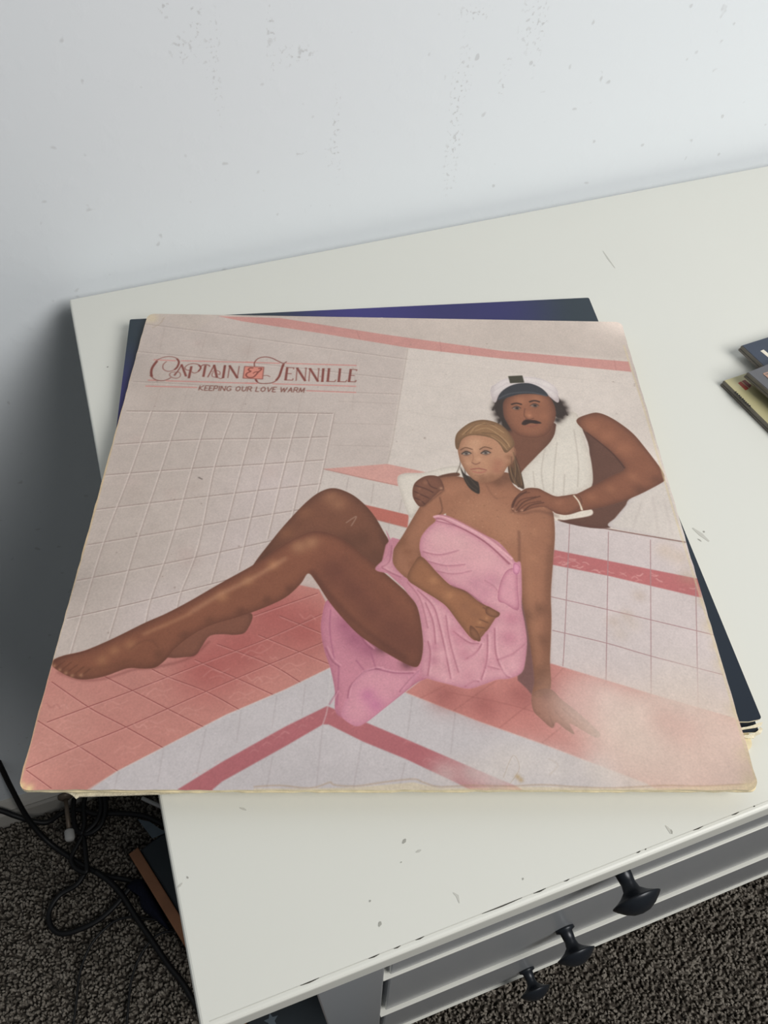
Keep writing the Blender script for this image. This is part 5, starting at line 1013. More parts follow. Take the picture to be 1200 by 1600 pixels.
['B', [[676.6, 986.0], [672.7, 981.6]], 3.53, [168, 136, 90], 0.6, 0],
['S', [[37.0, 143.6], [80.7, 145.4]], 2.94, [196, 132, 124], 0.95, 0.62, 0, 0],
['S', [[92.1, 145.2], [235.5, 146.9]], 2.94, [196, 132, 124], 0.95, 0.62, 0, 0],
['S', [[35.8, 202.8], [51.6, 203.3]], 2.84, [196, 132, 124], 0.95, 0.6, 0, 0],
['S', [[71.0, 203.7], [248.4, 207.1]], 2.84, [196, 132, 124], 0.95, 0.6, 0, 0],
['S', [[34.1, 219.6], [133.5, 221.2]], 2.81, [196, 132, 124], 0.95, 0.59, 0, 0],
['S', [[219.6, 145.8], [289.2, 147.9]], 2.95, [196, 132, 124], 0.95, 0.62, 0, 0],
['S', [[301.6, 147.6], [442.0, 150.3]], 2.95, [196, 132, 124], 0.95, 0.62, 0, 0],
['S', [[279.4, 207.2], [441.8, 210.2]], 2.85, [196, 132, 124], 0.95, 0.6, 0, 0],
['S', [[346.5, 225.0], [442.1, 227.5]], 2.83, [196, 132, 124], 0.95, 0.59, 0, 0],
['S', [[225.4, 206.2], [249.6, 206.8]], 2.85, [196, 132, 124], 0.95, 0.6, 0, 0],
['S', [[36.7, 189.9], [40.7, 188.4], [37.0, 177.5], [37.5, 163.5], [43.8, 144.9], [57.4, 135.1], [70.4, 133.7], [81.6, 138.3], [88.0, 149.5], [86.5, 165.1], [80.3, 173.7], [69.6, 176.7], [60.1, 169.9], [58.1, 157.3], [63.2, 148.1]], 1.53, [120, 62, 54], 0.95, 0.54, 0, 1],
['S', [[41.4, 192.6], [38.3, 181.6], [38.3, 166.2], [44.3, 147.7]], 4.56, [120, 62, 54], 0.95, 0.53, 0, 1],
['S', [[82.7, 139.7], [88.0, 149.5], [86.7, 163.7], [82.8, 171.4]], 3.69, [120, 62, 54], 0.95, 0.54, 0, 1],
['S', [[38.3, 181.6], [42.2, 193.9], [51.3, 201.9], [64.6, 203.8], [74.9, 198.7], [78.8, 194.5]], 1.8, [120, 62, 54], 0.95, 0.52, 0, 1],
['S', [[94.7, 156.5], [91.1, 170.6], [85.4, 188.8]], 2.28, [120, 62, 54], 0.95, 0.53, 0, 1],
['S', [[94.3, 156.5], [107.9, 189.7]], 4.26, [120, 62, 54], 0.95, 0.53, 0, 0],
['S', [[84.7, 177.7], [76.7, 180.7], [75.4, 187.7], [81.6, 194.4], [91.2, 196.1], [96.7, 189.9], [94.4, 180.3], [87.6, 178.5], [83.9, 187.5]], 1.36, [120, 62, 54], 0.95, 0.53, 0, 1],
['S', [[114.6, 161.7], [114.2, 195.0]], 4.55, [120, 62, 54], 0.95, 0.53, 0, 0],
['S', [[115.8, 172.8], [106.2, 171.7], [102.4, 164.8], [107.8, 156.2], [118.7, 153.1], [129.6, 157.1], [133.6, 165.4], [129.4, 176.7], [122.4, 180.5], [117.3, 177.0]], 1.68, [120, 62, 54], 0.95, 0.53, 0, 1],
['S', [[128.7, 157.1], [133.6, 165.4], [130.2, 175.3]], 3.06, [120, 62, 54], 0.95, 0.54, 0, 1],
['S', [[142.0, 158.2], [142.0, 190.3]], 4.57, [120, 62, 54], 0.95, 0.53, 0, 0],
['S', [[133.0, 161.2], [138.0, 156.0], [147.5, 156.6], [150.9, 160.8]], 2.15, [120, 62, 54], 0.95, 0.54, 0, 1],
['S', [[159.2, 156.4], [150.9, 191.5]], 2.28, [120, 62, 54], 0.95, 0.53, 0, 0],
['S', [[159.2, 156.4], [168.7, 191.6]], 4.57, [120, 62, 54], 0.95, 0.53, 0, 0],
['S', [[157.4, 176.1], [164.4, 171.7], [172.4, 175.7], [173.4, 184.0], [169.3, 181.4]], 1.37, [120, 62, 54], 0.95, 0.53, 0, 1],
['S', [[168.7, 191.6], [160.1, 189.9], [158.1, 181.6], [160.5, 178.0]], 1.36, [120, 62, 54], 0.95, 0.53, 0, 1],
['S', [[168.7, 191.6], [176.5, 195.0], [181.7, 191.3]], 1.51, [120, 62, 54], 0.95, 0.53, 0, 1],
['S', [[180.6, 156.7], [180.9, 193.0]], 4.57, [120, 62, 54], 0.95, 0.53, 0, 0],
['S', [[190.1, 157.1], [190.2, 192.8]], 1.68, [120, 62, 54], 0.95, 0.53, 0, 0],
['S', [[189.7, 157.1], [208.8, 192.4]], 4.57, [120, 62, 54], 0.95, 0.53, 0, 0],
['S', [[209.1, 158.0], [208.9, 192.9]], 1.68, [120, 62, 54], 0.95, 0.53, 0, 0],
['P', [[219.9, 158.6], [258.1, 160.0], [258.5, 194.5], [220.1, 192.7]], [206, 134, 118], 0.76, 1, 0, None],
['S', [[219.9, 158.6], [258.1, 160.0], [258.5, 194.5], [220.1, 192.7], [219.9, 158.6]], 1.53, [120, 62, 54], 0.95, 0.53, 0, 0],
['S', [[237.3, 163.0], [230.7, 163.2], [228.4, 168.8], [233.5, 172.9], [227.3, 177.3], [225.2, 184.2], [230.4, 190.2], [238.8, 190.0], [243.9, 183.8], [247.8, 175.4], [252.9, 168.3], [253.4, 163.5], [247.8, 164.7]], 2.75, [120, 62, 54], 0.95, 0.53, 0, 1],
['S', [[238.7, 178.4], [243.0, 174.1], [248.6, 174.0]], 2.14, [120, 62, 54], 0.95, 0.53, 0, 1],
['S', [[239.3, 158.2], [238.6, 146.0], [245.2, 134.3], [258.2, 129.7], [271.8, 132.8], [283.9, 140.6], [295.8, 147.5], [302.2, 142.4]], 2.18, [120, 62, 54], 0.95, 0.54, 0, 1],
['S', [[297.8, 148.3], [294.2, 164.5], [291.6, 181.4], [286.1, 196.7], [277.4, 204.5], [262.7, 207.0], [251.4, 205.1], [245.0, 196.2]], 2.12, [120, 62, 54], 0.95, 0.53, 0, 1],
['S', [[296.0, 150.3], [292.8, 171.6], [290.1, 186.9], [285.2, 197.2]], 4.27, [120, 62, 54], 0.95, 0.53, 0, 1],
['S', [[244.9, 195.4], [248.3, 201.6]], 3.61, [120, 62, 54], 0.95, 0.53, 0, 1],
['S', [[259.0, 184.9], [266.4, 183.9], [272.7, 187.3]], 1.52, [120, 62, 54], 0.95, 0.53, 0, 1],
['S', [[304.7, 160.0], [303.6, 195.7]], 4.58, [120, 62, 54], 0.95, 0.53, 0, 0],
['S', [[303.1, 160.1], [318.0, 160.6], [317.4, 164.2]], 1.85, [120, 62, 54], 0.95, 0.54, 0, 0],
['S', [[305.0, 177.3], [314.3, 177.8]], 1.83, [120, 62, 54], 0.95, 0.53, 0, 0],
['S', [[301.4, 195.8], [317.3, 196.2], [318.3, 191.5]], 1.81, [120, 62, 54], 0.95, 0.53, 0, 0],
['S', [[324.4, 161.0], [324.3, 197.7]], 1.68, [120, 62, 54], 0.95, 0.53, 0, 0],
['S', [[324.4, 161.0], [342.1, 197.3]], 4.58, [120, 62, 54], 0.95, 0.53, 0, 0],
['S', [[342.1, 160.6], [341.7, 197.4]], 1.68, [120, 62, 54], 0.95, 0.53, 0, 0],
['S', [[322.2, 161.0], [326.7, 160.9]], 1.54, [120, 62, 54], 0.95, 0.54, 0, 0],
['S', [[339.4, 160.6], [343.6, 160.5]], 1.54, [120, 62, 54], 0.95, 0.54, 0, 0],
['S', [[349.9, 161.8], [349.4, 198.6]], 1.68, [120, 62, 54], 0.95, 0.53, 0, 0],
['S', [[349.9, 161.8], [367.2, 198.2]], 4.58, [120, 62, 54], 0.95, 0.53, 0, 0],
['S', [[367.6, 161.4], [366.8, 198.2]], 1.68, [120, 62, 54], 0.95, 0.53, 0, 0],
['S', [[347.7, 161.9], [352.2, 161.7]], 1.54, [120, 62, 54], 0.95, 0.54, 0, 0],
['S', [[364.9, 161.4], [369.1, 161.4]], 1.54, [120, 62, 54], 0.95, 0.54, 0, 0],
['S', [[376.5, 161.7], [375.7, 198.5]], 4.58, [120, 62, 54], 0.95, 0.53, 0, 0],
['S', [[374.2, 161.8], [378.8, 161.7]], 1.54, [120, 62, 54], 0.95, 0.54, 0, 0],
['S', [[373.4, 198.6], [377.9, 198.5]], 1.51, [120, 62, 54], 0.95, 0.53, 0, 0],
['S', [[387.7, 160.9], [386.3, 197.7]], 4.58, [120, 62, 54], 0.95, 0.53, 0, 0],
['S', [[385.4, 161.0], [390.0, 160.9]], 1.54, [120, 62, 54], 0.95, 0.54, 0, 0],
['S', [[383.7, 197.8], [400.0, 198.2], [402.1, 193.0]], 1.82, [120, 62, 54], 0.95, 0.53, 0, 0],
['S', [[409.6, 161.0], [407.9, 197.8]], 4.59, [120, 62, 54], 0.95, 0.54, 0, 0],
['S', [[407.3, 161.0], [411.9, 160.9]], 1.55, [120, 62, 54], 0.95, 0.54, 0, 0],
['S', [[405.3, 197.9], [421.6, 198.3], [423.7, 193.0]], 1.82, [120, 62, 54], 0.95, 0.53, 0, 0],
['S', [[430.9, 162.2], [428.1, 197.3]], 4.59, [120, 62, 54], 0.95, 0.54, 0, 0],
['S', [[429.4, 162.2], [443.1, 162.7], [442.4, 166.4]], 1.85, [120, 62, 54], 0.95, 0.54, 0, 0],
['S', [[430.5, 179.2], [438.6, 179.7]], 1.84, [120, 62, 54], 0.95, 0.54, 0, 0],
['S', [[425.9, 197.4], [440.7, 197.9], [442.0, 193.2]], 1.82, [120, 62, 54], 0.95, 0.53, 0, 0],
['S', [[139.0, 215.9], [138.2, 228.8]], 1.85, [112, 62, 52], 0.92, 0.52, 0, 0],
['S', [[146.5, 215.9], [138.6, 222.4], [146.1, 228.9]], 1.85, [112, 62, 52], 0.92, 0.52, 0, 0],
['S', [[156.4, 216.0], [149.9, 216.0], [149.1, 228.9], [155.6, 228.9]], 1.85, [112, 62, 52], 0.92, 0.52, 0, 0],
['S', [[149.5, 222.4], [154.1, 222.5]], 1.85, [112, 62, 52], 0.92, 0.52, 0, 0],
['S', [[165.2, 216.1], [158.6, 216.0], [157.7, 228.9], [164.3, 229.0]], 1.85, [112, 62, 52], 0.92, 0.52, 0, 0],
['S', [[158.2, 222.5], [162.9, 222.5]], 1.85, [112, 62, 52], 0.92, 0.52, 0, 0],
['S', [[166.4, 229.0], [167.3, 216.1], [173.0, 216.1], [174.1, 219.4], [172.5, 222.6], [166.9, 222.5]], 1.85, [112, 62, 52], 0.92, 0.52, 0, 0],
['S', [[177.6, 216.1], [176.6, 229.1]], 1.85, [112, 62, 52], 0.92, 0.52, 0, 0],
['S', [[180.0, 229.1], [181.0, 216.2], [188.0, 229.1], [189.0, 216.2]], 1.85, [112, 62, 52], 0.92, 0.52, 0, 0],
['S', [[200.2, 218.2], [196.6, 216.2], [192.6, 219.5], [191.7, 225.3], [195.1, 229.2], [199.5, 227.3], [199.8, 223.4], [197.0, 223.4]], 1.85, [112, 62, 52], 0.92, 0.52, 0, 0],
['S', [[214.1, 216.4], [210.1, 219.6], [209.5, 226.0], [213.0, 229.3], [217.0, 226.1], [217.6, 219.6], [214.1, 216.4]], 1.85, [112, 62, 52], 0.92, 0.52, 0, 0],
['S', [[222.0, 216.4], [221.5, 226.8], [224.5, 229.4], [228.1, 226.8], [230.0, 216.4]], 1.85, [112, 62, 52], 0.92, 0.52, 0, 0],
['S', [[231.7, 229.4], [232.9, 216.5], [238.6, 216.5], [239.7, 219.8], [237.9, 223.0], [232.3, 222.9]], 1.86, [112, 62, 52], 0.92, 0.52, 0, 0],
['S', [[236.1, 223.0], [239.6, 229.4]], 1.85, [112, 62, 52], 0.92, 0.52, 0, 0],
['S', [[249.3, 216.6], [248.0, 229.5], [254.1, 229.5]], 1.85, [112, 62, 52], 0.92, 0.52, 0, 0],
['S', [[262.8, 216.6], [258.7, 219.9], [258.0, 226.3], [261.4, 229.6], [265.5, 226.4], [266.2, 219.9], [262.8, 216.6]], 1.86, [112, 62, 52], 0.92, 0.52, 0, 0],
['S', [[270.7, 216.7], [273.0, 229.7], [279.2, 216.7]], 1.86, [112, 62, 52], 0.92, 0.52, 0, 0],
['S', [[288.3, 216.8], [281.7, 216.8], [280.2, 229.7], [286.7, 229.7]], 1.86, [112, 62, 52], 0.92, 0.52, 0, 0],
['S', [[280.9, 223.2], [285.6, 223.3]], 1.86, [112, 62, 52], 0.92, 0.52, 0, 0],
['S', [[296.5, 216.8], [297.7, 229.8], [302.4, 218.2], [303.3, 229.8], [308.7, 216.9]], 1.86, [112, 62, 52], 0.92, 0.52, 0, 0],
['S', [[310.2, 229.9], [316.1, 217.0], [318.1, 229.9]], 1.86, [112, 62, 52], 0.92, 0.52, 0, 0],
['S', [[312.6, 225.4], [317.3, 225.4]], 1.86, [112, 62, 52], 0.92, 0.52, 0, 0],
['S', [[321.1, 229.9], [322.8, 217.0], [328.5, 217.0], [329.4, 220.3], [327.6, 223.5], [321.9, 223.5]], 1.86, [112, 62, 52], 0.92, 0.52, 0, 0],
['S', [[325.7, 223.5], [329.1, 230.0]], 1.85, [112, 62, 52], 0.92, 0.52, 0, 0],
['S', [[331.5, 230.0], [334.4, 217.1], [336.3, 228.8], [342.2, 217.1], [340.8, 230.1]], 1.86, [112, 62, 52], 0.92, 0.52, 0, 0]
]
art = paint_cover(ART)
art = np.where(art <= .04045, art/12.92, ((art+.055)/1.055)**2.4)
art = np.clip(art*1.15, 0, .95)
art = np.where(art <= .0031308, art*12.92, 1.055*np.power(art, 1/2.4)-.055)
im = bpy.data.images.new('cover_print', SZ, SZ)
px = np.ones((SZ, SZ, 4), np.float32); px[..., :3] = art[::-1]
im.pixels.foreach_set(px.ravel()); im.update(); im.pack()

# ------------------------------------------------------------------ materials
M = {}
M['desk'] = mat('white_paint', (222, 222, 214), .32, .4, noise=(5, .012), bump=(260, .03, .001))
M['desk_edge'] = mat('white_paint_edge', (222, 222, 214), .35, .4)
M['drawer'] = mat('shaded_white_lacquer', (160, 163, 166), .22, .4, bump=(60, .02, .001))  # drawers and stiles are white; their shade is put into this grey
M['black_metal'] = mat('black_metal', (34, 38, 44), .33, .5, metal=.25, bump=(400, .05, .0004))
M['board'] = mat('sleeve_board', (238, 224, 188), .8, .2, noise=(180, .14), bump=(900, .3, .0004))
M['board_torn'] = mat('torn_paper', (232, 222, 196), .9, .1, noise=(400, .18), bump=(1200, .6, .0006))
M['cable'] = mat('black_rubber', (13, 13, 15), .5, .4)
M['skirting'] = mat('skirting_paint', (196, 192, 184), .4, .4, noise=(20, .03))
M['navy'] = mat('dark_navy_fabric', (14, 18, 34), .85, .2, noise=(300, .3), bump=(900, .4, .0005))
M['black_case'] = mat('black_vinyl', (30, 38, 44), .55, .4, noise=(30, .12), bump=(500, .15, .0004))
M['wood'] = mat('brown_wood', (134, 92, 66), .55, .3, noise=(26, .14), bump=(300, .2, .0004))
M['white_rubber'] = mat('white_rubber', (190, 188, 184), .6, .3)
M['rod'] = mat('tan_metal', (120, 106, 92), .45, .5, metal=.3)
M['paper'] = mat('grey_paper', (92, 102, 110), .8, .2, noise=(60, .08))
M['ink_black'] = mat('black_ink', (30, 28, 26), .6)
M['ink_red'] = mat('red_ink', (158, 58, 40), .55)
M['ink_dark_red'] = mat('dark_red_ink', (120, 52, 46), .55)
M['ink_white'] = mat('white_ink', (232, 224, 206), .55)
M['ink_pink'] = mat('tan_ink', (176, 140, 122), .55)
M['chip'] = mat('chipped_edge', (98, 92, 84), .8)
M['seam'] = mat('edge_seam', (206, 205, 196), .8)
M['scuff'] = mat('scuff_grey', (196, 195, 187), .7)
M['scuff_d'] = mat('scuff_dark', (164, 163, 155), .7)
# wall paint with patches of rubbed speckle
def wall_material():
    m = bpy.data.materials.new('wall_paint'); m.use_nodes = True; nt = m.node_tree; b = nt.nodes['Principled BSDF']
    b.inputs['Roughness'].default_value = .75; b.inputs['Specular IOR Level'].default_value = .25
    tc = nt.nodes.new('ShaderNodeTexCoord')
    def math_(op, a, c=None):
        n = nt.nodes.new('ShaderNodeMath'); n.operation = op
        for i, v in enumerate((a, c)):
            if v is None: continue
            if isinstance(v, (int, float)): n.inputs[i].default_value = v
            else: nt.links.new(v, n.inputs[i])
        return n.outputs[0]
    sep = nt.nodes.new('ShaderNodeSeparateXYZ'); nt.links.new(tc.outputs['Object'], sep.inputs[0])
    X, Z = sep.outputs['X'], sep.outputs['Z']
    big = nt.nodes.new('ShaderNodeTexNoise'); big.inputs['Scale'].default_value = 18; big.inputs['Detail'].default_value = 3
    nt.links.new(tc.outputs['Object'], big.inputs['Vector'])
    Xw = math_('ADD', X, math_('MULTIPLY', math_('SUBTRACT', big.outputs['Fac'], .5), .02))
    tot = None
    for (cx, cz, rx, rz) in [(0.1269, 0.122, 0.004, 0.03), (0.1276, 0.137, 0.006, 0.03), (0.2009, 0.0827, 0.003, 0.045), (0.198, 0.0652, 0.006, 0.012), (0.2932, 0.0868, 0.006, 0.05), (0.2911, 0.05, 0.006, 0.04), (0.2944, 0.0997, 0.009, 0.02), (0.3394, 0.1388, 0.012, 0.03), (0.3461, 0.1222, 0.004, 0.03), (0.2982, 0.1432, 0.014, 0.006), (0.3259, 0.0998, 0.004, 0.02), (0.1788, 0.1325, 0.014, 0.008), (0.1174, 0.1593, 0.004, 0.03), (0.1035, 0.1682, 0.004, 0.01), (0.1646, 0.1434, 0.003, 0.03), (0.1771, 0.0708, 0.008, 0.004), (0.109, 0.1446, 0.01, 0.01)]:
        dx = math_('DIVIDE', math_('SUBTRACT', Xw, cx), rx); dz = math_('DIVIDE', math_('SUBTRACT', Z, cz), rz)
        d = math_('ADD', math_('MULTIPLY', dx, dx), math_('MULTIPLY', dz, dz))
        e = nt.nodes.new('ShaderNodeMath'); e.operation = 'SUBTRACT'; e.use_clamp = True; e.inputs[0].default_value = 1; nt.links.new(d, e.inputs[1])
        tot = e.outputs[0] if tot is None else math_('MAXIMUM', tot, e.outputs[0])
    sp = nt.nodes.new('ShaderNodeTexNoise'); sp.inputs['Scale'].default_value = 330; sp.inputs['Detail'].default_value = 2
    nt.links.new(tc.outputs['Object'], sp.inputs['Vector'])
    s2 = nt.nodes.new('ShaderNodeMapRange'); s2.inputs[1].default_value = .56; s2.inputs[2].default_value = .66
    nt.links.new(sp.outputs['Fac'], s2.inputs[0])
    fac = math_('MULTIPLY', math_('MULTIPLY', s2.outputs[0], tot), .45)
    # sparse dirt specks everywhere
    sp3 = nt.nodes.new('ShaderNodeTexNoise'); sp3.inputs['Scale'].default_value = 120; sp3.inputs['Detail'].default_value = 1
    nt.links.new(tc.outputs['Object'], sp3.inputs['Vector'])
    s3 = nt.nodes.new('ShaderNodeMapRange'); s3.inputs[1].default_value = .745; s3.inputs[2].default_value = .80; s3.inputs[4].default_value = .35
    nt.links.new(sp3.outputs['Fac'], s3.inputs[0])
    fac = math_('MAXIMUM', fac, s3.outputs[0])
    mix = nt.nodes.new('ShaderNodeMix'); mix.data_type = 'RGBA'
    mix.inputs[6].default_value = (*lin((231, 236, 240)), 1); mix.inputs[7].default_value = (*lin((170, 169, 168)), 1)
    nt.links.new(fac, mix.inputs[0]); nt.links.new(mix.outputs[2], b.inputs['Base Color'])
    # orange-peel roller texture
    n1 = nt.nodes.new('ShaderNodeTexNoise'); n1.inputs['Scale'].default_value = 95; n1.inputs['Detail'].default_value = 4
    nt.links.new(tc.outputs['Object'], n1.inputs['Vector'])
    pk = nt.nodes.new('ShaderNodeMapRange'); pk.inputs[1].default_value = .55; pk.inputs[2].default_value = .8
    nt.links.new(n1.outputs['Fac'], pk.inputs[0])
    bp = nt.nodes.new('ShaderNodeBump'); bp.inputs['Strength'].default_value = .10; bp.inputs['Distance'].default_value = .0009
    nt.links.new(pk.outputs[0], bp.inputs['Height']); nt.links.new(bp.outputs['Normal'], b.inputs['Normal'])
    return m
M['wall'] = wall_material()
def carpet_material():
    m = bpy.data.materials.new('carpet_fibre'); m.use_nodes = True; nt = m.node_tree; b = nt.nodes['Principled BSDF']
    b.inputs['Roughness'].default_value = .95; b.inputs['Specular IOR Level'].default_value = .1
    tc = nt.nodes.new('ShaderNodeTexCoord'); n = nt.nodes.new('ShaderNodeTexNoise'); n.inputs['Scale'].default_value = 95; n.inputs['Detail'].default_value = 3
    nt.links.new(tc.outputs['Object'], n.inputs['Vector'])
    r = nt.nodes.new('ShaderNodeValToRGB'); r.color_ramp.elements[0].position = .36; r.color_ramp.elements[1].position = .62
    r.color_ramp.elements[0].color = (*lin((100, 94, 86)), 1); r.color_ramp.elements[1].color = (*lin((150, 143, 133)), 1)
    nt.links.new(n.outputs['Fac'], r.inputs['Fac']); nt.links.new(r.outputs['Color'], b.inputs['Base Color'])
    return m
M['carpet'] = carpet_material()
M['floor'] = mat('flat_carpet', (80, 74, 68), .95, .1, noise=(240, .5), bump=(320, .8, .004))
def print_material():
    m = bpy.data.materials.new('cover_print'); m.use_nodes = True; nt = m.node_tree; b = nt.nodes['Principled BSDF']
    t = nt.nodes.new('ShaderNodeTexImage'); t.image = im; t.extension = 'EXTEND'
    nt.links.new(t.outputs['Color'], b.inputs['Base Color'])
    b.inputs['Roughness'].default_value = .5; b.inputs['Specular IOR Level'].default_value = .35
    tc = nt.nodes.new('ShaderNodeTexCoord'); n = nt.nodes.new('ShaderNodeTexNoise'); n.inputs['Scale'].default_value = 500
    nt.links.new(tc.outputs['Object'], n.inputs['Vector'])
    bp = nt.nodes.new('ShaderNodeBump'); bp.inputs['Strength'].default_value = .12; bp.inputs['Distance'].default_value = .0004
    nt.links.new(n.outputs['Fac'], bp.inputs['Height']); nt.links.new(bp.outputs['Normal'], b.inputs['Normal'])
    return m
M['print'] = print_material()
def blue_material():
    m = bpy.data.materials.new('dark_blue_print'); m.use_nodes = True; nt = m.node_tree; b = nt.nodes['Principled BSDF']
    b.inputs['Roughness'].default_value = .42; b.inputs['Specular IOR Level'].default_value = .4
    tc = nt.nodes.new('ShaderNodeTexCoord'); prev = None
    for i, (cx, cy, r0, col) in enumerate([(0.612, 0.984, 0.34, (50, 46, 104)), (0.486, 0.978, 0.2, (58, 52, 120)), (0.006, 0.727, 0.22, (52, 48, 112)), (0.767, 0.988, 0.2, (46, 44, 100)), (0.976, 0.013, 0.4, (24, 30, 44)), (0.977, 0.14, 0.4, (28, 38, 50))]):
        d = nt.nodes.new('ShaderNodeVectorMath'); d.operation = 'DISTANCE'; nt.links.new(tc.outputs['UV'], d.inputs[0]); d.inputs[1].default_value = (cx, cy, 0)
        mr = nt.nodes.new('ShaderNodeMapRange'); mr.interpolation_type = 'SMOOTHSTEP'; mr.inputs[1].default_value = r0; mr.inputs[2].default_value = 0
        nt.links.new(d.outputs['Value'], mr.inputs[0])
        mx = nt.nodes.new('ShaderNodeMix'); mx.data_type = 'RGBA'; nt.links.new(mr.outputs[0], mx.inputs[0])
        if prev is None: mx.inputs[6].default_value = (*lin((42, 54, 64)), 1)
        else: nt.links.new(prev, mx.inputs[6])
        mx.inputs[7].default_value = (*lin(col), 1); prev = mx.outputs[2]
    nt.links.new(prev, b.inputs['Base Color'])
    return m
M['blue'] = blue_material()

# ------------------------------------------------------------------ the setting
ex, ey = ((0.347, -0.9379), (0.9379, 0.347))
TOPX = 0.98
FZ = -0.838; D = 0.4545; WY = 0.4695
struct(box('wall_back', (-2.6, WY, FZ), (3.2, WY+.1, 1.7), M['wall']))
fl = struct(box('floor', (-2.6, -2.6, FZ-.05), (3.2, WY, FZ-.004), M['floor']))
# skirting board: extruded profile along the wall
prof = [(0, 0), (-.014, 0), (-.014, .040), (-.012, .046), (-.0125, .050), (-.008, .056), (-.004, .060), (0, .061)]
bm = bmesh.new(); ra = [bm.verts.new((-2.6, WY+a, FZ-.004+z)) for a, z in prof]; rb = [bm.verts.new((3.2, WY+a, FZ-.004+z)) for a, z in prof]
for i in range(len(prof)-1): bm.faces.new((ra[i], rb[i], rb[i+1], ra[i+1]))
bm.faces.new(ra); bm.faces.new(rb)
struct(link('baseboard_back', bm_mesh(bm, 'baseboard'), M['skirting']))
# carpet pile: short twisted tufts over the strips of floor the photograph shows
def tufts(regions, step):
    V = []; F = []; base = 0
    for (x0, x1, y0, y1) in regions:
        xs = np.arange(x0, x1, step); ys = np.arange(y0, y1, step)
        gx, gy = np.meshgrid(xs, ys); c = np.stack([gx.ravel(), gy.ravel()], 1); c += np.random.uniform(-.5, .5, c.shape)*step
        
        keep = np.ones(len(c), bool)
        for (bx0, bx1, by0, by1) in ((.060, .112, .026, .078), (TOPX-.112, TOPX-.060, .026, .078), (.060, .112, D-.066, D-.014), (TOPX-.112, TOPX-.060, D-.066, D-.014)):
            keep &= ~((c[:, 0] > bx0) & (c[:, 0] < bx1) & (c[:, 1] > by0) & (c[:, 1] < by1))
        rel = c-np.array((-0.1569, 0.3383)); s_ = rel@np.array(ex); t_ = rel@np.array(ey)
        keep &= ~((s_ > -.006) & (s_ < .602) & (t_ > -.003) & (t_ < .101))
        c = c[keep]
        n = len(c); ang = np.random.uniform(0, 6.28, n); ln = np.random.uniform(.006, .013, n); lean = np.random.uniform(-.005, .005, (n, 2))
        r = np.random.uniform(.0019, .0030, n)
        v = np.zeros((n, 7, 3))
        for k in range(3):
            a = ang+k*2.094
            v[:, k, 0] = c[:, 0]+np.cos(a)*r; v[:, k, 1] = c[:, 1]+np.sin(a)*r; v[:, k, 2] = FZ-.005
            a = a+.8
            v[:, k+3, 0] = c[:, 0]+lean[:, 0]*.7+np.cos(a)*r*1.1; v[:, k+3, 1] = c[:, 1]+lean[:, 1]*.7+np.sin(a)*r*1.1; v[:, k+3, 2] = FZ-.005+ln*.75
        v[:, 6, 0] = c[:, 0]+lean[:, 0]; v[:, 6, 1] = c[:, 1]+lean[:, 1]; v[:, 6, 2] = FZ-.005+ln
        t = np.array([[0, 1, 4], [0, 4, 3], [1, 2, 5], [1, 5, 4], [2, 0, 3], [2, 3, 5], [3, 4, 6], [4, 5, 6], [5, 3, 6]])
        f = (np.arange(n)[:, None, None]*7+t[None]+base).reshape(-1, 3)
        V.append(v.reshape(-1, 3)); F.append(f); base += n*7
    V = np.concatenate(V).astype(np.float32); F = np.concatenate(F).astype(np.int32)
    me = bpy.data.meshes.new('carpet_pile'); me.vertices.add(len(V)); me.vertices.foreach_set('co', V.ravel())
    me.loops.add(F.size); me.loops.foreach_set('vertex_index', F.ravel()); me.polygons.add(len(F))
    me.polygons.foreach_set('loop_start', np.arange(0, F.size, 3, dtype=np.int32)); me.update(calc_edges=True)
    me.polygons.foreach_set('use_smooth', np.ones(len(F), bool))
    return me
cp = link('carpet_pile', tufts([(-.80, 1.6, -.80, .452)], .0043), M['carpet'])
cp['kind'] = 'stuff'; tag(cp, 'short grey brown carpet pile covering the floor around the white dresser', 'carpet')

# ------------------------------------------------------------------ dresser
TH = .018; FY = .020; CB = -.590
dr = thing('dresser', 'white painted dresser with black knobs, its chipped top carrying the record sleeves', 'dresser', (.5, D/2, FZ))
top = box('top', (0, -.0030, -TH), (TOPX, D, 0), M['desk'], dr, bevel=.0016, seg=3); top['label'] = 'white top with a chipped front edge'
box('side_panel', (.042, FY, CB), (.060, D-.006, -TH), M['desk_edge'], dr, .001)
box('side_panel', (TOPX-.06, FY, CB), (TOPX-.042, D-.006, -TH), M['desk_edge'], dr, .001)
box('back_panel', (.060, D-.016, CB), (TOPX-.060, D-.008, -TH), M['desk_edge'], dr)
box('bottom_panel', (.060, FY+.02, CB), (TOPX-.060, D-.016, CB+.014), M['desk_edge'], dr)
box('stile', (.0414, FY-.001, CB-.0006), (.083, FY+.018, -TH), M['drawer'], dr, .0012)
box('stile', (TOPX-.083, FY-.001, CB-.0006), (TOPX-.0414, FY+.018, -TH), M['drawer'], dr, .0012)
zs = [(-.026, -.2345), (-.2395, -.4115), (-.4185, -.5815)]
for z, pr in ((-.236, .0002), (-.415, .0014), (-.585, .0006)):
    box('rail', (.083, FY-pr, z-.001), (TOPX-.083, FY+.018, z+.0015), M['desk'], dr, .0003, 2)
prof = [(0, .0078), (.0020, .0080), (.0032, .0052), (.010, .0046), (.0138, .0054), (.0165, .0088), (.0188, .0135), (.0196, .0158), (.0201, .0158), (.0220, .0138), (.0248, .0100), (.0270, .0052), (.0277, .0)]
knob_me = lathe('knob', prof); knob_me.materials.append(M['black_metal'])
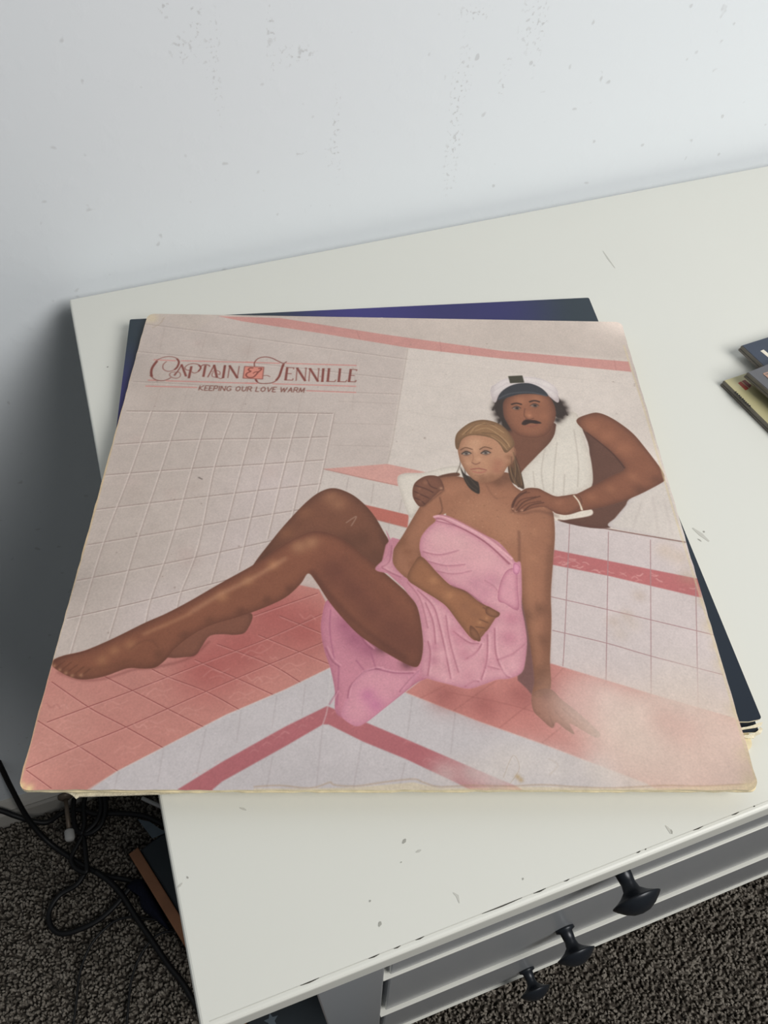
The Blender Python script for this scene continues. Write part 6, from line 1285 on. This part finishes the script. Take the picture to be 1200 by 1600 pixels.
for i, ((za, zb), kz) in enumerate(zip(zs, (-.172, -.352, -.548))):
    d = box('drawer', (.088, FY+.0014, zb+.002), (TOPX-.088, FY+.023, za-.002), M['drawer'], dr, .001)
    for kx in (.238, TOPX-.238):
        k = bpy.data.objects.new('knob', knob_me); COL.objects.link(k); k.parent = d
        k.location = (kx, FY+.0014, kz)
        k['label'] = 'black metal knob'
for lx in (.066, TOPX-.106):
    for ly in (FY+.012, D-.06):
        bm = bmesh.new()
        a = [bm.verts.new((lx+dx, ly+dy, CB)) for dx, dy in ((0, 0), (.04, 0), (.04, .04), (0, .04))]
        b = [bm.verts.new((lx+.008+dx*.6, ly+.008+dy*.6, FZ)) for dx, dy in ((0, 0), (.04, 0), (.04, .04), (0, .04))]
        bm.faces.new(a); bm.faces.new(b)
        for q in range(4): bm.faces.new((a[q], a[(q+1) % 4], b[(q+1) % 4], b[q]))
        link('leg', bm_mesh(bm, 'leg'), M['desk_edge'], dr)
def strokes(name, segs, z, m, parent, taper=False):
    """thin flat marks lying on a horizontal surface: segs = list of (points, width)"""
    bm = bmesh.new()
    for pts, wd in segs:
        if len(pts) == 2 and taper:
            (xa, ya), (xb, yb) = pts; pts = [(xa, ya), (xa*.5+xb*.5+wd*.1, ya*.5+yb*.5), (xb, yb)]
        n = len(pts)
        L = []; R = []
        for i, p in enumerate(pts):
            a = Vector(pts[max(i-1, 0)]); b_ = Vector(pts[min(i+1, n-1)]); d_ = (b_-a).normalized(); nn = Vector((-d_.y, d_.x))*wd/2
            if n > 2 and i in (0, n-1): nn *= .35
            L.append((p[0]+nn.x, p[1]+nn.y)); R.append((p[0]-nn.x, p[1]-nn.y))
        vt = [[bm.verts.new((x, y, z+h)) for x, y in S_] for h in (0, .00012) for S_ in (L, R)]
        for i in range(n-1):
            bm.faces.new((vt[2][i], vt[2][i+1], vt[3][i+1], vt[3][i]))
            bm.faces.new((vt[0][i], vt[0][i+1], vt[2][i+1], vt[2][i])); bm.faces.new((vt[1][i], vt[1][i+1], vt[3][i+1], vt[3][i]))
    return link(name, bm_mesh(bm, name), m, parent)
for a, b, y_, wd in [(0.0388, 0.0464, -0.0003, 0.00045), (0.0663, 0.0708, -0.0003, 0.00045), (0.0767, 0.0796, -0.0003, 0.00045), (0.0858, 0.0896, -0.0003, 0.00045), (0.1144, 0.1323, -0.0003, 0.00045), (0.1372, 0.1424, -0.0003, 0.00045), (0.138, 0.143, -0.0003, 0.00045), (0.1512, 0.1538, -0.0003, 0.00045), (0.1852, 0.1873, -0.0003, 0.00045), (0.213, 0.2181, -0.0003, 0.00045), (0.2324, 0.2363, -0.0003, 0.00045), (0.2435, 0.2445, -0.0003, 0.00045), (0.1892, 0.1901, -0.0003, 0.00045)]: strokes('edge_chip', [([(a, y_), ((a+b)/2, y_-.0001), (b, y_+.0001)], wd)], 0, M['chip'], dr)
strokes('edge_seam', [([(.004, -.0003), (TOPX-.004, -.0003)], .00022)], 0, M['seam'], dr)
for s_ in [([(0.385, 0.3881), (0.3838, 0.3782), (0.3829, 0.366)], 0.0012), ([(0.2029, 0.0053), (0.2034, 0.0035), (0.2032, 0.0016)], 0.0012), ([(0.1065, 0.0108), (0.1077, 0.0091), (0.1074, 0.0064)], 0.0012), ([(0.3033, 0.1399), (0.3052, 0.1346), (0.3068, 0.129)], 0.0025), ([(0.0325, 0.0727), (0.0349, 0.0707)], 0.001), ([(0.0034, 0.0507), (0.0014, 0.0496)], 0.001), ([(0.0978, 0.0304), (0.1002, 0.0306)], 0.001)]: strokes('scuff_mark', [s_], 0, M['scuff'], dr, True)
for s_ in [([(0.0937, 0.0356), (0.0948, 0.0363), (0.0956, 0.0369)], 0.0014), ([(0.0738, 0.009), (0.0747, 0.0099), (0.0751, 0.0105)], 0.0014), ([(0.2042, 0.0032), (0.2037, 0.0014)], 0.0009), ([(0.3075, 0.1362), (0.308, 0.1351)], 0.0014), ([(0.0733, 0.0193), (0.0736, 0.0187)], 0.0011), ([(0.1354, 0.0063), (0.1358, 0.0059)], 0.0011), ([(0.0159, 0.3755), (0.0166, 0.3746)], 0.0014), ([(0.0904, 0.0289), (0.0905, 0.0286)], 0.001), ([(0.0055, 0.052), (0.0061, 0.0523)], 0.0012), ([(0.3018, 0.1326), (0.3028, 0.1304)], 0.0009)]: strokes('dark_scuff', [s_], 0, M['scuff_d'], dr, True)

# ------------------------------------------------------------------ record sleeves
def quad_outline(Q, r=.004, ragged=None, n=5):
    """Q = TL, TR, BR, BL as xy; returns [(u, v, x, y)] around, with small rounded corners"""
    TL, TR, BR, BL = [Vector(q) for q in Q]
    Wd = (TR-TL).length; rr = r/Wd; uv = []
    cs = [((rr, rr), math.pi), ((1-rr, rr), 1.5*math.pi), ((1-rr, 1-rr), 0), ((rr, 1-rr), .5*math.pi)]
    for (cu, cv), a0 in cs:
        for k in range(n+1):
            a = a0+k/n*math.pi/2; uv.append((cu+rr*math.cos(a), cv+rr*math.sin(a)))
    out = []
    for i, (u, v) in enumerate(uv):
        nu, nv = uv[(i+1) % len(uv)]; out.append((u, v))
        dd = math.hypot(nu-u, nv-v)
        if dd > .2:
            kk = 60
            for k in range(1, kk):
                out.append((u+(nu-u)*k/kk, v+(nv-v)*k/kk))
    res = []
    for u, v in out:
        if ragged: u, v = ragged(u, v)
        p = (TL*(1-u)+TR*u)*(1-v)+(BL*(1-u)+BR*u)*v
        res.append((u, v, p.x, p.y))
    return res
def panel(name, Q, z0, z1, mats, parent, r=.004, ragged=None, sag=None):
    ol = quad_outline(Q, r, ragged); bm = bmesh.new(); uvl = bm.loops.layers.uv.new('UVMap')
    zf = sag or (lambda u, v: 0.0)
    a = [bm.verts.new((x, y, z0+zf(u, v))) for u, v, x, y in ol]; b = [bm.verts.new((x, y, z1+zf(u, v))) for u, v, x, y in ol]
    uvs = {b[i]: (ol[i][0], 1-ol[i][1]) for i in range(len(ol))}
    ft = bm.faces.new(b); fb = bm.faces.new(list(reversed(a)))
    n = len(ol); sides = []
    for i in range(n): sides.append(bm.faces.new((a[i], a[(i+1) % n], b[(i+1) % n], b[i])))
    for l in ft.loops: l[uvl].uv = uvs[l.vert]
    ft.material_index = 0; fb.material_index = 1
    for f in sides: f.material_index = 1
    bmesh.ops.recalc_face_normals(bm, faces=bm.faces)
    me = bpy.data.meshes.new(name); bm.to_mesh(me); bm.free()
    return link(name, me, mats, parent)
rs = random.Random(5)
def rag_edges(amount, edge):
    tbl = [rs.uniform(-1, 1) for _ in range(80)]
    def nz(t): i = t*70; k = int(i) % 79; f = i-int(i); return tbl[k]*(1-f)+tbl[k+1]*f
    def f(u, v):
        if 'b' in edge and v > .97: v += amount*nz(u)
        if 'r' in edge and u > .97: u += amount*nz(v)
        if 'l' in edge and u < .03: u += amount*nz(v)
        return u, v
    return f
# lowest sleeve, cream, mostly hidden
Q3 = [(0.0474, 0.3981), (0.3396, 0.3172), (0.2574, 0.0204), (-0.0348, 0.1013)]
s3 = thing('record_sleeve', 'cream record sleeve with torn corners, at the bottom of the stack', 'record sleeve', (Q3[3][0], Q3[3][1], 0))
panel('back_panel', Q3, .0001, .0011, [M['board'], M['board']], s3, ragged=rag_edges(.001, 'b'))
panel('front_panel', Q3, .0026, .0034, [M['board'], M['board_torn']], s3, ragged=rag_edges(.0012, 'br'))
# dark blue sleeve
Q2 = [(0.0373, 0.4068), (0.3399, 0.3309), (0.2658, 0.0294), (-0.0325, 0.1026)]
s2 = thing('record_sleeve', 'dark blue record sleeve with torn lower corner, under the pink tiled one', 'record sleeve', (Q2[3][0], Q2[3][1], .0036))
def tear(u, v):
    if v > .97 and u > .75:
        v = 1.014+.006*math.sin(u*90)+.004*math.sin(u*217)
        if u > .985: v -= .012
    if u > .97: u = 1.0-.006*abs(math.sin(v*40))*(1 if v > .9 else 0)
    return u, v
bp_ = panel('back_panel', Q2, .0036, .0044, [M['blue'], M['board_torn']], s2, ragged=tear); bp_['label'] = 'dark blue back panel with a torn white lower edge'
def tear2(u, v):
    if v > .97: v = v-.002+.0016*math.sin(u*150)+.001*math.sin(u*331)
    return u, v
panel('front_panel', Q2, .0078, .0090, [M['blue'], M['board_torn']], s2, r=.0012, ragged=tear2)
def onq(Q, u, v):
    TL, TR, BR, BL = [Vector(q) for q in Q]
    p = (TL*(1-u)+TR*u)*(1-v)+(BL*(1-u)+BR*u)*v
    return (p.x, p.y)
for x, y in [(0.1948, 0.3544), (0.1959, 0.3526), (0.2134, 0.3468), (0.2167, 0.3457)]: strokes('printed_mark', [([(x, y), (x+.0022, y-.0004)], .003)], .00901, M['ink_white'], s2)
for nm, pts, z0, z1, mk in [('torn_edge', [(0.2551, 0.0305), (0.2581, 0.0299), (0.2614, 0.0296), (0.2646, 0.0298), (0.2664, 0.0294), (0.2649, 0.0283), (0.2622, 0.0283), (0.2588, 0.0289), (0.2548, 0.0296)], 0.007, 0.0077, 'board_torn'), ('torn_edge', [(0.2556, 0.0276), (0.258, 0.0271), (0.2606, 0.0268), (0.2632, 0.0272), (0.2655, 0.0284), (0.266, 0.0272), (0.2639, 0.0257), (0.2614, 0.0256), (0.2595, 0.0249), (0.257, 0.0257), (0.255, 0.0268)], 0.0045, 0.0052, 'board_torn')]:
    prism(nm, pts, z0, z1, M[mk], s2)
# the sleeve on top
Q1 = [(0.0495, 0.4044), (0.3449, 0.297), (0.2435, 0.0029), (-0.0534, 0.1062)]
s1 = thing('record_sleeve', 'worn pink tiled record sleeve with maroon title lettering, topmost of the stack', 'record sleeve', (Q1[3][0], Q1[3][1], .0091))
panel('back_panel', Q1, .0092, .0103, [M['board'], M['board']], s1, r=.003, ragged=rag_edges(.0012, 'bl'))
fp = panel('front_panel', Q1, .0109, .0125, [M['print'], M['board']], s1, r=.0045, ragged=rag_edges(.0007, 'brl')); fp['label'] = 'printed front showing two people in a pink tiled steam room'
# peeled strips of the lower sleeve hanging out at the lower left
for nm, pts, z0, z1 in [('peeled_strip', [(-0.0373, 0.1034), (-0.0355, 0.102), (-0.0341, 0.1005), (-0.0332, 0.099), (-0.032, 0.0995), (-0.0169, 0.0947), (0.0014, 0.089), (0.0146, 0.0853), (0.0148, 0.0864), (-0.0364, 0.1042)], 0.0013, 0.0025)]:
    prism(nm, pts, z0, z1, M['board_torn'], s3)

# ------------------------------------------------------------------ disc cases at the right
def case(label, c, ang, w_, h_, z, insert, name='disc_case'):
    t = thing(name, label, 'disc case', (c[0], c[1], z), 'plastic disc cases at the right edge of the top')
    ca, sa = math.cos(ang), math.sin(ang)
    def g(x, y): return (c[0]+ca*x-sa*y, c[1]+sa*x+ca*y)   # c is the upper left corner, x right, y up
    def rect(x0, x1, y0, y1): return [g(x0, y0), g(x1, y0), g(x1, y1), g(x0, y1)]
    prism('case_base', rect(0, w_, -h_, 0), z+.0001, z+.0017, M['case'], t, .0003)
    prism('lid', rect(.0004, w_-.0004, -h_+.0004, -.0004), z+.0019, z+.0042, M['case_lid'], t, .0004)
    prism('paper_insert', rect(.0009, w_-.0009, -h_+.0008, -.0008), z+.0042, z+.0045, insert, t)
    return t, g
M['case'] = mat('clear_case_edge', (104, 98, 90), .3, .5, noise=(90, .2))
M['case_lid'] = mat('clear_case_lid', (112, 106, 96), .25, .5, noise=(120, .15))
M['ins_y'] = mat('cream_yellow_print', (186, 178, 136), .35, .5, noise=(40, .05))
M['ins_g'] = mat('grey_print', (96, 96, 100), .3, .5, noise=(60, .05))
M['ins_n'] = mat('navy_print', (50, 60, 78), .3, .5, noise=(60, .06))
ty, gy = case('pale yellow disc case with a red print patch, flat on the white top', (0.3843, 0.2334), 0.0752, .142, .124, 0.0, M['ins_y'])
# red patch and the dark lettering down its left side (too small to read in the photograph)
for pts_, mk in [([(0.3921, 0.2279), (0.3949, 0.2285), (0.3957, 0.2214), (0.3927, 0.2206)], 'ink_red'), ([(0.3955, 0.2287), (0.3982, 0.229), (0.399, 0.2234), (0.3963, 0.2216)], 'ink_dark_red')]: prism('red_patch', pts_, .0045, .00462, M[mk], ty)
for i_, sg in enumerate([([(0.3848, 0.2211), (0.3865, 0.2215)], 0.0007), ([(0.3848, 0.2211), (0.3852, 0.22)], 0.0006), ([(0.3848, 0.2194), (0.3865, 0.2198)], 0.0007), ([(0.3865, 0.2198), (0.3847, 0.2185)], 0.0006), ([(0.3849, 0.2177), (0.3866, 0.2181)], 0.0007), ([(0.3866, 0.2181), (0.3854, 0.2166)], 0.0006), ([(0.385, 0.216), (0.3867, 0.2164)], 0.0007), ([(0.385, 0.216), (0.3848, 0.2151)], 0.0006), ([(0.3851, 0.2143), (0.3868, 0.2147)], 0.0007), ([(0.3868, 0.2147), (0.3855, 0.2132)], 0.0006), ([(0.3852, 0.2127), (0.3868, 0.2131)], 0.0007), ([(0.3868, 0.2131), (0.385, 0.2118)], 0.0006), ([(0.3852, 0.211), (0.3869, 0.2114)], 0.0007), ([(0.3852, 0.211), (0.3857, 0.2099)], 0.0006), ([(0.3853, 0.2093), (0.387, 0.2097)], 0.0007), ([(0.387, 0.2097), (0.3852, 0.2084)], 0.0006), ([(0.3854, 0.2077), (0.3871, 0.2081)], 0.0007), ([(0.3871, 0.2081), (0.3858, 0.2066)], 0.0006)]): strokes('letter_stroke', [sg], .0045+.00002*i_, M['ink_black'], ty)
tn, gn = case('navy disc case with a white letter stroke, behind the grey one', (0.4105, 0.2545), 0.0707, .142, .124, .0048, M['ins_n'])
for sg in [([(0.4207, 0.2455), (0.422, 0.2368)], 0.0028)]: strokes('letter_stroke', [sg], .0093, M['ink_white'], tn)
tg, gg = case('grey disc case lying partly on the yellow and navy ones', (0.3937, 0.2272), 0.138, .142, .124, .0096, M['ins_g'])
for i_, sg in enumerate([([(0.4029, 0.2222), (0.4083, 0.2223)], 0.001), ([(0.4029, 0.2222), (0.4036, 0.2159)], 0.001), ([(0.4036, 0.2208), (0.4043, 0.2156)], 0.0022)]): strokes('frame_line', [sg], .0141+.0001*i_, M['ink_pink'], tg)

# ------------------------------------------------------------------ things on the floor at the left
def cable(label, pts, r, grp=None):
    return tag(link('cable', tube_mesh('cable', pts, r), M['cable']), label, 'cable')
cable('thick black cable entering at the far left edge and running to the navy pouch', [(-0.281, 0.5048, -0.6), (-0.2769, 0.4715, -0.66), (-0.2786, 0.4514, -0.715), (-0.2776, 0.4277, -0.775), (-0.2651, 0.4036, -0.81), (-0.2415, 0.3767, -0.823), (-0.219, 0.3538, -0.826), (-0.1995, 0.3373, -0.826), (-0.1754, 0.3246, -0.826), (-0.1605, 0.3142, -0.826)], 0.0036)
cable('black cable lying in a flat wave just in front of the baseboard', [(-0.3412, 0.4657, -0.76), (-0.3137, 0.4539, -0.775), (-0.2967, 0.4431, -0.785), (-0.2791, 0.4346, -0.8), (-0.2627, 0.4311, -0.81), (-0.244, 0.4404, -0.818), (-0.2229, 0.4378, -0.818), (-0.1997, 0.4231, -0.818), (-0.17, 0.4143, -0.82), (-0.1362, 0.3988, -0.82), (-0.1071, 0.3727, -0.82)], 0.0038)
cable('small narrow loop of black cable below the cream sleeve corner', [(-0.2184, 0.4743, -0.816), (-0.2275, 0.4483, -0.816), (-0.2292, 0.4158, -0.816), (-0.222, 0.4022, -0.816), (-0.216, 0.4159, -0.816), (-0.2137, 0.4435, -0.816), (-0.2026, 0.4688, -0.816)], 0.0036)
cable('rounded loop of black cable nearest the dresser side', [(-0.1865, 0.4625, -0.814), (-0.1844, 0.4297, -0.814), (-0.1918, 0.4068, -0.814), (-0.2061, 0.3979, -0.814), (-0.2164, 0.3997, -0.814), (-0.2003, 0.4098, -0.814), (-0.1909, 0.4281, -0.814), (-0.1903, 0.4609, -0.814)], 0.0036)
cable('black cable loop hanging below the two upper loops', [(-0.2172, 0.403, -0.818), (-0.2282, 0.3904, -0.818), (-0.2386, 0.3743, -0.818), (-0.2351, 0.359, -0.818), (-0.2217, 0.3491, -0.818), (-0.2198, 0.3722, -0.818), (-0.2197, 0.4039, -0.818)], 0.0034)
cable('large open loop of thick black cable on the carpet', [(-0.2239, 0.3514, -0.824), (-0.2372, 0.3388, -0.824), (-0.2615, 0.332, -0.824), (-0.2755, 0.316, -0.824), (-0.2747, 0.2969, -0.824), (-0.2621, 0.2837, -0.824), (-0.2394, 0.2813, -0.824), (-0.2142, 0.2847, -0.824), (-0.1919, 0.295, -0.824), (-0.1701, 0.3102, -0.824), (-0.1591, 0.3149, -0.824)], 0.0036)
cable('thick black cable running diagonally down under the dresser corner', [(-0.2098, 0.3455, -0.82), (-0.1935, 0.3259, -0.82), (-0.1797, 0.3024, -0.82), (-0.1674, 0.2715, -0.82), (-0.1515, 0.2354, -0.82), (-0.1374, 0.2024, -0.82), (-0.1235, 0.1755, -0.82), (-0.1154, 0.1541, -0.82), (-0.0998, 0.1128, -0.82)], 0.0038)
cable('thin black wire curving down, the left of two thin ones', [(-0.1295, 0.253, -0.826), (-0.1506, 0.2636, -0.826), (-0.1743, 0.2744, -0.826), (-0.1949, 0.2767, -0.826), (-0.2169, 0.2674, -0.826), (-0.2325, 0.2538, -0.826), (-0.2457, 0.2306, -0.826), (-0.2527, 0.2032, -0.826), (-0.2635, 0.1604, -0.826)], 0.0017)
cable('thin black wire curving down, the right of two thin ones', [(-0.1236, 0.2387, -0.826), (-0.1399, 0.242, -0.826), (-0.1559, 0.2364, -0.826), (-0.1733, 0.2206, -0.826), (-0.1857, 0.1982, -0.826), (-0.1924, 0.1746, -0.826), (-0.2016, 0.1386, -0.826)], 0.0017)

# door stop screwed to the skirting board
ds = thing('door_stop', 'tan rod door stop with a white rubber tip, on the baseboard', 'door stop', (-0.2332, WY-.014, -0.7982))
me = lathe('base_plate', [(0, .010), (.003, .010), (.006, .006)]); o = link('base_plate', me, M['rod']); o.parent = ds
me = lathe('rod', [(.005, .0030), (.052, .0030)], n=12); o = link('rod', me, M['rod']); o.parent = ds
me = lathe('rubber_tip', [(.050, .0055), (.052, .0066), (.062, .0066), (.065, .005), (.066, 0)], n=16); o = link('rubber_tip', me, M['white_rubber']); o.parent = ds; o['label'] = 'white rubber tip'
# long black case with a wooden edge
def bd(s_, t_): return ((-0.1569, 0.3383)[0]+ex[0]*s_+ey[0]*t_, (-0.1569, 0.3383)[1]+ex[1]*s_+ey[1]*t_)
kc = thing('storage_case', 'long black case with a brown wooden edge strip on the carpet', 'case', (*(-0.1569, 0.3383), FZ+.0082))
prism('body', [bd(0, .014), bd(.60, .014), bd(.60, .098), bd(0, .098)], FZ+.0082, FZ+.050, M['black_case'], kc, .003)
prism('wooden_edge', [bd(-.004, 0), bd(.60, 0), bd(.60, .0138), bd(-.004, .0138)], FZ+.0082, FZ+.053, M['wood'], kc, .0015)
sx, sy = (-0.0256, 0.0939)
pts = []
for k in range(10):
    a = math.pi*k/5+.3; r = .009 if k % 2 == 0 else .004
    pts.append((sx+math.cos(a)*r, sy+math.sin(a)*r))
prism('star_mark', pts, FZ+.050, FZ+.0504, M['paper'], kc)['label'] = 'small grey star'
tg_ = prism('paper_tag', [(-0.14, 0.3846), (-0.1248, 0.3756), (-0.1124, 0.3605), (-0.1039, 0.3539), (-0.1251, 0.3523)], FZ+.0505, FZ+.0515, M['paper']); tag(tg_, 'blue grey paper tag lying on the far end of the black case', 'paper tag')
st_ = link('white_stick', tube_mesh('stick', [(-0.1316, 0.417, -0.8), (-0.1214, 0.4077, -0.8), (-0.1058, 0.3937, -0.8)], .0028), M['white_rubber']); tag(st_, 'short white stick beside the grey paper tag', 'stick')
# dark navy pouch, a soft closed lump
def pouch(poly, z0, h):
    P = cr2(np.array(poly), True, 4); c = P.mean(0); bm = bmesh.new(); rings = []
    for s_, zz in ((.86, 0), (1, .18), (1, .5), (.9, .8), (.66, .95), (.3, 1.0)):
        rings.append([bm.verts.new((c[0]+(p[0]-c[0])*s_, c[1]+(p[1]-c[1])*s_, z0+h*zz)) for p in P])
    n = len(P)
    for a, b in zip(rings, rings[1:]):
        for k in range(n): bm.faces.new((a[k], a[(k+1) % n], b[(k+1) % n], b[k]))
    bm.faces.new(rings[0]); bm.faces.new(rings[-1])
    return bm_mesh(bm, 'pouch', True)
tag(link('pouch', pouch([(-0.1549, 0.318), (-0.1736, 0.3134), (-0.16, 0.296), (-0.1584, 0.2788), (-0.1425, 0.2577), (-0.1292, 0.2425), (-0.1347, 0.2689), (-0.1428, 0.2917)], FZ, .03), M['navy']), 'dark navy cloth pouch on the carpet beside the wooden edge', 'pouch')
